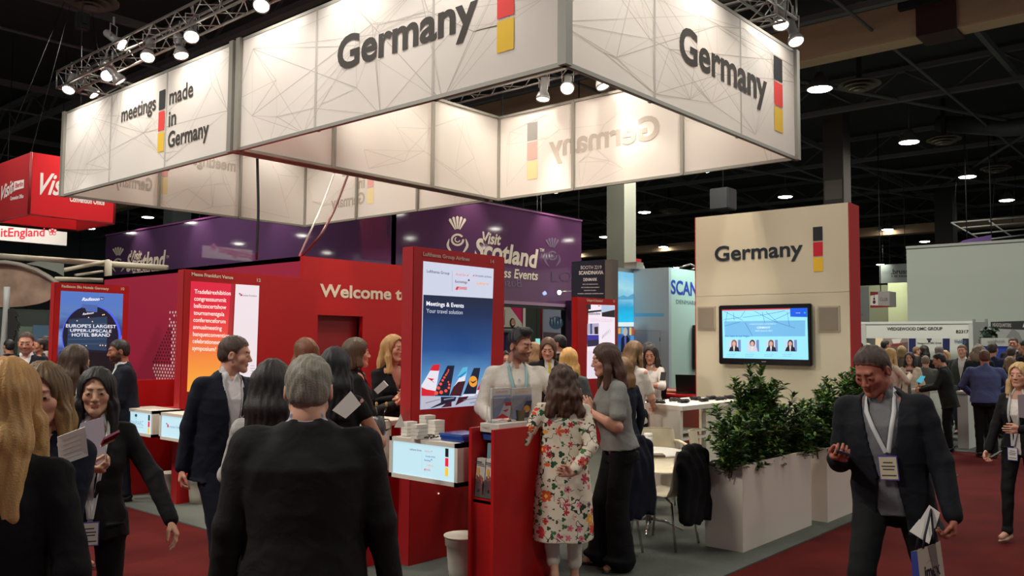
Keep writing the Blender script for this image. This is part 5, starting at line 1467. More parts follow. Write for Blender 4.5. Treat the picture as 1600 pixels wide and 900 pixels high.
for k in range(3):
    mb = MB(); mb.obox(c+Vector((.13, .0+.01*k, .010+k*.017)), (.12, 0, 0), (0, .115, 0), (0, 0, .008), mat('glossy_blue', (26, 60, 140), .2, coat=.6) if k < 2 else mat('glossy_blue_top', (60, 90, 160), .15, noise=.6, nscale=12, coat=.8)); mb.build('magazine', o)
c = atz(667, 687, 1.047)
for k in range(2): pass
mb = MB(); j = random.Random(4)
for k in range(26):
    q = c+Vector((j.uniform(-.02, .07), j.uniform(-.06, .04), .006+j.uniform(0, .018))); mb.lathe(q, [(.0, 0), (.009, .003), (.009, .008), (0, .011)], pmat((70, 58, 40)), 8)
o = mb.build('pin_pile'); tag(o, 'small heap of dark metal pins beside the leaflet stacks', 'pins', kind='stuff')
# stoneware mug with two pens
c = atz(591, 676, 1.12); c = Vector((4.42, 5.32, 1.12)); 
q = RM.T @ np.array([4.42, 5.32, 1.12-EYE])
c = atz(592, 680, 1.12)
MUG = mat('stoneware', (84, 84, 84), .3, noise=.35, nscale=30)
o = empty('mug', c, 'grey patterned stoneware mug holding two pens on the white desk', 'mug')
mb = MB(); mb.lathe(c, [(0, 0), (.040, 0), (.045, .01), (.047, .05), (.043, .085), (.035, .10), (.034, .125), (.030, .125), (.031, .1), (.038, .05), (0, .012)], MUG, 24); mb.build('cup', o)
rt = Vector((RM[0, 0], RM[1, 0], 0)); mb = MB(); mb.tube([c+rt*.04+Vector((0, 0, .03)), c+rt*.075+Vector((0, 0, .045)), c+rt*.085+Vector((0, 0, .08)), c+rt*.06+Vector((0, 0, .105)), c+rt*.034+Vector((0, 0, .105))], .006, mat('handle_tan', (150, 128, 96), .4), 8); mb.build('handle', o)
for k, (dx, tl) in enumerate(((-.01, -.01), (.012, .035))):
    o = empty('pen', c+rt*dx+Vector((0, 0, .1)), ('upright' if k == 0 else 'leaning')+' black pen with a wooden figure top in the grey mug', 'pen')
    mb = MB(); mb.tube([c+rt*dx+Vector((0, 0, .06)), c+rt*(dx+tl)+Vector((0, 0, .19))], .005, BLACKP, 8); mb.build('barrel', o)
    mb = MB(); e = c+rt*(dx+tl)+Vector((0, 0, .19)); mb.lathe(e, [(0, 0), (.009, .003), (.007, .012), (.010, .018), (.008, .028), (0, .032)], pmat((214, 170, 100)), 10); mb.build('top', o)
mb = MB(); c = atz(616, 668, 1.12); mb.add([c, c+rt*.04, c+rt*.045+Vector((0, 0, .10)), c+Vector((.05, .0, 0)), c+rt*.04+Vector((.05, 0, 0))], [(0, 1, 2), (3, 2, 4), (0, 2, 3), (1, 4, 2)], pmat((226, 222, 214))); tag(mb.build('folded_card'), 'small white tent card standing on the desk by the tower', 'card')
# waste bins
BINM = mat('cream_bin', (214, 206, 190), .5)
for (px, py, rr, h, lb) in ((262, 781, .11, .27, 'cream waste bin under the hotel counter'), (309, 790, .115, .28, 'cream waste bin under the fair company counter, second from left'), (723, 912, .135, .33, 'cream ribbed waste bin beside the brochure rack')):
    c = atz(px, py-4, .012)
    o = empty('waste_bin', c, lb, 'waste bin', 'cream waste bins')
    mb = MB(); pr_ = [(0, .002), (rr*.72, 0), (rr*.78, h*.25), (rr*.80, h*.26), (rr*.84, h*.5), (rr*.86, h*.51), (rr*.9, h*.78), (rr*.97, h*.79), (rr, h*.97), (rr*1.04, h*.98), (rr*1.03, h), (rr*.95, h*.99), (rr*.7, .02), (0, .02)]
    mb.lathe(c, pr_, BINM, 28); mb.build('tub', o)
    mb = MB(); mb.lathe(c, [(rr*1.02, h*.985), (rr*1.06, h*.98), (rr*1.05, h*1.01), (rr*.98, h*1.005)], BINM, 28); mb.build('rim', o)
# small wall light speck on the tower
mb = MB(); c = aty(685, 771, 4.985); mb.lathe(c, [(0, 0), (.006, .001), (.006, .004), (0, .005)], emat((220, 230, 220), 1.5), 10, (0, -1, 0)); mb.build('indicator', T14)
# red counter in the middle of the stand with laptop
o = empty('reception_counter', (11.5, 6.4, 0), 'red counter in the middle of the stand carrying a black laptop', 'counter')
a = atz(1012, 628, 1.12); b = atz(1088, 626, 1.12)
mb = MB(); mb.box((10.95, 5.95, .012), (12.2, 6.9, .97), RED, .01); mb.build('body', o)
mb = MB(); mb.box((10.9, 5.9, .97), (12.3, 7.6, 1.01), RED, .01); mb.build('top', o)
c = atx(1078, 618, 11.1); c.z = 1.01
o = empty('laptop', c, 'open black laptop seen from behind on the red counter', 'laptop')
u = Vector((.35, -.94, 0)).normalized(); v = Vector((-.94, -.35, 0)); mb = MB(); mb.obox(c+Vector((0, 0, .012))+v*-.1, u*.2, v*.13, (0, 0, .010), BLACKP); mb.build('base', o)
mb = MB(); mb.obox(c+Vector((0, 0, .15))+v*.03, u*.2, v*.035+Vector((0, 0, .13)), v*.006, BLACKP); mb.build('lid', o)
c = atx(1046, 612, 11.2)
mb = MB(); mb.box((c.x-.1, c.y-.3, 1.01), (c.x+.25, c.y+.2, 1.045), mat('wood_tray', (170, 112, 66), .5, noise=.2, nscale=30, stretch=(1, 8, 1)), .01); tag(mb.build('wooden_tray'), 'light wooden tray on the red counter behind the plastic cup', 'tray')
CLP = pmat((206, 190, 184), .3)
c = atx(1033, 618, 11.0); c.z = 1.01; mb = MB(); mb.lathe(c, [(0, 0), (.035, 0), (.045, .09), (.042, .09), (.032, .005)], CLP, 18); tag(mb.build('plastic_cup'), 'clear plastic cup at the left end of the red counter', 'cup')
# ---- cream wall with the television
o = empty('media_wall', (10.5, 4.7, 0), 'tall cream wall reading Germany with a flag and a television', 'wall panel')
MW = empty('x', (0, 0, 0)); bpy.data.objects.remove(MW)
mb = MB(); mb.box((10.5, 3.70, 0), (10.62, 5.79, 2.39), CREAM); mb.box((10.5, 3.70, 2.394), (10.62, 5.79, 3.49), CREAM); mb.build('cream_face', o)
mb = MB(); mb.box((10.62, 3.69, 0), (10.86, 5.80, 3.49), RED); mb.box((10.505, 3.685, 0), (10.62, 3.699, 3.49), RED); mb.box((10.505, 5.791, 0), (10.62, 5.805, 3.49), RED); mb.build('red_core', o)
F = Face('x', 10.5, .002); DL = mat('letter_anthracite', (40, 48, 54), .3, spec=.6)
mb = MB(); a = F.pu(1117, 408); b = F.pu(1255, 404); text_on(mb, F, 'Germany', (a[0], a[1]), (b[0], a[1]+.005), .205, DL, .022, uv=True); mb.build('lettering', o)
mb = MB(); a = F.pu(1271, 400)[0]; b = F.pu(1286, 400)[0]; flag(mb, F, a, b, F.pu(1280, 424)[1], GD, h=.175, g=.018); mb.build('flag_blocks', o)
for (x, y, lb) in ((1104, 479, 'left'), (1295, 478, 'right')):
    a = F.px(x, y); mb = MB(); mb.box((10.485, a.y-.135, a.z-.32), (10.5, a.y+.135, a.z), mat('speaker_frame', (186, 170, 148), .7))
    q = mb.build('speaker', o); mb = MB(); mb.box((10.478, a.y-.115, a.z-.30), (10.485, a.y+.115, a.z-.02), mat('speaker_grille', (150, 138, 120), .9, bump=.4, bscale=900)); mb.build('grille', q)
tv = empty('television', (10.4, 4.76, 1.5), 'black flat-screen television hanging on the cream wall', 'television')
mb = MB(); mb.box((10.40, 4.14, 1.475), (10.46, 5.40, 2.255), BLACKP, .012); mb.build('housing', tv)
mb = MB(); mb.box((10.46, 4.5, 1.7), (10.499, 5.0, 2.0), DARK); mb.build('bracket', tv)
F = Face('x', 10.398, 0); s_px = lambda x, y: (1080+x*.15, 460+y*.15)
def qq(mb, pts, m, l): face_poly(mb, F, [s_px(*p) for p in pts], m, l)
CY = emat((150, 226, 250), .95)
mb = MB(); qq(mb, [(322, 162), (1208, 140), (1222, 682), (332, 662)], CY, 1); ts = mb.build('screen', tv)
mb = MB(); qq(mb, [(345, 282), (1188, 270), (1188, 436), (352, 440)], emat((116, 186, 232), .9), 2); qq(mb, [(322, 160), (1030, 143), (1030, 156), (322, 172)], emat((226, 70, 80), .9), 3)
qq(mb, [(1030, 144), (1208, 140), (1210, 236), (1034, 232)], emat((20, 90, 226), .95), 3)
r = random.Random(5); lnm = emat((40, 96, 180), .7)
for (a, b) in (((350, 180), (540, 272)), ((540, 240), (760, 212)), ((660, 175), (850, 274)), ((850, 274), (1030, 190)), ((520, 235), (560, 172)), ((740, 180), (770, 300)), ((440, 190), (450, 270)), ((360, 290), (380, 180)), ((860, 280), (1080, 350)), ((1000, 180), (1025, 330)), ((350, 330), (510, 286)), ((560, 290), (640, 430)), ((340, 262), (520, 240)), ((760, 212), (980, 170)), ((780, 180), (900, 290))):
    dx, dy = b[0]-a[0], b[1]-a[1]; l = sqrt(dx*dx+dy*dy); n = (-dy/l*1.6, dx/l*1.6)
    qq(mb, [(a[0]-n[0], a[1]-n[1]), (b[0]-n[0], b[1]-n[1]), (b[0]+n[0], b[1]+n[1]), (a[0]+n[0], a[1]+n[1])], lnm, 4)
for k, (x, hc_, jc) in enumerate(((450, (150, 100, 70), (26, 26, 40)), (640, (40, 34, 34), (226, 226, 236)), (835, (120, 80, 60), (26, 30, 60)), (1035, (30, 26, 30), (24, 26, 40)))):
    qq(mb, [(x-60, 474), (x+68, 473), (x+70, 596), (x-62, 592)], emat((190, 214, 236), .9), 5)
    qq(mb, [(x+40, 474), (x+68, 473), (x+70, 596), (x+42, 594)], emat((120, 140, 200), .8), 6)
    qq(mb, circ(x, 508, 28, 36, 14), emat(hc_, .6), 7); 
    if k in (0, 2, 3): qq(mb, [(x-26, 505), (x+26, 505), (x+30, 556), (x-30, 556)], emat(hc_, .6), 7)
    qq(mb, [(x-54, 592), (x-40, 552), (x-12, 540), (x+12, 540), (x+44, 552), (x+56, 594)], emat(jc, .7), 8)
    qq(mb, [(x-10, 540), (x+10, 540), (x+4, 592), (x-4, 592)], emat((236, 226, 236), .8), 9); qq(mb, circ(x, 515, 19, 27, 12), emat((226, 176, 160), .8), 10)
mb.build('slide', ts)
mb = MB(); tb_ = emat((30, 110, 200), .7); tw = emat((230, 244, 252), 1)
text_on(mb, F, 'Our team in Las Vegas', s_px(354, 442), s_px(608, 442), .024, tb_, .01, lay=11)
text_on(mb, F, 'CONVENTION BUREAU AND PARTNERS OF', s_px(610, 316), s_px(888, 312), .014, tw, lay=11); text_on(mb, F, 'GERMANY', s_px(688, 356), s_px(830, 354), .026, tw, .01, lay=11); text_on(mb, F, 'IMEX America 2017', s_px(672, 386), s_px(852, 384), .016, tw, lay=11)
text_on(mb, F, '10:42', s_px(1095, 198), s_px(1140, 198), .012, tw, lay=11); qq(mb, circ(1188, 192, 9, 9, 10), emat((40, 210, 180), .9), 11)
for x in (375, 565, 765, 955):
    text_on(mb, F, 'Team member', s_px(x, 628), s_px(x+100, 628), .009, tb_, lay=11); text_on(mb, F, 'Germany office', s_px(x, 646), s_px(x+86, 646), .008, tb_, lay=11)
mb.build('slide_text', ts)
mb = MB(); F2 = Face('x', 10.398, 0); text_on(mb, F2, 'SHARP', s_px(735, 704), s_px(782, 704), .010, pmat((190, 190, 190)), .02, lay=2); mb.build('maker_mark', tv)
# ---- white info counter with the lanyards
o = empty('information_counter', (9.2, 5.2, 0), 'white counter spread with black lanyards in front of the cream wall', 'counter')
def prism(mb, pts, z0, z1, m):
    n = len(pts); vs = [(x, y, z0) for x, y in pts]+[(x, y, z1) for x, y in pts]
    return mb.add(vs, [tuple(range(n))[::-1], tuple(range(n, 2*n))]+[(i, (i+1) % n, n+(i+1) % n, n+i) for i in range(n)], m)
A_, B_, C_, D2 = (8.38, 4.8), (9.95, 4.8), (9.95, 5.55), (8.62, 5.52)
mb = MB(); prism(mb, [A_, B_, C_, D2], 1.0, 1.05, WHITE); mb.build('worktop', o)
mb = MB(); prism(mb, [(8.39, 4.83), (8.45, 4.83), (8.70, 5.50), (8.63, 5.50)], 0, 1.0, WHITE); mb.build('end_panel', o)
mb = MB(); prism(mb, [(9.0, 4.84), (9.93, 4.84), (9.93, 4.9), (9.0, 4.9)], 0, 1.0, WHITE); prism(mb, [(8.45, 5.44), (9.93, 5.44), (9.93, 5.5), (8.66, 5.5)], 0, 1.0, RED); mb.build('front_panel', o)
mb = MB(); prism(mb, [(8.46, 4.84), (9.0, 4.84), (9.0, 5.42), (8.62, 5.42)], .66, .69, WHITE); prism(mb, [(8.46, 4.84), (9.0, 4.84), (9.0, 5.42), (8.62, 5.42)], .74, .76, WHITE); mb.build('shelf', o)
r = random.Random(11); LB = mat('black_lanyard', (24, 24, 28), .5)
for k in range(9):
    c = atz((1012, 1024, 1048, 1062, 1080, 1094, 1106, 1120, 1134)[k]+6, (629, 630, 627, 629, 625, 627, 624, 625, 623)[k], 1.055)
    mb = MB()
    for j in range(7):
        a0 = r.uniform(0, 6.28); pts = [c+Vector((cos(a0+t*.7)*.075*(1+.3*sin(3*t+j)), sin(a0+t*.7)*.05*(1+.3*cos(2*t)), .006+.005*j+.004*sin(t*2))) for t in range(8)]
        mb.tube(pts, .006, LB, 5)
    tag(mb.build('lanyard_bundle'), 'coil of black lanyards on the white counter, '+('leftmost of nine', 'second from the left', 'third from the left', 'fourth from the left', 'middle one of nine', 'fourth from the right', 'third from the right', 'second from the right', 'rightmost, touching the laurel')[k], 'lanyards', 'lanyard bundles on the white counter')
# ---- planters with laurel bushes
def planter(x0, x1, y0, y1, z1, lb, seed):
    o = empty('planter', ((x0+x1)/2, (y0+y1)/2, 0), lb, 'planter')
    PL = mat('planter_white', (222, 210, 196), .5); t = .02
    mb = MB(); mb.box((x0, y0, .012), (x1, y0+t, z1), PL); mb.box((x0, y1-t, .012), (x1, y1, z1), PL); mb.box((x0, y0+t, .012), (x0+t, y1-t, z1), PL); mb.box((x1-t, y0+t, .012), (x1, y1-t, z1), PL); mb.build('box', o)
    mb = MB(); mb.box((x0+t, y0+t, z1-.10), (x1-t, y1-t, z1-.06), mat('soil', (34, 26, 20), .95, noise=.4, nscale=40)); mb.build('soil', o)
    return o
planter(6.70, 8.16, 3.27, 3.62, .73, 'long white planter box at the aisle, nearer of the two', 1)
planter(8.38, 9.9, 3.20, 3.55, .73, 'long white planter box at the aisle, further one', 2)
LEAF = bpy.data.materials.new('laurel_leaf'); LEAF.use_nodes = True
nt = LEAF.node_tree; b = nt.nodes['Principled BSDF']; oi = nt.nodes.new('ShaderNodeVertexColor'); oi.layer_name = 'Col'
nt.links.new(oi.outputs[0], b.inputs['Base Color']); b.inputs['Roughness'].default_value = .38; b.inputs['Specular IOR Level'].default_value = .5
def bush(x0, x1, y, zb, tops, lb, seed, nst=26, dens=1.0):
    """upright stems in a row, each with whorls of pointed leaves; tops: list of (x, height)"""
    r = random.Random(seed); root = empty('laurel_bush', ((x0+x1)/2, y, zb), lb, 'bush')
    st = MB(); V = []; F = []; C = []; SM = mat('laurel_stem', (86, 74, 48), .8)
    g1 = np.array(lin((62, 100, 40))); g2 = np.array(lin((34, 62, 30))); g3 = np.array(lin((122, 150, 52)))
    xs = [t[0] for t in tops]; hs = [t[1] for t in tops]
    def leaf(p, d, L, col):
        d = d.normalized(); s_ = d.cross(Vector((0, 0, 1)));
        if s_.length < .1: s_ = Vector((1, 0, 0))
        s_.normalize(); n = s_.cross(d).normalized()
        s_ = (s_+n*r.uniform(-.5, .5)).normalized(); n = s_.cross(d).normalized(); w = L*.2
        pts = [p, p+d*L*.3+s_*w+n*L*.06, p+d*L*.65+s_*w*.85+n*L*.05, p+d*L-n*L*.12, p+d*L*.65-s_*w*.85+n*L*.05, p+d*L*.3-s_*w+n*L*.06, p+d*L*.3-n*L*.02, p+d*L*.65-n*L*.02]
        b = len(V); V.extend([tuple(q) for q in pts]); F.extend([(b, b+1, b+2, b+7), (b, b+7, b+7, b+6)][:0]+[(b, b+1, b+6), (b+1, b+2, b+7, b+6), (b+2, b+3, b+7), (b+3, b+4, b+7), (b+4, b+5, b+6, b+7), (b+5, b, b+6)]); C.extend([col]*8)
    for k in range(nst):
        bx = r.uniform(x0, x1); by = y+r.uniform(-.10, .10); top = np.interp(bx, xs, hs)*r.uniform(.72, 1.0)
        if r.random() < .15: top = np.interp(bx, xs, hs)*1.0
        lx, ly = r.uniform(-.16, .16), r.uniform(-.2, .16)
        pts = [Vector((bx+lx*(t/5)**1.4, by+ly*(t/5)**1.4, zb-.08+(top+.08)*t/5)) for t in range(6)]
        st.tube(pts, .006, SM, 5, r2=.003)
        nb = int(9*dens)
        brs = [(pts, 1.0)]
        for j in range(nb):
            t = r.uniform(.0, .9); i = int(t*5); p = pts[i].lerp(pts[min(5, i+1)], t*5-i); a = r.uniform(0, 6.28); L = r.uniform(.06, .16)*(1.15-t*.5)
            e = p+Vector((cos(a)*L, sin(a)*L, L*r.uniform(.2, .9))); st.tube([p, e], .003, SM, 4); brs.append(([p, p.lerp(e, .5), e], .6))
        for bp, f_ in brs:
            n = max(3, int((bp[-1]-bp[0]).length/.022))
            for i in range(n):
                t = (i+1)/n
                if f_ == 1.0 and t < .12: continue
                s_ = t*(len(bp)-1); i0 = min(int(s_), len(bp)-2); p = bp[i0].lerp(bp[i0+1], s_-i0); ax = (bp[i0+1]-bp[i0]).normalized()
                for m_ in range(2 if t < .97 else 5):
                    a = i*2.4+m_*(3.14 if t < .97 else 1.26)+r.uniform(-.4, .4); side = Vector((cos(a), sin(a), 0)); d = side*.9+ax*(.35+t*.5)+Vector((0, 0, r.uniform(-.25, .15)))
                    v = r.random(); col = g1*(.7+.6*v)
                    if v < .35: col = g2*(.8+v)
                    if t > .93 and r.random() < .45: col = g3*r.uniform(.6, 1)
                    leaf(p, d, r.uniform(.055, .098)*(1 if t < .97 else .8), col)
    st.build('stems', root)
    inv = root.location
    me = bpy.data.meshes.new('leaves'); me.from_pydata([(a-inv.x, b_-inv.y, c-inv.z) for a, b_, c in V], [], F); me.materials.append(LEAF)
    ca = me.color_attributes.new('Col', 'FLOAT_COLOR', 'POINT'); ca.data.foreach_set('color', np.hstack([np.array(C), np.ones((len(C), 1))]).astype(np.float32).ravel()); me.update()
    lo = bpy.data.objects.new('leaves', me); S.collection.objects.link(lo); lo.parent = root
    return root
bush(6.55, 8.1, 3.44, .70, [(6.5, .30), (6.66, .44), (6.9, .50), (7.1, .46), (7.3, .84), (7.5, .82), (7.75, .56), (8.1, .40)], 'dark green laurel bush filling the nearer planter box', 5, 46, 1.4)
bush(8.35, 9.85, 3.38, .70, [(8.3, .42), (8.6, .56), (8.9, .66), (9.15, .78), (9.6, .80), (9.9, .74)], 'dark green laurel bush filling the further planter box', 9, 42, 1.4)
# ---- table and chairs
c = atz(1020, 710, .74); c += Vector((.18, .16, 0))
o = empty('bistro_table', (c.x, c.y, 0), 'round white bistro table with the paper cup on it', 'table')
mb = MB(); mb.lathe((c.x, c.y, .71), [(0, 0), (.30, 0), (.36, .012), (.365, .022), (.355, .03), (0, .03)], WHITE, 36); mb.build('table_top', o)
mb = MB(); mb.tube([(c.x, c.y, .08), (c.x, c.y, .71)], .028, CHROME, 14); mb.build('column', o)
for k in range(4):
    a = k*pi/2+.5; mb = MB(); mb.tube([(c.x+cos(a)*.02, c.y+sin(a)*.02, .12), (c.x+cos(a)*.16, c.y+sin(a)*.16, .10), (c.x+cos(a)*.32, c.y+sin(a)*.32, .03)], .016, CHROME, 8, r2=.011); mb.build('foot', o)
p = atz(1013, 703, .741)
o = empty('paper_cup', p, 'white takeaway paper cup with lid on the round table', 'cup')
mb = MB(); mb.lathe(p, [(0, 0), (.031, 0), (.042, .135), (0, .135)], pmat((230, 222, 212)), 24); mb.lathe(p, [(.0365, .06), (.0372, .06), (.0380, .085), (.0374, .085)], pmat((214, 190, 184)), 24); mb.build('cup', o)
mb = MB(); mb.lathe(p, [(.044, .135), (.045, .142), (.04, .148), (.038, .158), (0, .158)], pmat((236, 232, 224)), 24); mb.build('lid', o)
p = atz(1020, 713, .741); mb = MB(); mb.obox(p+Vector((0, 0, .01)), Vector((.66, -.75, 0))*.10, Vector((.75, .66, 0))*.07, (0, 0, .009), pmat((110, 92, 74))); tag(mb.build('notebook'), 'brown notebook at the edge of the round table', 'notebook')
SHELL = mat('chair_shell', (216, 206, 180), .35)
def shell_chair(x, y, rz, lb, arms=True):
    o = empty('shell_chair', (x, y, 0), lb, 'chair', None, rz)
    M = Matrix.LocRotScale(Vector((x, y, 0)), o.rotation_euler, None)
    # seat and back: one curved sheet, faces +y
    mb = MB(); prof = [(.24, .425), (.22, .445), (.14, .455), (0, .445), (-.12, .44), (-.18, .46), (-.215, .52), (-.235, .62), (-.25, .72), (-.262, .82), (-.266, .84)]
    n = 9; vs = []; 
    for side in (0, 1):
        for i, (py_, pz) in enumerate(prof):
            w = np.interp(i, [0, 3, 5, 7, 10], [.20, .225, .215, .225, .19])
            for k in range(n):
                u = -1+2*k/(n-1); cu = .03*u*u
                yy, zz = (py_, pz+cu*.6) if i < 5 else (py_+cu*1.4, pz)
                nrm = (0, .0, -.010) if i < 5 else (0, -.010, 0)
                p = Vector((u*w, yy, zz))+(Vector(nrm) if side else Vector((0, 0, 0))); vs.append(M @ p)
    m_ = len(prof)*n; fs = []
    for i in range(len(prof)-1):
        for k in range(n-1):
            a = i*n+k; fs.append((a, a+1, a+n+1, a+n)); fs.append((m_+a, m_+a+n, m_+a+n+1, m_+a+1))
    for i in range(len(prof)-1): fs.append((i*n, i*n+n, m_+i*n+n, m_+i*n)); fs.append((i*n+n-1, m_+i*n+n-1, m_+i*n+2*n-1, i*n+2*n-1))
    fs.append(tuple(range(n))+tuple(m_+k for k in range(n))[::-1]); e = (len(prof)-1)*n; fs.append(tuple(e+k for k in range(n))[::-1]+tuple(m_+e+k for k in range(n)))
    mb.add(vs, fs, SHELL, True); mb.build('shell', o)
    for sx, sy in ((-1, 1), (1, 1), (-1, -1), (1, -1)):
        mb = MB(); mb.tube([M @ Vector((sx*.15, sy*.10, .435)), M @ Vector((sx*.18, sy*.17, .40)), M @ Vector((sx*.215, sy*.225, .012))], .011, CHROME, 8); mb.build('leg', o)
    if arms:
        for sx in (-1, 1):
            mb = MB(); mb.tube([M @ Vector((sx*.2, -.23, .70)), M @ Vector((sx*.255, -.17, .70)), M @ Vector((sx*.27, .10, .685)), M @ Vector((sx*.26, .15, .66))], .016, SHELL, 8); mb.build('armrest', o)
    return o
q = atz(1040, 742, .44); shell_chair(q.x+.36, q.y+.28, radians(135), 'cream shell chair standing behind the round table')
ch = Vector((6.52, 3.92, 0)); shell_chair(ch.x, ch.y, radians(3), 'cream shell chair draped with the black jacket by the planter', arms=False)
shell_chair(5.90, 4.10, radians(2), 'cream shell chair under the navy coat, beside the woman in black trousers', arms=False)
q = atz(1096, 702, .72); shell_chair(8.1, 4.25, radians(200), 'cream shell chair seen through the laurel leaves', arms=False)
# black jacket hung over the chair back
def coat(c, yaw, lb, m=None):
    F = Field((-.33, -.22, .2), (.33, .22, .95), .009)
    fr0 = (np.zeros(3), np.eye(3))
    F.loft([(.25, .215, .05, -.07), (.5, .23, .075, -.05), (.7, .225, .085, -.03), (.80, .19, .07, -.01), (.865, .12, .045, 0)], fr0, .02)
    F.cap((-.17, -.03, .80), (-.235, -.05, .30), .05, .040, .02); F.cap((.17, -.03, .80), (.225, -.03, .36), .05, .042, .02)
    F.cap((-.10, -.02, .85), (.10, -.02, .85), .045, k=.03)
    F.all(lambda P, d: np.maximum(d+.006*np.sin(P[..., 0]*55+3*np.sin(P[..., 2]*8)), (.235+.035*np.sin(P[..., 0]*14+.8)+.02*np.sin(P[..., 0]*31))-P[..., 2]))
    F.rough(.005, 25, 2)
    V, Fc = F.mesh(); o = np_mesh('jacket', [(V, Fc, 0)], [m or mat('coat_black', (15, 15, 17), .85, bump=.3, bscale=300, spec=.2)])
    o.location = c; o.rotation_euler = (0, 0, yaw); return tag(o, lb, 'jacket')
coat(Vector((6.50, 3.92-.275, .0)), radians(3), 'black jacket hung over the back of the chair by the planter')
coat(Vector((5.88, 4.10-.275, .11)), radians(2), 'dark navy coat hung over the chair beside the black trousers', mat('coat_navy', (20, 24, 38), .85, bump=.3, bscale=300, spec=.2))
# ================================================================== other stands around
def beam(at_, to, e, col=(1, .92, .84), size=80):
    """an unseen spotlight added to brighten a neighbouring stand"""
    l = bpy.data.lights.new('stand_fill', 'SPOT'); l.energy = e; l.color = col; l.spot_size = radians(size); l.spot_blend = .8; l.shadow_soft_size = .1
    lo = bpy.data.objects.new('stand_fill', l); S.collection.objects.link(lo); lo.location = at_; lo.rotation_euler = (Vector(to)-Vector(at_)).to_track_quat('-Z', 'Y').to_euler()
beam((8.5, 18.9, 7.6), (8.4, 20.5, 5.2), 420); beam((5.2, 21.2, 7.4), (7.08, 21.5, 5.2), 260); beam((5.5, 26, 7.4), (6.0, 29, 5.2), 700); beam((9, 26.5, 7.4), (9.2, 29, 5.2), 400)
beam((5.6, 15.4, 5.6), (5.9, 17.5, 3.0), 130); beam((18.6, 21.8, 4.6), (18.9, 24, 3.0), 240); beam((19.6, 20.0, 4.4), (20.2, 21.6, 2.2), 90)
for x_ in (15.3, 16.6, 17.9): beam((x_, 8.1, 3.9), (x_+.1, 8.77, 2.4), 75, (.80, 1, .94), 110)
beam((43.6, 14.0, 6.8), (46, 14.2, 4.0), 900, (.95, 1, .8)); beam((42, 16.0, 7.5), (44, 15.5, 5.2), 300)
# ---- purple banner box
PUR = mat('purple_panel', (88, 60, 96), .045, spec=1)
PUR2 = mat('purple_panel_warm', (98, 62, 96), .05, spec=1)
CRM = mat('cream_print', (226, 212, 190), .6); GHO = mat('ghost_print', (112, 92, 116), .5)
pb = empty('hanging_banner', (13.55, 15.65, 2.9), 'glossy purple banner box with cream thistle and Visit Scotland lettering', 'banner')
mb = MB(); mb.box((13.55, 15.65, 2.89), (13.63, 31.6, 5.5), PUR); mb.build('left_panel', pb)
for (lx, ly, tx_, ty_) in ((13.0, 29, 13.6, 28.6), (13.0, 25, 13.6, 24.6), (13.0, 20.5, 13.6, 20.1), (16.0, 15.1, 16.3, 15.7), (19.4, 15.1, 19.6, 15.7)):
    l = bpy.data.lights.new('banner_beam', 'SPOT'); l.energy = 150; l.color = (1, .86, .8); l.spot_size = radians(75); l.spot_blend = .9; l.shadow_soft_size = .08
    lo = bpy.data.objects.new('banner_beam', l); S.collection.objects.link(lo); lo.location = (lx, ly, 6.3); lo.rotation_euler = (Vector((tx_, ty_, 3.9))-Vector((lx, ly, 6.3))).to_track_quat('-Z', 'Y').to_euler()
mb = MB(); mb.box((13.55, 15.65, 2.89), (21.2, 15.73, 5.5), PUR2); mb.build('right_panel', pb)
mb = MB(); mb.box((13.52, 15.62, 5.5), (21.22, 15.75, 5.55), mat('purple_rim', (120, 60, 110), .4)); mb.box((13.52, 15.62, 5.5), (13.66, 31.6, 5.55), mat('purple_rim', (120, 60, 110), .4))
mb.box((15.0, 15.6, 2.80), (21.2, 15.8, 2.89), mat('pink_lip', (150, 120, 140), .4)); mb.box((15.0, 15.62, 2.72), (21.2, 15.8, 2.80), DARK); mb.build('trim_rail', pb)
mb = MB()
for x in (13.6, 17.5, 21.1): mb.tube([(x, 15.69, 5.5), (x, 15.69, 11.2)], .02, DARK, 5)
for y in (20, 25, 30): mb.tube([(13.6, y, 5.5), (13.6, y, 11.2)], .02, DARK, 5)
mb.build('hanger', pb)
F = Face('y', 15.65, .004); Z = lambda x, y: (680+x*.15551, 330+y*.15551)
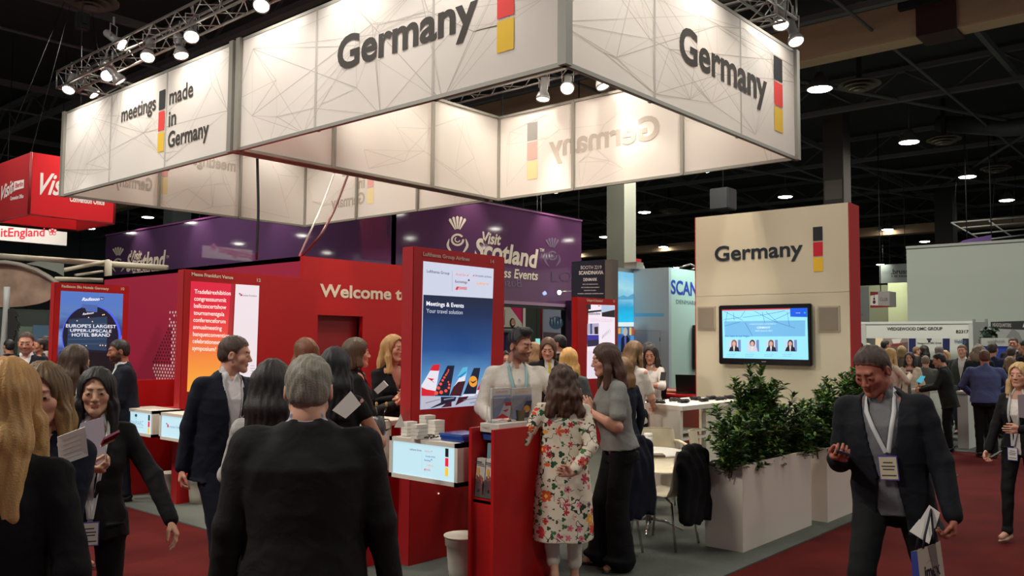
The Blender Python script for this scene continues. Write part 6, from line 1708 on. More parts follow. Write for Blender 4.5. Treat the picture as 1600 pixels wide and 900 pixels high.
def thistle(mb, F, Z, cx, cy, s_, m):
    """fan of five petals, spiral head, two cupping leaves"""
    for k in range(5):
        a0 = radians(-128+k*16); a1 = a0+radians(11)
        face_poly(mb, F, [Z(cx+cos(a0)*s_*.35, cy-.35*s_+sin(a0)*s_*.35+.2*s_), Z(cx+cos(a0)*s_*1.15, cy-.15*s_+sin(a0)*s_*1.3), Z(cx+cos((a0+a1)/2)*s_*1.22, cy-.15*s_+sin((a0+a1)/2)*s_*1.4), Z(cx+cos(a1)*s_*1.15, cy-.15*s_+sin(a1)*s_*1.3), Z(cx+cos(a1)*s_*.35, cy-.35*s_+sin(a1)*s_*.35+.2*s_)], m, 3)
    def ribbon(pts, w):
        for i in range(len(pts)-1):
            (x0, y0), (x1, y1) = pts[i], pts[i+1]; l = sqrt((x1-x0)**2+(y1-y0)**2)+1e-6; nx, ny = -(y1-y0)/l, (x1-x0)/l; wa, wb = w(i/(len(pts)-1)), w((i+1)/(len(pts)-1))
            face_poly(mb, F, [Z(x0-nx*wa, y0-ny*wa), Z(x1-nx*wb, y1-ny*wb), Z(x1+nx*wb, y1+ny*wb), Z(x0+nx*wa, y0+ny*wa)], m, 3)
    ribbon([(cx+cos(t)*s_*(.46-.0*t), cy+.38*s_+sin(t)*s_*.42) for t in np.linspace(-.6, -.6-2*pi*.92, 26)], lambda t: s_*.085)
    ribbon([(cx+cos(t)*s_*.2, cy+.36*s_+sin(t)*s_*.2) for t in np.linspace(.3, 4.2, 12)], lambda t: s_*.045)
    for sx in (-1, 1): ribbon([(cx+sx*s_*(.66+.14*sin(t*3.0)-.62*max(0, t-.45)), cy+.3*s_+t*s_*1.25) for t in np.linspace(0, 1, 12)], lambda t: s_*.10*sin(pi*min(1, t*.9+.05))+.5)
mb = MB(); thistle(mb, F, Z, 222, 240, 125, CRM); mb.build('thistle_emblem', pb)
mb = MB(); thistle(mb, F, Z, 1175, 410, 95, GHO); tag(mb.build('thistle_emblem', pb), 'faint second thistle')
def tz(s_, x0, x1, y0, y1, h, m, b=0, it=0, mir=False): text_on(mb, F, s_, Z(x0, y0), Z(x1, y1), h, m, b, it, 4, mirror=mir)
mb = MB(); tz('Visit', 470, 660, 318, 340, .32, CRM, .03, .25); tz('Scotland', 390, 1035, 462, 570, .55, CRM, .03, .2); tz('TM', 1048, 1092, 405, 410, .10, CRM, .02)
tz('Business Events', 420, 1030, 640, 692, .27, CRM, .02, .15); mb.build('lettering', pb)
mb = MB(); tz('Business', 500, 865, 742, 762, .24, GHO, .0, .15, True); tz('LO', 1165, 1370, 706, 706, .33, mat('ghost2', (84, 60, 90), .5), .0); tag(mb.build('show_through_print', pb), 'faint mirrored lettering')
F = Face('x', 13.55, .004); Z5 = lambda x, y: (x*.25, 225+y*.25)
mb = MB(); thistle(mb, F, Z5, 740, 720, 50, CRM); text_on(mb, F, 'Visit', Z5(818, 728), Z5(888, 725), .36, CRM, .03, .25); text_on(mb, F, 'Scotland', Z5(790, 795), Z5(1035, 775), .62, CRM, .03, .2); text_on(mb, F, 'TM', Z5(1040, 715), Z5(1056, 714), .1, CRM); text_on(mb, F, 'Business Events', Z5(830, 830), Z5(1035, 815), .27, CRM, .02)
mb.build('lettering', pb)
# small lamp at the banner's lower corner and the stand below it
o = empty('stand_wall', (20.4, 15.9, 0), 'purple edged cream end wall standing below the purple banner', 'wall panel')
a = atd(880, 480, 25.4); b_ = atd(893, 480, 25.4)
mb = MB(); mb.box((20.35, 15.35, 0), (20.5, 15.6, 3.0), mat('purple_edge', (60, 24, 62), .4)); mb.build('edge', o)
mb = MB(); mb.box((20.35, 14.95, 0), (20.5, 15.34, 3.0), mat('cream_end', (188, 180, 158), .6)); mb.build('face', o)
o = empty('clip_lamp', (20.1, 15.5, 3.0), 'small bluish clip lamp at the lower corner of the purple banner', 'lamp'); p = aty(874, 456, 15.4)
mb = MB(); mb.lathe(p, [(0, 0), (.06, .01), (.05, .1), (0, .12)], emat((180, 210, 255), 9), 10, (-.7, -.5, -.5)); mb.build('bulb', o); mb = MB(); mb.tube([p, p+Vector((.6, 0, .05))], .015, ALU, 6); mb.build('arm', o)
# banner with a smiling woman and pink wedge, seen under the purple box
def board(axis, c, pts, lb, nm='banner', cat='banner', col=(226, 222, 206), thick=.05, e=0, hang=False):
    F = Face(axis, c, .002); q = [F.pu(*p) for p in pts]; u0, u1 = min(a[0] for a in q), max(a[0] for a in q); z0, z1 = min(a[1] for a in q), max(a[1] for a in q)
    hang = hang or 'hanging' in lb or nm in ('sign', 'screen')
    if not hang: z0 = .012
    A = F.pt(u0, z0); B = F.pt(u1, z1); o = empty(nm, F.pt((u0+u1)/2, z0), lb, cat)
    mb = MB(); n = -F.n*thick
    mb.add([F.pt(u0, z0, 0), F.pt(u1, z0, 0), F.pt(u1, z1, 0), F.pt(u0, z1, 0), F.pt(u0, z0, 0)+n, F.pt(u1, z0, 0)+n, F.pt(u1, z1, 0)+n, F.pt(u0, z1, 0)+n], [(0, 1, 2, 3), (7, 6, 5, 4), (0, 4, 5, 1), (1, 5, 6, 2), (2, 6, 7, 3), (3, 7, 4, 0)], emat(col, e) if e else pmat(col))
    mb.build('board', o)
    if hang:
        for t in (.12, .88): mb = MB(); p = F.pt(u0+(u1-u0)*t, z1)-F.n*thick/2; mb.tube([p, (p.x, p.y, 11.2)], .012, DARK, 4); mb.build('hanger', o)
    return o, F
c760 = lambda x, y: (760+x*.17778, 460+y*.17778)
o, F = board('y', 24.0, [(783, 479), (821, 512)], 'cream banner with a smiling woman and a pink wedge, hanging beyond the purple stand', col=(236, 232, 212))
mb = MB(); G = lambda pts, c, l=2, e=0: face_poly(mb, F, [c760(*p) for p in pts], pmat(c), l)
G([(205, 108), (322, 108), (320, 265)], (226, 50, 110)); G(circ(228, 250, 26, 42, 14), (60, 40, 34), 3, .4); G(circ(233, 246, 17, 30, 12), (226, 160, 140), 4); G([(220, 262), (246, 258), (234, 270)], (250, 240, 236), 5); G([(158, 135), (164, 135), (162, 270), (152, 270)], (150, 150, 140), 3)
mb.build('artwork', o)
o, F = board('y', 23.9, [(779, 513), (822, 520)], 'pale sign strip below the cream banner', 'sign', 'sign', (170, 172, 164))
mb = MB(); text_on(mb, F, 'Destination', c760(112, 334), c760(212, 334), .12, pmat((60, 70, 70)), .02); mb.build('lettering', o)
o, F = board('y', 24.1, [(770, 521), (822, 620)], 'dark blue wall below the cream banner', 'partition_wall', 'wall panel', (24, 34, 80))
o, F = board('y', 22.0, [(845.5, 478.5), (848.5, 600)], 'thin red upright beside the balloon poster', 'post', 'post', (170, 26, 34))
o, F = board('y', 21.6, [(849, 478), (876, 600)], 'tall poster of a grey sky with a mirrored sculpture', 'poster', 'poster', (140, 144, 162))
mb = MB(); G([(500, 330), (650, 340), (650, 420), (500, 420)], (86, 66, 78), 2, .35); G(circ(612, 250, 62, 58, 20), (60, 84, 110), 3, .4)
for k in range(9): G([(556+k*13, 205+(k % 3)*14), (566+k*13, 200+(k % 3)*20), (562+k*13, 290-(k % 2)*22)], (170, 190, 204) if k % 2 else (26, 36, 50), 4, .4)
G([(560, 400), (650, 350), (650, 362), (575, 408)], (180, 170, 176), 4, .3); mb.build('artwork', o)
o, F = board('y', 30.0, [(815, 478), (850, 600)], 'dark green panel far behind between the banner and the poster', 'partition_wall', 'wall panel', (54, 62, 52))
o, F = board('y', 25.0, [(838, 529), (846, 538)], 'small turquoise screen in the distance', 'screen', 'screen', (150, 236, 226), e=.8)

# ---- Scandinavia stand
o, F = board('x', 12.8, [(893, 409), (945, 600)], 'navy sign reading booth 2219 Scandinavia Denmark', 'sign_tower', 'sign', (14, 22, 46))
mb = MB(); mb.box((12.78, 8.76, 0), (13.0, 8.9, 3.26), mat('sign_side', (104, 100, 92), .5)); mb.build('side', o)
mb = MB(); wh = pmat((232, 232, 226)); L7 = lambda x, y: (920+x*.15, 400+y*.15); L6 = lambda x, y: (760+x*.15, 400+y*.15)
text_on(mb, F, 'BOOTH 2219', L6(986, 138), L6(1200, 134), .068, wh, -.005); text_on(mb, F, 'SCANDINAVIA', L6(966, 194), L6(1220, 188), .068, wh, .025); text_on(mb, F, 'DENMARK', L6(1012, 262), L6(1156, 258), .058, wh, .02)
for x0, x1, y, s_ in ((1005, 1165, 300, 'MCI SCANDINAVIA'), (990, 1180, 333, 'BDP CONFERENCE MANAGEMENT'), (1020, 1146, 364, 'RADISSON GLOBAL'), (950, 1220, 398, 'WONDERFUL COPENHAGEN CONVENTION BUREAU')): text_on(mb, F, s_, L6(x0, y), L6(x1, y-2), .018, wh, .02)
mb.build('lettering', o)
o = empty('stand_wall', (14.4, 9.6, 0), 'glowing blue lake picture panel at the Scandinavian stand', 'lit panel'); F = Face('y', 9.6, .002)
q0 = F.pu(958, 417); q1 = F.pu(990, 600)
mb = MB(); mb.box((q0[0], 9.6, 0), (q1[0], 9.7, q0[1]), pmat((170, 190, 196))); mb.build('panel', o)
mb = MB(); G = lambda pts, m, l: face_poly(mb, F, [L7(*p) for p in pts], m, l)
G([(262, 155), (470, 180), (470, 700), (262, 700)], sky_mat('print_lake', [(0, (40, 150, 236)), (.25, (30, 200, 250)), (.46, (30, 170, 220)), (.56, (110, 190, 226)), (.8, (170, 226, 240)), (1, (120, 200, 236))], z0=1.9, z1=3.1, e=.9, noise=.25), 1)
G([(262, 690), (470, 690), (470, 735), (262, 735)], emat((226, 244, 244), .9), 2); G([(262, 735), (470, 735), (470, 1000), (262, 1000)], emat((60, 110, 160), .7), 2)
G([(300, 430), (360, 408), (400, 425), (455, 395), (470, 400), (470, 452), (300, 455)], emat((90, 170, 210), .8), 2)
for k, (x, y, w, h, c) in enumerate(((300, 750, 30, 60, (240, 170, 80)), (335, 745, 26, 70, (90, 190, 230)), (420, 745, 22, 80, (240, 210, 120)), (446, 750, 22, 70, (200, 90, 70)), (300, 830, 40, 90, (50, 90, 190)), (430, 830, 38, 90, (90, 150, 210)))): G([(x, y), (x+w, y), (x+w, y+h), (x, y+h)], emat(c, .8), 3)
G([(330, 1000), (335, 860), (358, 830), (398, 830), (420, 860), (425, 1000)], emat((26, 34, 56), .5), 4); G(circ(377, 790, 24, 46, 14), emat((206, 196, 190), .7), 5); G([(366, 840), (388, 840), (384, 980), (370, 980)], emat((100, 110, 190), .7), 5)
mb.build('picture', o)
o = empty('stand_wall', (14.81, 9.2, 0), 'pale blue-grey side wall of the Scandinavian stand with a door outline', 'wall panel')
mb = MB(); mb.box((14.81, 8.77, 0), (14.9, 9.6, 3.26), mat('pale_blue_grey', (176, 196, 200), .5)); mb.box((14.7, 9.45, 3.26), (14.95, 9.75, 3.4), pmat((170, 170, 160))); mb.build('panel', o)
F = Face('x', 14.81, .002); mb = MB(); G = lambda pts, c, l=2: face_poly(mb, F, [L7(*p) for p in pts], pmat(c), l)
G([(480, 596), (785, 596), (785, 630), (480, 630)], (110, 190, 226)); G([(490, 772), (745, 776), (745, 778), (490, 775)], (130, 140, 146)); G([(742, 776), (745, 776), (745, 1050), (742, 1050)], (130, 140, 146)); G([(737, 850), (745, 850), (745, 890), (737, 890)], (40, 44, 50), 3); mb.build('door_outline', o)
o = empty('stand_wall', (15.6, 8.77, 0), 'mint lit wall starting SCAN in blue capitals, beside the cream wall', 'lit panel'); F = Face('y', 8.77, .002)
mb = MB(); mb.box((14.902, 8.77, 0), (18.5, 8.85, 3.26), pmat((186, 218, 208))); mb.build('panel', o)
F.base = .0015
mb = MB(); bl = pmat((24, 60, 170)); a = F.pu(*L7(855, 390)); text_on(mb, F, 'SCANDINAVIA', (a[0], a[1]), (a[0]+2.75, a[1]), .285, bl, .025, uv=True); a = F.pu(*L7(908, 496)); text_on(mb, F, 'DENMARK / ICELAND', (a[0], a[1]), (a[0]+1.75, a[1]), .09, pmat((90, 120, 130)), uv=True); mb.build('lettering', o)
o = empty('television', (15.75, 8.7, 1.3), 'slim black screen on the mint wall, cut off by the cream wall', 'television'); a = F.pu(1080, 508); b_ = F.pu(1088, 577)
mb = MB(); mb.box((a[0], 8.66, b_[1]), (a[0]+1.2, 8.75, a[1]), BLACKP, .01); mb.build('housing', o); mb = MB(); mb.box((a[0]+.07, 8.655, b_[1]+.08), (a[0]+1.13, 8.66, a[1]-.06), sky_mat('screen_violet', [(0, (40, 44, 90)), (.5, (90, 90, 140)), (1, (120, 116, 180))], z0=1.3, z1=2.1, e=.5, noise=.6)); mb.build('screen', o)
o = empty('hanging_sign', (20, 11, 4), 'small red hanging box sign above the Scandinavian stand', 'sign'); p0 = aty(987, 403, 16); p1 = aty(1002, 421, 16)
mb = MB(); mb.box((p0.x, 16, p1.z-.2), (p1.x, 16.5, p0.z), pmat((170, 24, 34))); mb.build('box', o); mb = MB(); mb.lathe((p1.x-.02, 15.98, p1.z), [(.14, 0), (.17, 0), (.17, .03), (.14, .03), (.14, 0)], pmat((226, 220, 210)), 20, (0, -1, 0)); mb.build('ring_emblem', o); mb = MB(); mb.tube([(p0.x+.1, 16.2, p0.z), (p0.x+.1, 16.2, 11.2)], .015, DARK, 4); mb.build('hanger', o)
o = empty('stand_truss', (16, 10, 3.3), 'thin metal frame seen above the mint wall', 'truss'); mb = MB()
for (a, b_) in (((1062, 418), (1078, 413)), ((1078, 413), (1088, 417)), ((1080, 421), (1088, 419))): mb.tube([aty(*a, 11), aty(*b_, 11)], .03, ALU, 5)
mb.build('rail', o)
# tower of the two Rhine cities
o = empty('kiosk_tower', (11.27, 8.4, 0), 'smaller red display tower with photo collage behind the woman in grey', 'display tower')
mb = MB(); mb.box((11.27, 8.4, 0), (12.43, 8.52, 2.5), RED, .005); mb.build('panel', o)
F = Face('y', 8.4, .002); mb = MB(); face_poly(mb, F, [L7(-2, 505), L7(270, 515), L7(270, 845), L7(-2, 1000)][0:2]+[(960.5, 552), (917, 548)], emat((238, 228, 240), .95), 1)
face_poly(mb, F, [(917, 548), (960.5, 552), (960, 590), (916.5, 592)], emat((232, 222, 236), .9), 1); s13 = mb.build('lightbox', o)
mb = MB(); G = lambda pts, c, l=3, e=.8: face_poly(mb, F, [L6(*p) for p in pts], emat(c, e), l)
G([(1045, 505), (1085, 503), (1085, 555), (1045, 560)], (50, 60, 50), 3, .4); G([(1045, 575), (1195, 560), (1195, 578), (1045, 595)], (50, 40, 50), 3, .5); G([(1200, 590), (1335, 560), (1335, 640), (1200, 630)], (50, 40, 44), 3, .5)
for k in range(9): G([(1052+k*15, 590+(k % 3)*4), (1060+k*15, 590), (1060+k*15, 612), (1052+k*15, 614)], (90, 70, 80), 4, .5)
G([(1195, 510), (1335, 520), (1335, 590), (1195, 600)], (190, 210, 236), 2); G([(1160, 515), (1180, 515), (1180, 525), (1160, 525)], (230, 60, 110), 4)
G([(1050, 705), (1168, 700), (1168, 815), (1048, 815)], (190, 180, 210), 3); G([(1078, 705), (1098, 705), (1098, 815), (1078, 815)], (70, 100, 150), 4, .6); G([(1120, 740), (1160, 735), (1160, 815), (1125, 815)], (60, 44, 50), 4, .5); G([(1048, 822), (1168, 822), (1168, 900), (1048, 915)], (70, 60, 170), 3, .7); G([(1048, 880), (1168, 870), (1168, 935), (1048, 945)], (60, 56, 90), 4, .5)
for k in range(6): G([(1200+k*17, 860-k*14), (1204+k*17, 862-k*14), (1216+k*13, 820-k*12), (1212+k*13, 818-k*12)], (170, 150, 166), 4, .6)
text_on(mb, F, 'COLOGNE & DUSSELDORF', L6(1060, 682), L6(1310, 688), .055, emat((236, 200, 210), .8), 0); mb.build('artwork', s13)
mb = MB(); text_on(mb, F, 'Cologne & Düsseldorf', L6(1042, 470), L6(1210, 480), .04, LETTER, .035); text_on(mb, F, '13', L6(1320, 484), L6(1335, 485), .045, LETTER, .03); mb.build('heading', o)

# ---- red hanging box and white banner at the left
rb = empty('hanging_sign', (7.1, 20.5, 4.5), 'bright red hanging box sign reading Visit Convention Office at the left edge', 'sign')
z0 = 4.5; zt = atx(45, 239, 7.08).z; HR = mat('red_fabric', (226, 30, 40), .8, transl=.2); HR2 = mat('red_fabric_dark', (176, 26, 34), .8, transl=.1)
xr = aty(178, 350, 20.5).x
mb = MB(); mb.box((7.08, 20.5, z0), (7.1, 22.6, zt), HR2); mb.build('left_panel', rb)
mb = MB(); mb.box((7.08, 20.5, z0), (xr, 20.52, zt), HR); mb.build('front_panel', rb)
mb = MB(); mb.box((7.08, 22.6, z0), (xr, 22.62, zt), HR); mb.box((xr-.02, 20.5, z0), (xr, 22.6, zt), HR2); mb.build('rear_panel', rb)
mb = MB()
for a in ((7.08, 20.5), (7.08, 22.6), (xr, 20.5), (xr, 22.6)): mb.tube([(a[0], a[1], z0), (a[0], a[1], zt)], .03, mat('red_rail', (150, 40, 44), .5), 6); mb.tube([(a[0], a[1], zt), (8.4, 21.5, 11.19)], .008, DARK, 4)
mb.tube([(7.08, 20.5, z0), (xr, 20.5, z0), (xr, 22.6, z0), (7.08, 22.6, z0)], .025, mat('red_rail', (150, 40, 44), .5), 6, True); mb.build('frame', rb)
wm = mat('banner_white', (240, 232, 226), .7)
F = Face('x', 7.08, .004); mb = MB(); text_on(mb, F, 'Visit', Z5(8, 350), Z5(85, 300), .34, wm, .02, .4); text_on(mb, F, 'Convention Office', Z5(66, 352), Z5(148, 336), .09, wm, .03); face_poly(mb, F, [Z5(90, 235), Z5(152, 222), Z5(150, 275), Z5(88, 292)], wm, 2); text_on(mb, F, 'Berlin', Z5(98, 275), Z5(146, 262), .12, pmat((190, 40, 44)), .02, lay=4)
for k in range(6): face_poly(mb, F, [Z5(70+k*5, 270+k*-1), Z5(72+k*5, 270-k), Z5(72+k*5, 305-k*2), Z5(70+k*5, 305-k*2)], wm, 3)
mb.build('lettering', rb)
F = Face('y', 20.5, .004); mb = MB(); text_on(mb, F, 'Visit', Z5(246, 312), Z5(470, 322), .50, wm, .02, .4); text_on(mb, F, 'Berlin', Z5(500, 322), Z5(680, 340), .42, wm, .02, .2); text_on(mb, F, 'Convention Office', Z5(434, 358), Z5(652, 382), .14, wm, .035); mb.build('lettering', rb)
o, F = board('y', 29.0, [(-6, 352), (104, 384)], 'white hanging banner ending in England with a red rose badge', 'hanging_banner', 'banner', (240, 234, 228))
mb = MB(); rd = pmat((226, 40, 66)); text_on(mb, F, 'VisitEngland', Z5(-100, 580), Z5(278, 576), .28, rd, .02)
for k in range(3): r_ = 28-k*9; mb2 = [Z5(328+r_*cos(a), 546+r_*sin(a)) for a in np.linspace(0, 2*pi, 19)[:-1]]; 
for k in range(5):
    a = radians(-90+72*k); face_poly(mb, F, [Z5(*p) for p in circ(328+17*cos(a), 546+17*sin(a), 11, 11, 10)], rd, 3); face_poly(mb, F, [Z5(*p) for p in circ(328+17*cos(a), 546+17*sin(a), 7, 7, 8)], wm, 4)
face_poly(mb, F, [Z5(*p) for p in circ(328, 546, 8, 8, 10)], rd, 5); mb.build('lettering', o)
# pale lattice canopy and tensioned photo canopy behind the left kiosks
cp = empty('stand_canopy', (8.5, 21, 3.4), 'pale metal roof frame of the stand behind the left kiosks', 'roof frame')
PF = mat('pale_frame', (196, 190, 168), .6)
mb = MB(); a = atd(-20, 399, 21.5); b_ = atd(262, 419, 21.5); mb.tube([a, b_], .075, PF, 8); a = atd(100, 437, 20); b_ = atd(150, 432, 21.5); mb.tube([atd(88, 436, 19), atd(162, 438, 21)], .06, PF, 6); mb.tube([atd(100, 422, 19.6), atd(170, 408, 21.4)], .05, PF, 6); mb.tube([atd(118, 430, 20), atd(160, 424, 21.4)], .035, PF, 6)
mb.tube([atd(169, 407, 21.2), atd(169, 470, 21.2)], .09, PF, 8); mb.build('rails', cp)
mb = MB(); pts = [atd(11, 448, 17), atd(10, 480, 17), atd(5, 545, 17), atd(4, 620, 17)]; mb.tube(pts, .06, mat('pale_post', (176, 180, 176), .5), 8); mb.build('post', cp)
o = empty('photo_canopy', (6, 18, 3), 'translucent canopy printed with brown food photographs at the left edge', 'canopy')
CAN = bpy.data.materials.new('canopy_print'); CAN.use_nodes = True; nt = CAN.node_tree; b = nt.nodes['Principled BSDF']; tcn = nt.nodes.new('ShaderNodeTexCoord'); vn = nt.nodes.new('ShaderNodeTexVoronoi'); vn.inputs['Scale'].default_value = 1.6
nn = nt.nodes.new('ShaderNodeTexNoise'); nn.inputs['Scale'].default_value = 2.4; nn.inputs['Detail'].default_value = 6; rp = nt.nodes.new('ShaderNodeValToRGB')
nt.links.new(tcn.outputs['Object'], vn.inputs['Vector']); nt.links.new(tcn.outputs['Object'], nn.inputs['Vector'])
for p_, c_ in ((0.0, (60, 36, 28)), (.42, (110, 66, 50)), (.52, (176, 124, 96)), (.6, (140, 96, 80)), (1, (206, 176, 150))):
    if p_ in (0.0, 1): e_ = rp.color_ramp.elements[0 if p_ == 0 else 1]
    else: e_ = rp.color_ramp.elements.new(p_)
    e_.color = (*lin(c_), 1); e_.position = p_
nt.links.new(nn.outputs['Fac'], rp.inputs[0]); nt.links.new(rp.outputs[0], b.inputs['Base Color']); b.inputs['Roughness'].default_value = .7
mb = MB(); top = [(-10, 410), (15, 413), (35, 418), (60, 428), (80, 440), (90, 446)]; bot = [(-10, 480), (15, 480), (35, 479), (60, 475), (75, 470), (84, 462)]
vs = [atd(x, y, 17.8) for x, y in top]+[atd(x, y, 17.8) for x, y in bot]; n = len(top); nv = Vector((.05, .05, .01)); vs2 = [v+nv for v in vs]
mb.add(vs+vs2, [(i+1, i, n+i, n+i+1) for i in range(n-1)]+[(2*n+i, 2*n+i+1, 3*n+i+1, 3*n+i) for i in range(n-1)]+[(i, i+1, 2*n+i+1, 2*n+i) for i in range(n-1)], CAN); mb.build('cloth', o)
mb = MB(); pts = [atd(x, y-2, 17.7) for x, y in [(-10, 412), (10, 412), (30, 415), (55, 423), (75, 434), (88, 443), (92, 450)]]; mb.tube(pts, .05, mat('canopy_rim', (150, 146, 134), .6), 6); mb.build('rim', o)
mb = MB(); pts = [atd(x, y, 17.6) for x, y in [(40, 412), (60, 416), (88, 425), (100, 432), (100, 412), (60, 408)]]; mb.add(pts, [(0, 1, 2, 3, 4, 5)], mat('canopy_gauze', (120, 126, 116), .8)); mb.build('gauze', o)
o, F = board('y', 25.0, [(0, 482), (84, 560)], 'dark green back wall of the stand at the left edge', 'partition_wall', 'wall panel', (48, 58, 52)); 
o, F = board('y', 23.5, [(52, 508), (75, 545)], 'pale blue doorway panel behind the man in the dark suit', 'partition_wall', 'wall panel', (86, 124, 150))
o, F = board('y', 23.9, [(30, 510), (51, 545)], 'pale green panel behind the man in the dark suit', 'partition_wall', 'wall panel', (110, 130, 112))
o = empty('feather_ornament', atd(20, 480, 17), 'dark layered palm-like ornament on the pale post', 'ornament'); mb = MB(); r = random.Random(2)
for k in range(16):
    y = 486+k*4.4; c = atd(12, y, 16.8); e = atd(12+8+6*sin(k*.4)+r.uniform(2, 9), y+5, 16.8); mid = c.lerp(e, .55)+Vector((0, 0, .05)); w = Vector((0, 0, .035))
    mb.add([c-w, mid-w*1.3, e, mid+w*1.3, c+w, c-w+Vector((.1, .1, 0)), mid+Vector((.1, .1, 0))], [(0, 1, 2, 3, 4), (0, 5, 6, 1), (1, 6, 2)], mat('feather_dark', (34, 36, 34), .8))
mb.build('fronds', o)
# faraway stands at the left between the banner box and the purple box: steel frame lights
# ---- right: grey wall, DMC booth, brussels sign
xg = 29.8; a = atx(1416, 386, xg); b_ = atx(1600, 379, xg)
o = empty('stand_wall', (xg, (a.y+b_.y)/2, 0), 'large plain grey back wall behind the white fascia stand', 'wall panel')
mb = MB(); mb.box((xg, -2, 0), (xg+.1, a.y, a.z-.06), mat('grey_wall', (156, 164, 154), .8, noise=.04, nscale=.4)); mb.build('panel', o); mb = MB(); mb.box((xg-.05, -2, a.z-.06), (xg+.12, a.y, a.z+.02), pmat((150, 154, 148))); mb.build('top_rail', o)
C7 = lambda x, y: (1320+x*.175, 380+y*.175)
o, F = board('x', 44, [(1374, 414), (1420, 441)], 'grey hanging banner starting visit.brussels beside the grey wall', 'hanging_banner', 'banner', (124, 130, 128))
mb = MB(); text_on(mb, F, 'visit', C7(332, 278), C7(410, 275), .24, pmat((104, 110, 112)), .0); text_on(mb, F, '.brussels', C7(412, 276), C7(640, 268), .25, pmat((40, 44, 44)), .03)
for k, x in enumerate((418, 440, 452, 462, 485, 500, 512, 526, 540, 550)): face_poly(mb, F, [C7(x, 285), C7(x+8, 285), C7(x+8, 303), C7(x, 303)], pmat((44, 48, 48)), 3)
mb.build('lettering', o)
o, F = board('x', 46, [(1387, 441), (1420, 504)], 'greenish lit back wall below the grey hanging banner', 'stand_wall', 'wall panel', (170, 174, 140))
o, F = board('x', 47, [(1336, 447), (1388, 504)], 'dim olive wall far behind beside the cream wall edge', 'stand_wall', 'wall panel', (110, 112, 90))
o, F = board('x', 40, [(1336, 448), (1358, 512)], 'grey panel with faint lettering right beside the cream wall', 'partition_wall', 'wall panel', (122, 128, 124))
mb = MB(); text_on(mb, F, 'OK', (1337, 461), (1341, 461), .5, pmat((60, 64, 64))); text_on(mb, F, 'IMEX', (1341, 493), (1349, 493), .1, pmat((60, 64, 64))); mb.build('lettering', o)
o = empty('hanging_sign', atx(1372, 470, 38), 'small grey and red box sign with a guitar hanging left of the grey wall', 'sign'); F = Face('y', aty(1372, 470, 11.5).y); F = Face('x', 38, .003)
a = F.px(1360, 456); b_ = F.px(1372, 479); c_ = F.px(1390, 479)
mb = MB(); mb.box((38, c_.y, b_.z), (38.9, a.y, a.z), pmat((150, 146, 142))); mb.build('box', o)
mb = MB(); face_poly(mb, F, [(1360, 456), (1372, 456), (1372, 480), (1360, 480)], pmat((206, 200, 196)), 2); face_poly(mb, F, [(1360, 456), (1372, 456), (1372, 460), (1360, 462)], pmat((120, 24, 30)), 3); face_poly(mb, F, [(1360, 477), (1390, 478), (1390, 480), (1360, 481)], pmat((130, 20, 30)), 3)
face_poly(mb, F, circ(1366, 472, 2.4, 3, 10), pmat((90, 20, 24)), 4); face_poly(mb, F, circ(1366, 467, 1.6, 2, 8), pmat((90, 20, 24)), 4); face_poly(mb, F, [(1365.6, 461), (1366.4, 461), (1366.4, 468), (1365.6, 468)], pmat((40, 20, 20)), 5); text_on(mb, F, 'CLUB', (1375, 470), (1387, 470), .14, pmat((80, 76, 76))); mb.build('artwork', o); mb = MB(); mb.tube([(38.4, a.y-.3, a.z), (38.4, a.y-.3, 11.2)], .02, DARK, 4); mb.build('hanger', o)
# fascia stand
xw = 28.6; F = Face('x', xw, .004)
o = empty('fascia_stand', (xw, 8, 0), 'white modular stand with fascia WEDGEWOOD DMC GROUP B2317', 'exhibition stand')
q = lambda x, y: F.pu(x, y); GW = mat('stand_white', (206, 210, 200), .6)
l, t_ = q(1346, 503); r_, b2 = q(1519, 529); mb = MB(); y0, y1 = -r_, -l
mb.box((xw, y0, b2), (xw+.05, y1, t_-.08), GW); mb.build('fascia', o); mb = MB(); mb.box((xw-.03, y0-.02, t_-.08), (xw+.08, y1+.03, t_), pmat((200, 204, 198))); mb.build('top_rail', o)
mb = MB()
for x in (1349, 1518): yy = F.px(x, 510).y; mb.box((xw-.02, yy-.08, 0), (xw+.06, yy+.08, t_), pmat((180, 184, 178)))
mb.build('posts', o)
mb = MB(); text_on(mb, F, 'WEDGEWOOD DMC GROUP', C7(378, 778), C7(872, 776), .098, pmat((40, 44, 44)), .03); text_on(mb, F, 'B2317', C7(994, 803), C7(1106, 802), .095, pmat((40, 44, 44)), .03); mb.build('lettering', o)
xb = 31.0-1.35; Fb = Face('x', xb, .003); 
mb = MB(); mb.box((xb, F.px(1519, 529).y-.1, 0), (xb+.05, F.px(1349, 529).y+.1, t_), GW); mb.build('back_wall', o)
mb = MB(); w9 = lambda pts, c, l=2, e=0: face_poly(mb, Fb, pts, emat(c, e) if e else pmat(c), l)
w9([(1358, 526), (1374, 526), (1374, 600), (1358, 600)], (90, 92, 84)); w9([(1368, 526), (1380, 526), (1378, 545), (1372, 600), (1367, 600)], (230, 206, 160), 3, .6); w9([(1378, 526), (1419, 526), (1419, 600), (1378, 600)], (150, 132, 124), 2)
w9([(1393, 530), (1409, 529), (1406, 536), (1396, 537)], (226, 220, 214), 4); w9([(1394, 537), (1409, 537), (1409, 541), (1394, 541)], (140, 50, 44), 4); w9([(1384, 540), (1419, 534), (1419, 552), (1384, 552)], (110, 84, 80), 3)
w9([(1420, 526), (1431, 526), (1431, 605), (1420, 605)], (22, 26, 84)); w9([(1473, 526), (1484, 526), (1484, 605), (1473, 605)], (22, 26, 84)); w9([(1504, 526), (1517, 526), (1517, 605), (1504, 605)], (28, 28, 36))
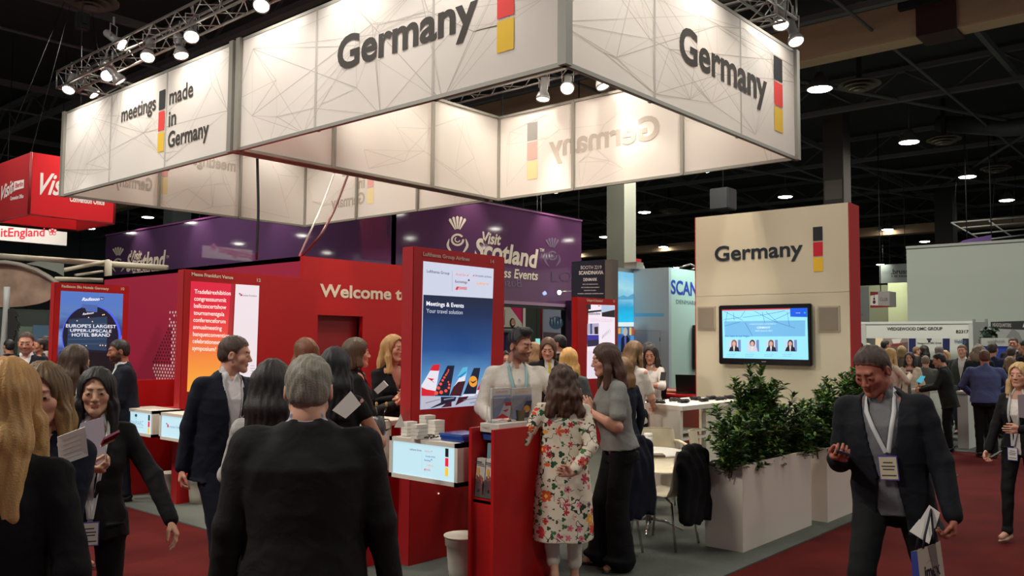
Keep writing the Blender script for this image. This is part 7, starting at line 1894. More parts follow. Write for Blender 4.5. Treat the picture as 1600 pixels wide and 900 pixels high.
w9([(1448, 527), (1456, 527), (1456, 530), (1452, 535), (1448, 530)], (60, 64, 80)); w9([(1450, 533), (1454, 533), (1454, 535), (1450, 535)], (60, 64, 80))
mb.build('posters', o); mb = MB(); text_on(mb, Fb, 'Wedgewood DMC Group', (1433, 538), (1471, 537), .06, pmat((60, 64, 70)), .02); text_on(mb, Fb, 'Weddings', (1491, 537), (1510, 536), .13, pmat((60, 90, 140)), .02, lay=3); mb.build('poster_text', o)
o, F = board('x', 27.0, [(1520, 503), (1543, 512)], 'grey metal door frame right of the white fascia stand', 'door_frame', 'frame', (110, 114, 108))
mb = MB(); yy = F.px(1522, 520).y; 
for x in (1522, 1541): yy = F.px(x, 520).y; mb.box((27, yy-.03, 0), (27.06, yy+.03, 2.5), pmat((120, 124, 118)))
mb.build('uprights', o)
o, F = board('x', 26.6, [(1548, 503), (1640, 600)], 'grey stand wall with a black header at the right edge', 'stand_wall', 'wall panel', (140, 142, 136))
mb = MB(); face_poly(mb, F, [(1548, 503), (1640, 500), (1640, 517), (1548, 513)], pmat((26, 30, 28)), 2); face_poly(mb, F, [(1582, 513), (1592, 520), (1604, 545), (1590, 560), (1570, 530)], pmat((110, 112, 108)), 2); mb.build('header', o)
mb = MB(); text_on(mb, F, 'HEADQUARTERS', (1551, 510), (1580, 511), .10, pmat((150, 150, 146)), .02); text_on(mb, F, 'AREA', (1598, 511), (1625, 512), .16, pmat((200, 200, 196)), .02); mb.build('lettering', o)
o = empty('reception_desk', atx(1555, 545, 24.5), 'white sign counter with a dark leafy plant on top, behind the man in blue', 'counter'); F = Face('x', 24.5, .003)
a = F.px(1533, 528); b_ = F.px(1576, 541); mb = MB(); mb.box((24.5, b_.y, b_.z), (24.9, a.y, a.z), pmat((176, 178, 170))); mb.build('sign_box', o); mb = MB(); mb.box((24.52, b_.y, 0), (24.9, a.y, b_.z), emat((30, 50, 130), .25)); mb.build('blue_screen', o)
mb = MB(); text_on(mb, F, 'worldhotels', (1543, 536), (1570, 535), .09, pmat((120, 124, 120))); mb.build('lettering', o)
r = random.Random(8); o = empty('potted_plant', F.px(1545, 520), 'dark round-leaved plant on the white sign counter', 'plant'); mb = MB()
for k in range(46):
    c = F.px(1536+r.gauss(6, 5), 520+r.uniform(-6, 7))+Vector((.2+r.uniform(-.15, .15), 0, 0)); nn = Vector((r.uniform(-1, 1), r.uniform(-1, 1), r.uniform(0, 1))).normalized(); u = nn.cross(Vector((0, 0, 1))).normalized()*.10; v = nn.cross(u).normalized()*.09
    mb.add([c+u, c+v, c-u, c-v, c+nn*.03], [(0, 1, 4), (1, 2, 4), (2, 3, 4), (3, 0, 4), (0, 3, 2, 1)], pmat((30, 54, 34), .5))
mb.build('leaves', o); mb = MB(); mb.tube([F.px(1530, 530), F.px(1531, 548), F.px(1529, 560)], .02, pmat((26, 36, 28)), 5); mb.build('tendril', o)
# white stands / counters beyond the aisle
for (x0, x1, yt, yb, d, lb) in ((1432, 1459, 611, 668, 15.2, 'white high counter between the aisle and the man in the dark green jacket'), (1502, 1518, 614, 690, 14.6, 'white box counter left of the man in the blue shirt')):
    a = atz((x0+x1)/2, 0, 0) if 0 else None
    c = atd((x0+x1)/2, yt, d); w = (x1-x0)/FPX*d/2; o = empty('counter', (c.x, c.y, 0), lb, 'counter')
    mb = MB(); mb.box((c.x-.3+w*.3, c.y-w*.95, 0.01), (c.x+.5, c.y+w*.95, c.z), GW); mb.build('body', o); mb = MB(); mb.box((c.x-.33+w*.3, c.y-w, c.z), (c.x+.53, c.y+w, c.z+.04), pmat((210, 208, 198))); mb.build('top', o)
c = atd(1481, 640, 18.8); mb = MB(); mb.lathe((c.x, c.y, .45), [(0, 0), (.2, .0), (.26, .12), (.27, .34), (.25, .34), (.2, .06), (0, .04)], GW, 18); mb.tube([(c.x, c.y, 0), (c.x, c.y, .45)], .03, CHROME, 8); mb.lathe((c.x, c.y, .008), [(.24, 0), (.24, .02), (.03, .04), (0, .04)], CHROME, 18); tag(mb.build('tub_chair'), 'pale tub chair behind the man in the dark green jacket', 'chair')
c = atd(1493, 615, 15.5)
F_ = Field((-.2, -.12, .35), (.2, .12, 1.1), .02); F_.loft([(.38, .10, .03, 0), (.6, .15, .05, 0), (.95, .12, .05, 0), (1.02, .05, .03, 0)], (np.zeros(3), np.eye(3)), .02); F_.rough(.012, 22, 3); V_, Q_ = F_.mesh(); oo = np_mesh('hanging_coat', [(V_, Q_, 0)], [mat('coat_navy_grey', (40, 46, 66), .8)]); oo.location = (c.x, c.y, 0); tag(oo, 'blue-grey coat hanging beside the white box counter', 'coat')
# far steel grid and a purple awning over the grey wall
o = empty('ceiling_grid', atd(1540, 355, 40), 'white open grid frame hanging over the grey wall', 'lighting grid'); mb = MB(); gm = mat('grid_white', (214, 218, 212), .5)
for (a, b_) in (((1486, 348), (1600, 339)), ((1503, 356), (1600, 348)), ((1518, 366), (1600, 358)), ((1534, 375), (1600, 367)), ((1486, 348), (1534, 375)), ((1545, 345), (1580, 369))): mb.tube([atd(*a, 40), atd(*b_, 40)], .035, gm, 5)
for x in (1490, 1550, 1582): mb.tube([atd(x, 347, 40), atd(x+6, 250, 40)], .015, DARK, 4)
mb.build('bars', o)
F_ = [atd(1503, 378, 34), atd(1511, 374, 34), atd(1549, 367, 34), atd(1549, 381, 34), atd(1503, 382, 34)]
mb = MB(); mb.add([p for p in F_]+[p+Vector((.3, .2, 0)) for p in F_], [(0, 4, 3, 2, 1), (5, 6, 7, 8, 9)]+[(i, (i+1) % 5, 5+(i+1) % 5, 5+i) for i in range(5)], mat('purple_awning', (84, 60, 110), .8)); [mb.tube([a_, (a_.x, a_.y, 11.1)], .02, DARK, 4) for a_ in F_[1:3]]
tag(mb.build('awning'), 'small purple awning over the top edge of the grey wall', 'awning')
# hanging speakers far off
for (x, y, d, w, h, lb) in ((1130, 312, 30, .7, .75, 'black loudspeaker hanging in the dark above the cream wall'), (1298, 292, 45, .5, 1.0, 'black loudspeaker beside the dark column')):
    c = atd(x, y, d); o = empty('hanging_speaker', c, lb, 'loudspeaker'); mb = MB(); mb.box((c.x-w/2, c.y-w/2, c.z-h/2), (c.x+w/2, c.y+w/2, c.z+h/2), mat('speaker_black', (20, 22, 24), .6), .03); mb.build('cabinet', o); mb = MB(); mb.tube([(c.x, c.y, c.z+h/2), (c.x, c.y, 11.2)], .02, DARK, 4); mb.build('hanger', o)
# ================================================================== people
def sheet(pts, lb, nm='paper', cat='paper', col=(226, 220, 212), th=.003, marks=0, m=None):
    """thin curved sheet through photo points (x, y, distance), with real thickness"""
    P_ = [atd(*p) for p in pts]; n = (P_[1]-P_[0]).cross(P_[-1]-P_[0]).normalized()
    if n.dot(P_[0]-Vector((0, 0, EYE))) > 0: n = -n
    o = empty(nm, sum(P_, Vector())/len(P_), lb, cat)
    c = sum(P_, Vector())/len(P_)
    mb = MB(); k = len(P_); vs = P_+[p-n*th for p in P_]
    mb.add(vs, [tuple(range(k)), tuple(range(k, 2*k))[::-1]]+[(i, (i+1) % k, k+(i+1) % k, k+i) for i in range(k)], m or pmat(col)); mb.build('sheet', o)
    if marks:
        mb = MB()
        for j in range(marks):
            t = .18+.64*j/max(1, marks-1); a = P_[0].lerp(P_[3], t).lerp(P_[1].lerp(P_[2], t), .15); b_ = P_[0].lerp(P_[3], t).lerp(P_[1].lerp(P_[2], t), .8); d = (P_[3]-P_[0]).normalized()*.0014
            mb.add([a+n*.002, b_+n*.002, b_+d+n*.002, a+d+n*.002], [(0, 1, 2, 3)], pmat((176, 172, 168)))
        mb.build('print', o)
    return o
NAVY = (18, 22, 36); BLACK = (17, 17, 19); CHAR = (27, 26, 25)
def js(c): return ('jacket', c)
# --- left foreground
person('blonde woman in black jacket seen from behind at the left edge', 14, 565, 2.55, -25, 'f', 'fair', ('long', (168, 122, 66), .33, (206, 168, 112)), top_w=js(BLACK), legs=('trousers', BLACK), res=1.0, build=1.08)
person('woman with blonde-tipped brown hair in navy jacket holding a paper', 66, 571, 3.15, 160, 'f', 'fair', ('mid', (62, 46, 32), .2, (196, 152, 92)), top_w=js((20, 26, 40)), shirt=None, legs=('trousers', BLACK), hands={'L': (-.09, .31, 1.14)}, palm={'L': (.3, -.5, .9)}, curl=(.4, .75), head=(8, -4, 0), poles={'L': (-.15, -1, -.7)})
sheet([(90, 683, 2.80), (133, 667, 2.86), (138, 712, 2.90), (93, 728, 2.82)], 'white printed sheet held up by the woman in navy', marks=5)
J3 = person('young woman with long black hair walking in a black blazer with badge', 152, 578, 4.25, 176, 'f', 'asian', ('long', (22, 18, 18), .32), top_w=js((20, 20, 22)), shirt=(216, 214, 214), legs=('trousers', BLACK), hands={'R': (.02, .30, 1.22), 'L': (-.40, .16, .90)}, palm={'R': (-.2, -.4, .9), 'L': (.6, -.2, .2)}, poles={'R': (1, -.3, -.8), 'L': (-.6, -.6, .1)}, hdir={'R': (-.9, .35, 0), 'L': (-.35, .35, -.9)}, curl=(.75, .35), feet={'R': (.09, .28, 0), 'L': (-.09, -.22, .05)}, lanyard=((190, 190, 186), (222, 218, 206), .02), head=(0, -6, 0), jopen=.02)
sheet([(125, 662, 4.02), (160, 652, 4.0), (167, 730, 4.0), (138, 742, 4.05)], 'lilac folder held against the chest of the long-haired young woman', 'folder', 'folder', (176, 166, 178), .006)
o = empty('wallet', atd(172, 682, 3.84), 'burgundy phone wallet in the hand of the long-haired young woman', 'wallet')
mb = MB(); a = atd(160, 690, 3.86); b_ = atd(184, 678, 3.86); u = (b_-a)/2; v = (atd(166, 675, 3.83)-atd(160, 686, 3.86))*.8; n = u.cross(v).normalized()*.006; mb.obox((a+b_)/2, u, v*.55, n, mat('burgundy', (110, 20, 50), .4)); mb.build('cover', o); mb = MB(); mb.obox((a+b_)/2-v*.8, u*.9, v*.15, n, pmat((214, 196, 150))); mb.build('pages', o)
person('brown-haired woman in a white top talking at the left kiosk', 120, 541, 6.5, -50, 'f', 'mid', ('long', (58, 42, 30), .24, (96, 70, 46)), top_w=('tank', (214, 206, 192)), legs=('trousers', BLACK), res=1.4, hands={'R': (.12, .28, 1.0)})
person('bearded man in navy suit behind the hotel counter', 183, 532, 9.2, 100, 'm', 'tan', ('short', (26, 22, 20)), top_w=js(NAVY), shirt=(220, 222, 224), legs=('trousers', NAVY), beard=((26, 20, 18), .85), res=1.5, hands={'R': (.05, .34, 1.05), 'L': (-.05, .34, 1.02)}, lean=(8, 0))
person('balding man in a dark suit and open white shirt at the far left', 41, 520, 10.2, 172, 'm', 'fair', ('receding', (58, 42, 32)), top_w=js((22, 26, 38)), shirt=(224, 220, 218), legs=('trousers', NAVY), beard=((90, 64, 48), .55), res=1.6, head=(0, -10, 0))
# --- centre left
person('man in navy suit walking with his head turned right, badge on his chest', 372, 527, 6.0, -155, 'm', 'fair', ('short', (62, 46, 36)), top_w=js((16, 20, 34)), shirt=(216, 208, 208), legs=('trousers', (16, 19, 32)), hands={'R': (.25, -.03, .83), 'L': (-.24, .10, .84)}, palm={'R': (-.8, .3, 0)}, feet={'R': (.06, .20, 0), 'L': (-.16, -.34, .06)}, head=(56, -3, 0), lean=(4, -3), jopen=.05, lanyard=((178, 176, 176), (214, 212, 208), .05, -.03, .018), build=1.02, curl=(.5, .5), poles={'R': (.3, -1, 0)})
person('grey-haired man in a charcoal suit seen from behind, nearest of all', 484, 558, 3.1, -4, 'm', 'fair', ('short', (118, 112, 98), 0, (176, 170, 154)), top_w=js(CHAR), shirt=(176, 168, 186), legs=('trousers', (26, 25, 25)), build=1.16, neckz=-.022, hands={'R': (.315, .04, .825), 'L': (-.30, .05, .83)}, poles={'R': (.25, -1, 0), 'L': (-.3, -1, 0)}, curl=(.7, .8), head=(0, -4, 0))
sheet([(409, 868, 3.0), (414, 862, 3.02), (420, 880, 3.05), (417, 960, 3.1), (403, 960, 3.05)], 'cream papers tucked under the arm of the grey-haired man', 'papers', 'papers', (196, 180, 150), .02)
person('woman with long dark hair and pale blouse hidden behind the grey-haired man', 428, 565, 4.1, -20, 'f', 'mid', ('long', (30, 22, 20), .34), top_w=('blouse', (176, 172, 168)), legs=('trousers', BLACK), res=1.3, hands={'L': (-.12, .32, 1.15)})
person('auburn-haired woman mostly hidden near the Welcome wall', 476, 530, 7.4, 40, 'f', 'fair', ('mid', (104, 60, 34), .2, (150, 86, 46)), top_w=js(BLACK), legs=('trousers', BLACK), res=1.6)
person('woman with long black hair and bare arm beside the Welcome wall', 524, 545, 5.3, -8, 'f', 'mid', ('long', (20, 18, 20), .3), top_w=('tank', (20, 20, 22)), legs=('trousers', BLACK), res=1.3, hands={'R': (.16, .26, 1.12)})
sheet([(519, 641, 5.0), (548, 611, 5.0), (564, 632, 5.0), (540, 654, 5.0)], 'white leaflet held by the woman with the bare arm', 'leaflet', 'leaflet')
person('woman with a brown bob in black holding a white notebook', 558, 530, 7.3, -78, 'f', 'fair', ('bob', (72, 56, 40), .1, (112, 88, 60)), top_w=js((18, 18, 20)), legs=('trousers', BLACK), res=1.2, hands={'R': (.06, .30, 1.16), 'L': (-.06, .33, 1.20)}, palm={'R': (0, -.2, 1), 'L': (0, -.2, 1)}, curl=(.6, .7), lanyard=((26, 26, 28), (206, 202, 196), .08))
sheet([(584, 609, 6.55), (599, 595, 6.5), (606, 603, 6.5), (590, 616, 6.55)], 'small white notebook held by the woman with the bob', 'notebook', 'notebook', th=.012)
person('smiling blonde woman in black jacket partly behind the airline tower', 616, 525, 8.0, -150, 'f', 'fair', ('long', (176, 134, 76), .2, (214, 176, 116)), top_w=js((17, 17, 19)), legs=('trousers', BLACK), res=1.2, mouth='smile', head=(15, 0, 0), hands={'R': (.05, .3, 1.1)})
# --- centre right
person('man with dark swept hair, stubble, white shirt and teal lanyard', 815, 517, 7.1, -168, 'm', 'mid', ('quiff', (28, 22, 20)), top_w=('shirt', (216, 208, 196)), legs=('trousers', NAVY), beard=((52, 36, 30), .6), lanyard=((140, 184, 186), None, .12), head=(40, -8, 0), hands={'L': (-.24, .3, 1.12), 'R': (.2, .3, 1.02)}, build=1.08)
# floral print
FLO = bpy.data.materials.new('floral_cloth'); FLO.use_nodes = True; nt = FLO.node_tree; b = nt.nodes['Principled BSDF']; b.inputs['Roughness'].default_value = .8
def N(t, **k):
    n = nt.nodes.new(t)
    for a, v in k.items(): setattr(n, a, v)
    return n
def Mth(op, a, b_=None, c=None):
    n = N('ShaderNodeMath', operation=op)
    for i, v in enumerate((a, b_, c)):
        if v is None: continue
        if isinstance(v, (int, float)): n.inputs[i].default_value = v
        else: nt.links.new(v, n.inputs[i])
    return n.outputs[0]
tcn = N('ShaderNodeTexCoord'); base = None
colr = N('ShaderNodeRGB'); colr.outputs[0].default_value = (*lin((224, 212, 190)), 1); cur = colr.outputs[0]
def over(cur, fac, col):
    mx = N('ShaderNodeMix', data_type='RGBA'); nt.links.new(fac, mx.inputs['Factor']); nt.links.new(cur, mx.inputs['A'])
    if isinstance(col, tuple): mx.inputs['B'].default_value = (*lin(col), 1)
    else: nt.links.new(col, mx.inputs['B'])
    return mx.outputs['Result']
# stems: thin bands of a warped noise
nz = N('ShaderNodeTexNoise'); nz.inputs['Scale'].default_value = 11; nz.inputs['Detail'].default_value = 1; nt.links.new(tcn.outputs['Object'], nz.inputs['Vector'])
nz2 = N('ShaderNodeTexNoise'); nz2.inputs['Scale'].default_value = 5; nt.links.new(tcn.outputs['Object'], nz2.inputs['Vector'])
st_ = Mth('MULTIPLY', Mth('LESS_THAN', Mth('ABSOLUTE', Mth('SUBTRACT', nz.outputs['Fac'], .5)), .012), Mth('GREATER_THAN', nz2.outputs['Fac'], .5))
cur = over(cur, st_, (40, 48, 36))
def blossoms(cur, scale, off, size, petals, cols, core=None, keep=.5):
    mp = N('ShaderNodeMapping'); mp.inputs['Location'].default_value = (off, off*.7, off*1.3); nt.links.new(tcn.outputs['Object'], mp.inputs[0])
    vo = N('ShaderNodeTexVoronoi'); vo.inputs['Scale'].default_value = scale; vo.inputs['Randomness'].default_value = .75; nt.links.new(mp.outputs[0], vo.inputs['Vector'])
    sub = N('ShaderNodeVectorMath', operation='SUBTRACT'); nt.links.new(mp.outputs[0], sub.inputs[0]); nt.links.new(vo.outputs['Position'], sub.inputs[1])
    sp = N('ShaderNodeSeparateXYZ'); nt.links.new(sub.outputs[0], sp.inputs[0])
    an = Mth('ARCTAN2', sp.outputs['Z'], Mth('ADD', sp.outputs['X'], Mth('MULTIPLY', sp.outputs['Y'], .5)))
    pet = Mth('MULTIPLY_ADD', Mth('ABSOLUTE', Mth('COSINE', Mth('MULTIPLY', an, petals/2))), .45, .55)
    rad = Mth('DIVIDE', vo.outputs['Distance'], pet)
    cs = N('ShaderNodeSeparateColor'); nt.links.new(vo.outputs['Color'], cs.inputs[0])
    fac = Mth('MULTIPLY', Mth('LESS_THAN', rad, size), Mth('LESS_THAN', cs.outputs['Red'], keep))
    rp = N('ShaderNodeValToRGB'); rp.color_ramp.interpolation = 'CONSTANT'
    rp.color_ramp.elements[0].color = (*lin(cols[0]), 1); rp.color_ramp.elements[1].color = (*lin(cols[-1]), 1); rp.color_ramp.elements[1].position = 1-1/len(cols)
    for i, c in enumerate(cols[1:-1]): e_ = rp.color_ramp.elements.new((i+1)/len(cols)); e_.color = (*lin(c), 1)
    nt.links.new(cs.outputs['Green'], rp.inputs[0]); cur = over(cur, fac, rp.outputs[0])
    if core: cur = over(cur, Mth('MULTIPLY', Mth('LESS_THAN', rad, size*.35), Mth('LESS_THAN', cs.outputs['Red'], keep)), core)
    return cur
cur = blossoms(cur, 13, 3.1, .34, 3, [(40, 92, 44), (24, 66, 36), (60, 110, 60)], None, .75)
cur = blossoms(cur, 17, 11.3, .30, 3, [(36, 84, 44), (30, 70, 50), (50, 60, 40)], None, .5)
cur = blossoms(cur, 26, 7.7, .26, 2, [(30, 36, 30), (60, 84, 50), (160, 60, 70)], None, .4)
cur = blossoms(cur, 8, 1.3, .40, 6, [(222, 84, 30), (206, 50, 60), (240, 160, 60), (196, 60, 90), (226, 70, 34)], (250, 210, 90), .85)
cur = blossoms(cur, 12, 5.9, .33, 5, [(190, 36, 50), (84, 56, 96), (214, 110, 130), (200, 60, 40)], (60, 20, 30), .65)
nt.links.new(cur, b.inputs['Base Color'])
J16 = person('woman with curly brown hair in a white floral tunic seen from behind', 878, 572, 6.1, 4, 'f', 'fair', ('curly', (58, 38, 28), .24, (96, 64, 44)), top_w=('tunic', (224, 212, 190), FLO), legs=('crop', (222, 212, 196)), shoes=(30, 20, 20), skirtlen=-.52, build=1.12, hands={'L': (-.42, .12, 1.24), 'R': (.06, -.24, .93)}, poles={'L': (-.7, -.3, -1), 'R': (1.0, .1, 0)}, hdir={'R': (-1, -.1, .1), 'L': (-.4, 1, .2)}, palm={'L': (.8, .3, 0), 'R': (0, -1, .1)}, curl=(.5, .5), feet={'L': (-.06, -.06, .05), 'R': (.1, .05, 0)}, head=(8, -4, 0))
c = atd(812, 650, 6.05)
o = empty('paper_cup', c, 'brown paper cup held by the woman in the floral tunic', 'cup'); mb = MB(); mb.lathe(c-Vector((0, 0, .045)), [(0, 0), (.030, 0), (.040, .085), (.042, .088), (.040, .09), (.036, .085), (0, .07)], pmat((120, 104, 84)), 22); mb.build('cup', o)
# fringed pale scarf falling beside her
F_ = Field((-.08, -.06, -.4), (.08, .06, .4), .007)
F_.cap((0, 0, .34), (-.015, .0, -.02), .028, .034, .01, flat=((0, 1, 0), .5)); F_.cap((-.015, 0, -.02), (.02, 0, -.30), .034, .024, .01, flat=((0, 1, 0), .5)); F_.all(lambda P, d: d+.004*np.sin(P[..., 0]*240)); V_, Q_ = F_.mesh()
oo = np_mesh('scarf', [(V_, Q_, 0)], [mat('scarf_pale', (206, 186, 172), .8)]); oo.location = atd(832, 762, 6.15); tag(oo, 'pale fringed scarf hanging down the left side of the floral tunic', 'scarf')
person('woman with straight brown hair, grey blouse and wide black trousers', 942, 539, 6.65, 106, 'f', 'fair', ('long', (66, 42, 30), .20, (92, 60, 42)), top_w=('short', (138, 138, 132)), legs=('wide', (15, 15, 17)), shoes=(16, 15, 16), lean=(9, 0), hands={'L': (-.07, .26, 1.2), 'R': (.06, .32, 1.26)}, poles={'L': (-.75, -1, .1), 'R': (.6, -1, -.6)}, hdir={'L': (.3, .4, 1), 'R': (-.2, .5, 1)}, palm={'L': (1, -.2, 0), 'R': (-1, -.2, 0)}, curl=(.6, .5), feet={'L': (-.10, .02, 0), 'R': (.10, .12, 0)}, build=1.08)
person('woman with light brown hair in a navy dress behind the one in grey', 972, 560, 8.7, 40, 'f', 'fair', ('mid', (110, 78, 48), .2, (150, 112, 72)), top_w=js((22, 26, 40)), legs=('skirt', (20, 23, 36)), res=1.3, build=1.1)
JW = person('woman in white team shirt with flag print on her back, long light brown hair', 994, 535, 9.6, -28, 'f', 'fair', ('long', (104, 74, 44), .2, (140, 104, 64)), top_w=('tshirt', (222, 214, 204)), legs=('trousers', BLACK), res=1.4, head=(-20, -10, 0), hands={'R': (.1, .3, 1.0)})
mb = MB(); M_ = JW['M']; T_ = JW['tor']
for k, c_ in enumerate(((20, 20, 22), (206, 30, 40), (236, 180, 50))):
    c = M_ @ Vector(T_((-.02+k*.045, -.135, .27))); R3 = M_.to_3x3(); mb.obox(c, R3 @ Vector((.02, 0, 0)), R3 @ Vector((0, .012, 0)), R3 @ Vector((0, 0, .012)), pmat(c_))
for k in range(7):
    c = M_ @ Vector(T_((-.10+k*.034, -.135, .315))); mb.obox(c, R3 @ Vector((.011, 0, 0)), R3 @ Vector((0, .012, 0)), R3 @ Vector((0, 0, .010+.004*(k % 3 == 0))), pmat((50, 50, 54)))
mb.build('shirt_print', JW['root'])
person('dark-haired woman in white shirt with red cuffs looking at her phone', 1016, 541, 11.4, 150, 'f', 'mid', ('long', (40, 26, 22), .2), top_w=('roll', (220, 212, 204)), legs=('trousers', BLACK), res=1.4, head=(20, -14, 0), hands={'L': (-.10, .36, 1.2), 'R': (.08, .34, 1.26)}, palm={'L': (0, -.5, .8)}, poles={'L': (-1, -.4, -.6), 'R': (1, -.4, -.6)})
o = empty('phone', atd(1036, 590, 11.0), 'dark phone in the hand of the woman with red cuffs', 'phone'); mb = MB(); c = atd(1036, 588, 11.0); mb.obox(c, (.01, -.035, .0), (.05, .02, .05), (.004, .004, -.004), BLACKP); mb.build('body', o)
person('person in black with dark hair behind the team shirts', 1012, 536, 12.4, 20, 'f', 'mid', ('mid', (18, 16, 18)), top_w=js((16, 16, 18)), legs=('trousers', BLACK), res=1.8)
person('man in black jacket and pale tie looking down, behind the white-shirted man', 856, 530, 10.2, -172, 'm', 'fair', ('bob', (84, 56, 36)), top_w=js((18, 18, 22)), shirt=(214, 206, 196), tie=(196, 170, 70), legs=('trousers', NAVY), res=1.5, head=(-12, -18, 0))
mpl = mat('plaid', (70, 72, 72), .8, noise=.8, nscale=26)
person('blonde woman in a black and grey checked jacket seen from behind', 889, 545, 8.7, -4, 'f', 'fair', ('long', (190, 140, 74), .16, (220, 176, 104)), top_w=('blouse', (60, 60, 60), mpl), legs=('trousers', BLACK), res=1.3)
person('man in black suit facing left in front of the sculpture poster', 873, 524, 13.0, 70, 'm', 'mid', ('short', (20, 18, 18)), top_w=js((16, 16, 20)), shirt=(190, 196, 206), legs=('trousers', BLACK), res=1.9)
person('dark-haired woman with glasses seen left of the white-shirted man', 793, 549, 10.4, 175, 'f', 'fair', ('mid', (34, 26, 24)), top_w=('blouse', (60, 60, 50)), legs=('trousers', BLACK), res=1.5, glasses=True)
person('dark-haired woman at the edge of the airline tower, behind the counter', 778, 545, 12.5, 165, 'f', 'mid', ('mid', (22, 18, 20)), top_w=('blouse', (70, 74, 40)), legs=('trousers', BLACK), res=1.9)
person('light brown haired woman half hidden behind the man with swept hair', 835, 536, 11.4, -30, 'f', 'fair', ('long', (150, 112, 76), .2), top_w=js((60, 50, 46)), legs=('trousers', BLACK), res=1.9)
# --- right
J26 = person('man in black jacket walking with head bowed over his phone, white lanyard', 1352, 548, 4.5, 171, 'm', (178, 110, 88), ('crop', (56, 40, 32)), top_w=js((24, 27, 33)), shirt=(118, 118, 120), legs=('trousers', (22, 24, 24)), shoes=(20, 18, 18), head=(-20, -22, 0), lean=(7, 4), jopen=.10, build=1.04,
             hands={'R': (.22, .31, 1.12), 'L': (-.29, .14, .86)}, palm={'R': (-.2, -.3, 1), 'L': (.6, .3, 0)}, poles={'R': (.15, -1, -.5), 'L': (-.35, -1, 0)}, hdir={'R': (-.4, .9, .1), 'L': (.1, .1, -1)}, curl=(.6, .8), feet={'R': (.16, .34, 0), 'L': (-.20, -.26, .05)}, lanyard=((206, 206, 204), (212, 204, 170), .25, -.02, .02))
o = empty('phone', atd(1322, 702, 4.1), 'black phone in the right hand of the man with bowed head', 'phone'); c = Vector(J26['M'] @ Vector(J26['hand'+'R'][0]+J26['hand'+'R'][2]*.03)); a_ = Vector(J26['handR'][1]); R3 = J26['M'].to_3x3(); u = (R3 @ a_).normalized()*.07; v = (R3 @ Vector(J26['handR'][3])).normalized()*.035; w_ = u.cross(v).normalized()*.005
mb = MB(); mb.obox(c, u, v, w_, BLACKP); mb.build('body', o); mb = MB(); mb.obox(c+w_*1.1*(1 if w_.z > 0 else -1), u*.9, v*.9, w_*.1, emat((90, 110, 150), .5)); mb.build('screen', o)
sheet([(1437, 813, 4.25), (1452, 789, 4.25), (1469, 801, 4.23), (1462, 824, 4.22), (1456, 828, 4.22)], 'folded white paper, upper fold, in the lowered hand of the walking man', 'paper', 'paper')
sheet([(1421, 830, 4.2), (1437, 811, 4.24), (1458, 828, 4.22), (1452, 850, 4.18)], 'folded white paper, lower fold, in the lowered hand of the walking man', 'paper', 'paper')
o = empty('carrier_bag', atd(1450, 880, 4.2), 'white and blue carrier bag with dark handles hanging from his hand', 'bag')
B_ = lambda x, y, d: atd(x, y, d)
mb = MB(); f4 = [B_(1433, 861, 4.15), B_(1469, 845, 4.2), B_(1484, 960, 4.2), B_(1444, 975, 4.15)]; bk = [B_(1423, 862, 4.35), B_(1458, 850, 4.4), B_(1474, 960, 4.4), B_(1430, 970, 4.35)]
bagm = mat('bag_white', (206, 196, 178), .35); mb.add(f4+bk, [(3, 2, 1, 0), (4, 5, 6, 7), (0, 1, 5, 4)[:0] or (1, 2, 6, 5), (2, 3, 7, 6)], bagm); mb.add(f4+bk, [(0, 3, 7, 4)], mat('bag_blue', (24, 60, 150), .4)); mb.build('sack', o)
mb = MB(); n_ = (f4[1]-f4[0]).cross(f4[3]-f4[0]).normalized(); n_ = n_ if n_.dot(f4[0]-Vector((0, 0, EYE))) < 0 else -n_
P2 = lambda u, v: f4[0].lerp(f4[1], u).lerp(f4[3].lerp(f4[2], u), v)+n_*.002
mb.add([P2(.45, 0), P2(.78, 0), P2(.8, .42), P2(.72, .5), P2(.55, .3)], [(0, 1, 2, 3, 4)], mat('bag_fold', (130, 120, 112), .5))
vs_, fs_ = text_geo('imex', .03, 0); x0_ = min(v[0] for v in vs_); x1_ = max(v[0] for v in vs_); mb.add([P2(.22+(v[0]-x0_)/(x1_-x0_)*.62, .42-v[1]*.26) for v in vs_], fs_, pmat((40, 36, 40)))
for k in range(7): a = -2.6+k*.35; mb.add([P2(.45+.13*cos(a), .24+.04*sin(a)), P2(.45+.15*cos(a), .24+.05*sin(a)), P2(.47+.15*cos(a+.12), .24+.05*sin(a+.12))], [(0, 1, 2)], pmat((40, 36, 40)))
mb.build('print', o)
for a_, z_ in ((f4, 0), (bk, 1)):
    mb = MB(); h_ = B_(1455, 796, 4.24+.03*z_); mb.tube([a_[0].lerp(a_[1], .25), a_[0].lerp(a_[1], .35)+Vector((0, 0, .06)), h_, a_[0].lerp(a_[1], .7)+Vector((0, 0, .06)), a_[0].lerp(a_[1], .75)], .006, mat('bag_cord', (26, 26, 44), .7), 6); mb.build('handle', o)
person('blonde woman in black jacket holding a phone at the right edge', 1592, 568, 7.7, 160, 'f', 'fair', ('mid', (196, 160, 104), .2, (226, 196, 146)), top_w=js((20, 20, 22)), shirt=(222, 214, 204), legs=('trousers', BLACK), shoes=(196, 164, 136), hands={'R': (.24, .18, .84), 'L': (-.1, .3, 1.1)}, palm={'R': (-.6, .5, 0)}, jopen=.05, lanyard=((190, 190, 190), (224, 220, 214), .0, .03), curl=(.55, .4), feet={'R': (.09, .15, 0), 'L': (-.09, -.15, .03)})
o = empty('phone', atd(1556, 712, 7.5), 'dark phone in the lowered hand of the blonde woman at the right edge', 'phone'); c = atd(1556, 710, 7.45); mb = MB(); mb.obox(c, (.03, -.04, .03), (.015, .012, .0), (.0, .0, .004), BLACKP); mb.build('body', o)
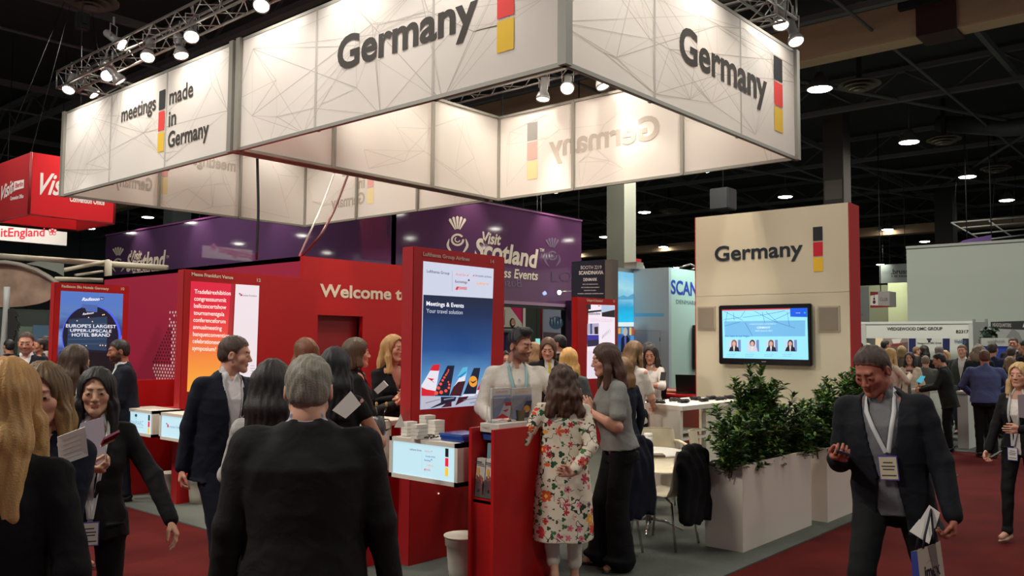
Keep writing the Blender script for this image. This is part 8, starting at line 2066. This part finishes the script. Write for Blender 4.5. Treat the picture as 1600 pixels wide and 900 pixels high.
sheet([(1590, 617, 7.35), (1612, 615, 7.35), (1612, 655, 7.35), (1592, 652, 7.35)], 'mauve sheet held against the chest of the blonde woman at the right edge', 'folder', 'folder', (176, 164, 168), .004)
person('balding man in a blue shirt and black trousers seen from behind', 1538, 547, 13.4, 4, 'm', (196, 128, 100), ('receding', (96, 66, 50)), top_w=('shirt', (84, 96, 140)), legs=('trousers', BLACK), res=1.5, build=1.22, hands={'L': (-.20, .26, 1.0), 'R': (.2, .26, 1.02)}, poles={'L': (-1, -.5, -.3), 'R': (1, -.5, -.3)})
person('man with black hair and glasses in a dark green jacket leaning on the counter', 1463, 553, 14.2, 86, 'm', 'asian', ('short', (18, 17, 18)), top_w=js((34, 40, 34)), shirt=(120, 124, 120), legs=('trousers', (16, 17, 18)), res=1.5, glasses=True, hands={'L': (-.1, .42, 1.05), 'R': (.1, .42, 1.08)}, lean=(10, 0), head=(0, -8, 0))
sheet([(1432, 596, 13.6), (1439, 587, 13.6), (1446, 588, 13.6), (1440, 599, 13.6)], 'turquoise tablet in front of the man in the dark green jacket', 'tablet', 'tablet', th=.01, m=emat((90, 190, 214), .7))
person('woman with long blonde hair and cream jacket at the far counter', 1392, 545, 14.6, -55, 'f', 'fair', ('long', (190, 156, 96), .34, (220, 190, 130)), top_w=('blouse', (222, 206, 186)), legs=('trousers', BLACK), res=1.5, hands={'R': (.1, .3, 1.25)})
person('smiling dark-haired woman in cream cardigan over grey top', 1421, 551, 16.0, 172, 'f', 'fair', ('long', (22, 18, 20), .16), top_w=js((214, 196, 174)), shirt=(92, 92, 94), legs=('trousers', BLACK), res=1.5, mouth='smile', jopen=.05)
person('man in grey suit seen from behind at the far stand', 1446, 556, 16.6, -5, 'm', 'fair', ('receding', (120, 100, 84)), top_w=js((96, 98, 94)), legs=('trousers', (70, 72, 70)), res=1.9, build=1.1)
person('tall grey-haired man in black suit seen from behind at the far stand', 1467, 541, 17.6, 10, 'm', 'fair', ('short', (110, 104, 96)), top_w=js((20, 22, 26)), legs=('trousers', BLACK), res=1.9)
person('man in open grey suit and white shirt facing us at the far stand', 1503, 539, 16.8, 168, 'm', 'fair', ('short', (96, 74, 56)), top_w=js((62, 64, 60)), shirt=(206, 204, 196), legs=('trousers', (50, 52, 50)), res=1.7, jopen=.03)
person('blonde woman looking out between two dark suits at the far stand', 1476, 548, 18.0, 160, 'f', 'fair', ('bob', (176, 146, 96)), top_w=js((50, 52, 56)), legs=('trousers', BLACK), res=2.0)
crowd = [
 ('man with a dark crop and suit before the lit booth poster', 1384, 532, 21, -60, 'm', 'mid', ('short', (26, 22, 20)), (22, 22, 26)),
 ('blond-haired person behind the woman with long blonde hair', 1408, 541, 19, 20, 'f', 'fair', ('bob', (150, 126, 84)), (90, 84, 70)),
 ('dark-haired woman in the booth under the fascia', 1443, 540, 22, 60, 'f', 'mid', ('mid', (30, 22, 18)), (20, 20, 22)),
 ('man in profile left of the blue booth curtain', 1433, 542, 23, -80, 'm', 'fair', ('short', (110, 84, 60)), (40, 42, 46)),
 ('grey curly-haired person left of the man in the blue shirt', 1529, 539, 15.6, 5, 'm', 'fair', ('curly', (120, 104, 86), .06), (30, 34, 40)),
 ('person with brown curly hair in dark blue behind the man in blue', 1551, 536, 16.2, -20, 'm', 'mid', ('short', (50, 38, 30)), (34, 44, 74)),
 ('dark-haired person peering past the left shoulder of the man in blue', 1519, 553, 16.0, 150, 'f', 'mid', ('short', (20, 18, 18)), (20, 22, 26)),
 ('woman with long brown hair right of the man in blue', 1577, 558, 14.6, 30, 'f', 'fair', ('long', (110, 84, 58), .12), (34, 30, 30)),
 ('bearded man facing us beside the white sign counter', 1583, 528, 18.5, 170, 'm', 'mid', ('short', (46, 34, 28)), (24, 26, 30)),
 ('man with brown hair near the white sign counter, seen from behind', 1580, 542, 17.3, -10, 'm', 'mid', ('short', (60, 48, 40)), (22, 24, 28)),
 ('dark-haired man in black at the far right edge', 1601, 531, 15.2, 60, 'm', 'mid', ('short', (22, 20, 20)), (16, 17, 20)),
 ('grey-haired person left of the lit booth poster', 1356, 537, 23.5, 170, 'f', 'fair', ('bob', (150, 140, 120)), (90, 94, 90)),
 ('person with dark hair next to the cream wall edge', 1341, 535, 22, 100, 'm', 'mid', ('short', (30, 26, 24)), (30, 32, 34)),
 ('brown-haired person in the booth left of the fascia post', 1368, 541, 21.5, 120, 'm', 'fair', ('short', (70, 52, 40)), (60, 60, 56)),
 ('person in dark top behind the balding man at the far left', 61, 530, 15, 120, 'f', 'mid', ('short', (30, 24, 22)), (40, 36, 36)),
 ('person in pale top right of the balding man at the far left', 69, 526, 16, 90, 'f', 'mid', ('bob', (40, 30, 26)), (170, 160, 156)),
 ('person in a dark hood left of the balding man at the far left', 14, 531, 15, 30, 'm', 'mid', ('short', (20, 20, 22)), (22, 22, 24)),
 ('blond person half hidden behind the white-shirted man', 843, 540, 12.6, 150, 'f', 'fair', ('long', (176, 132, 88), .1), (60, 50, 50)),
]
for (lb, x, y, d, rel, sx, skn, hr_, jc) in crowd:
    person(lb, x, y, d, rel, sx, skn, hr_, top_w=js(jc), shirt=(190, 186, 180) if sx == 'm' and abs(rel) > 90 else None, legs=('trousers', BLACK), res=2.1, group='visitors in the background')
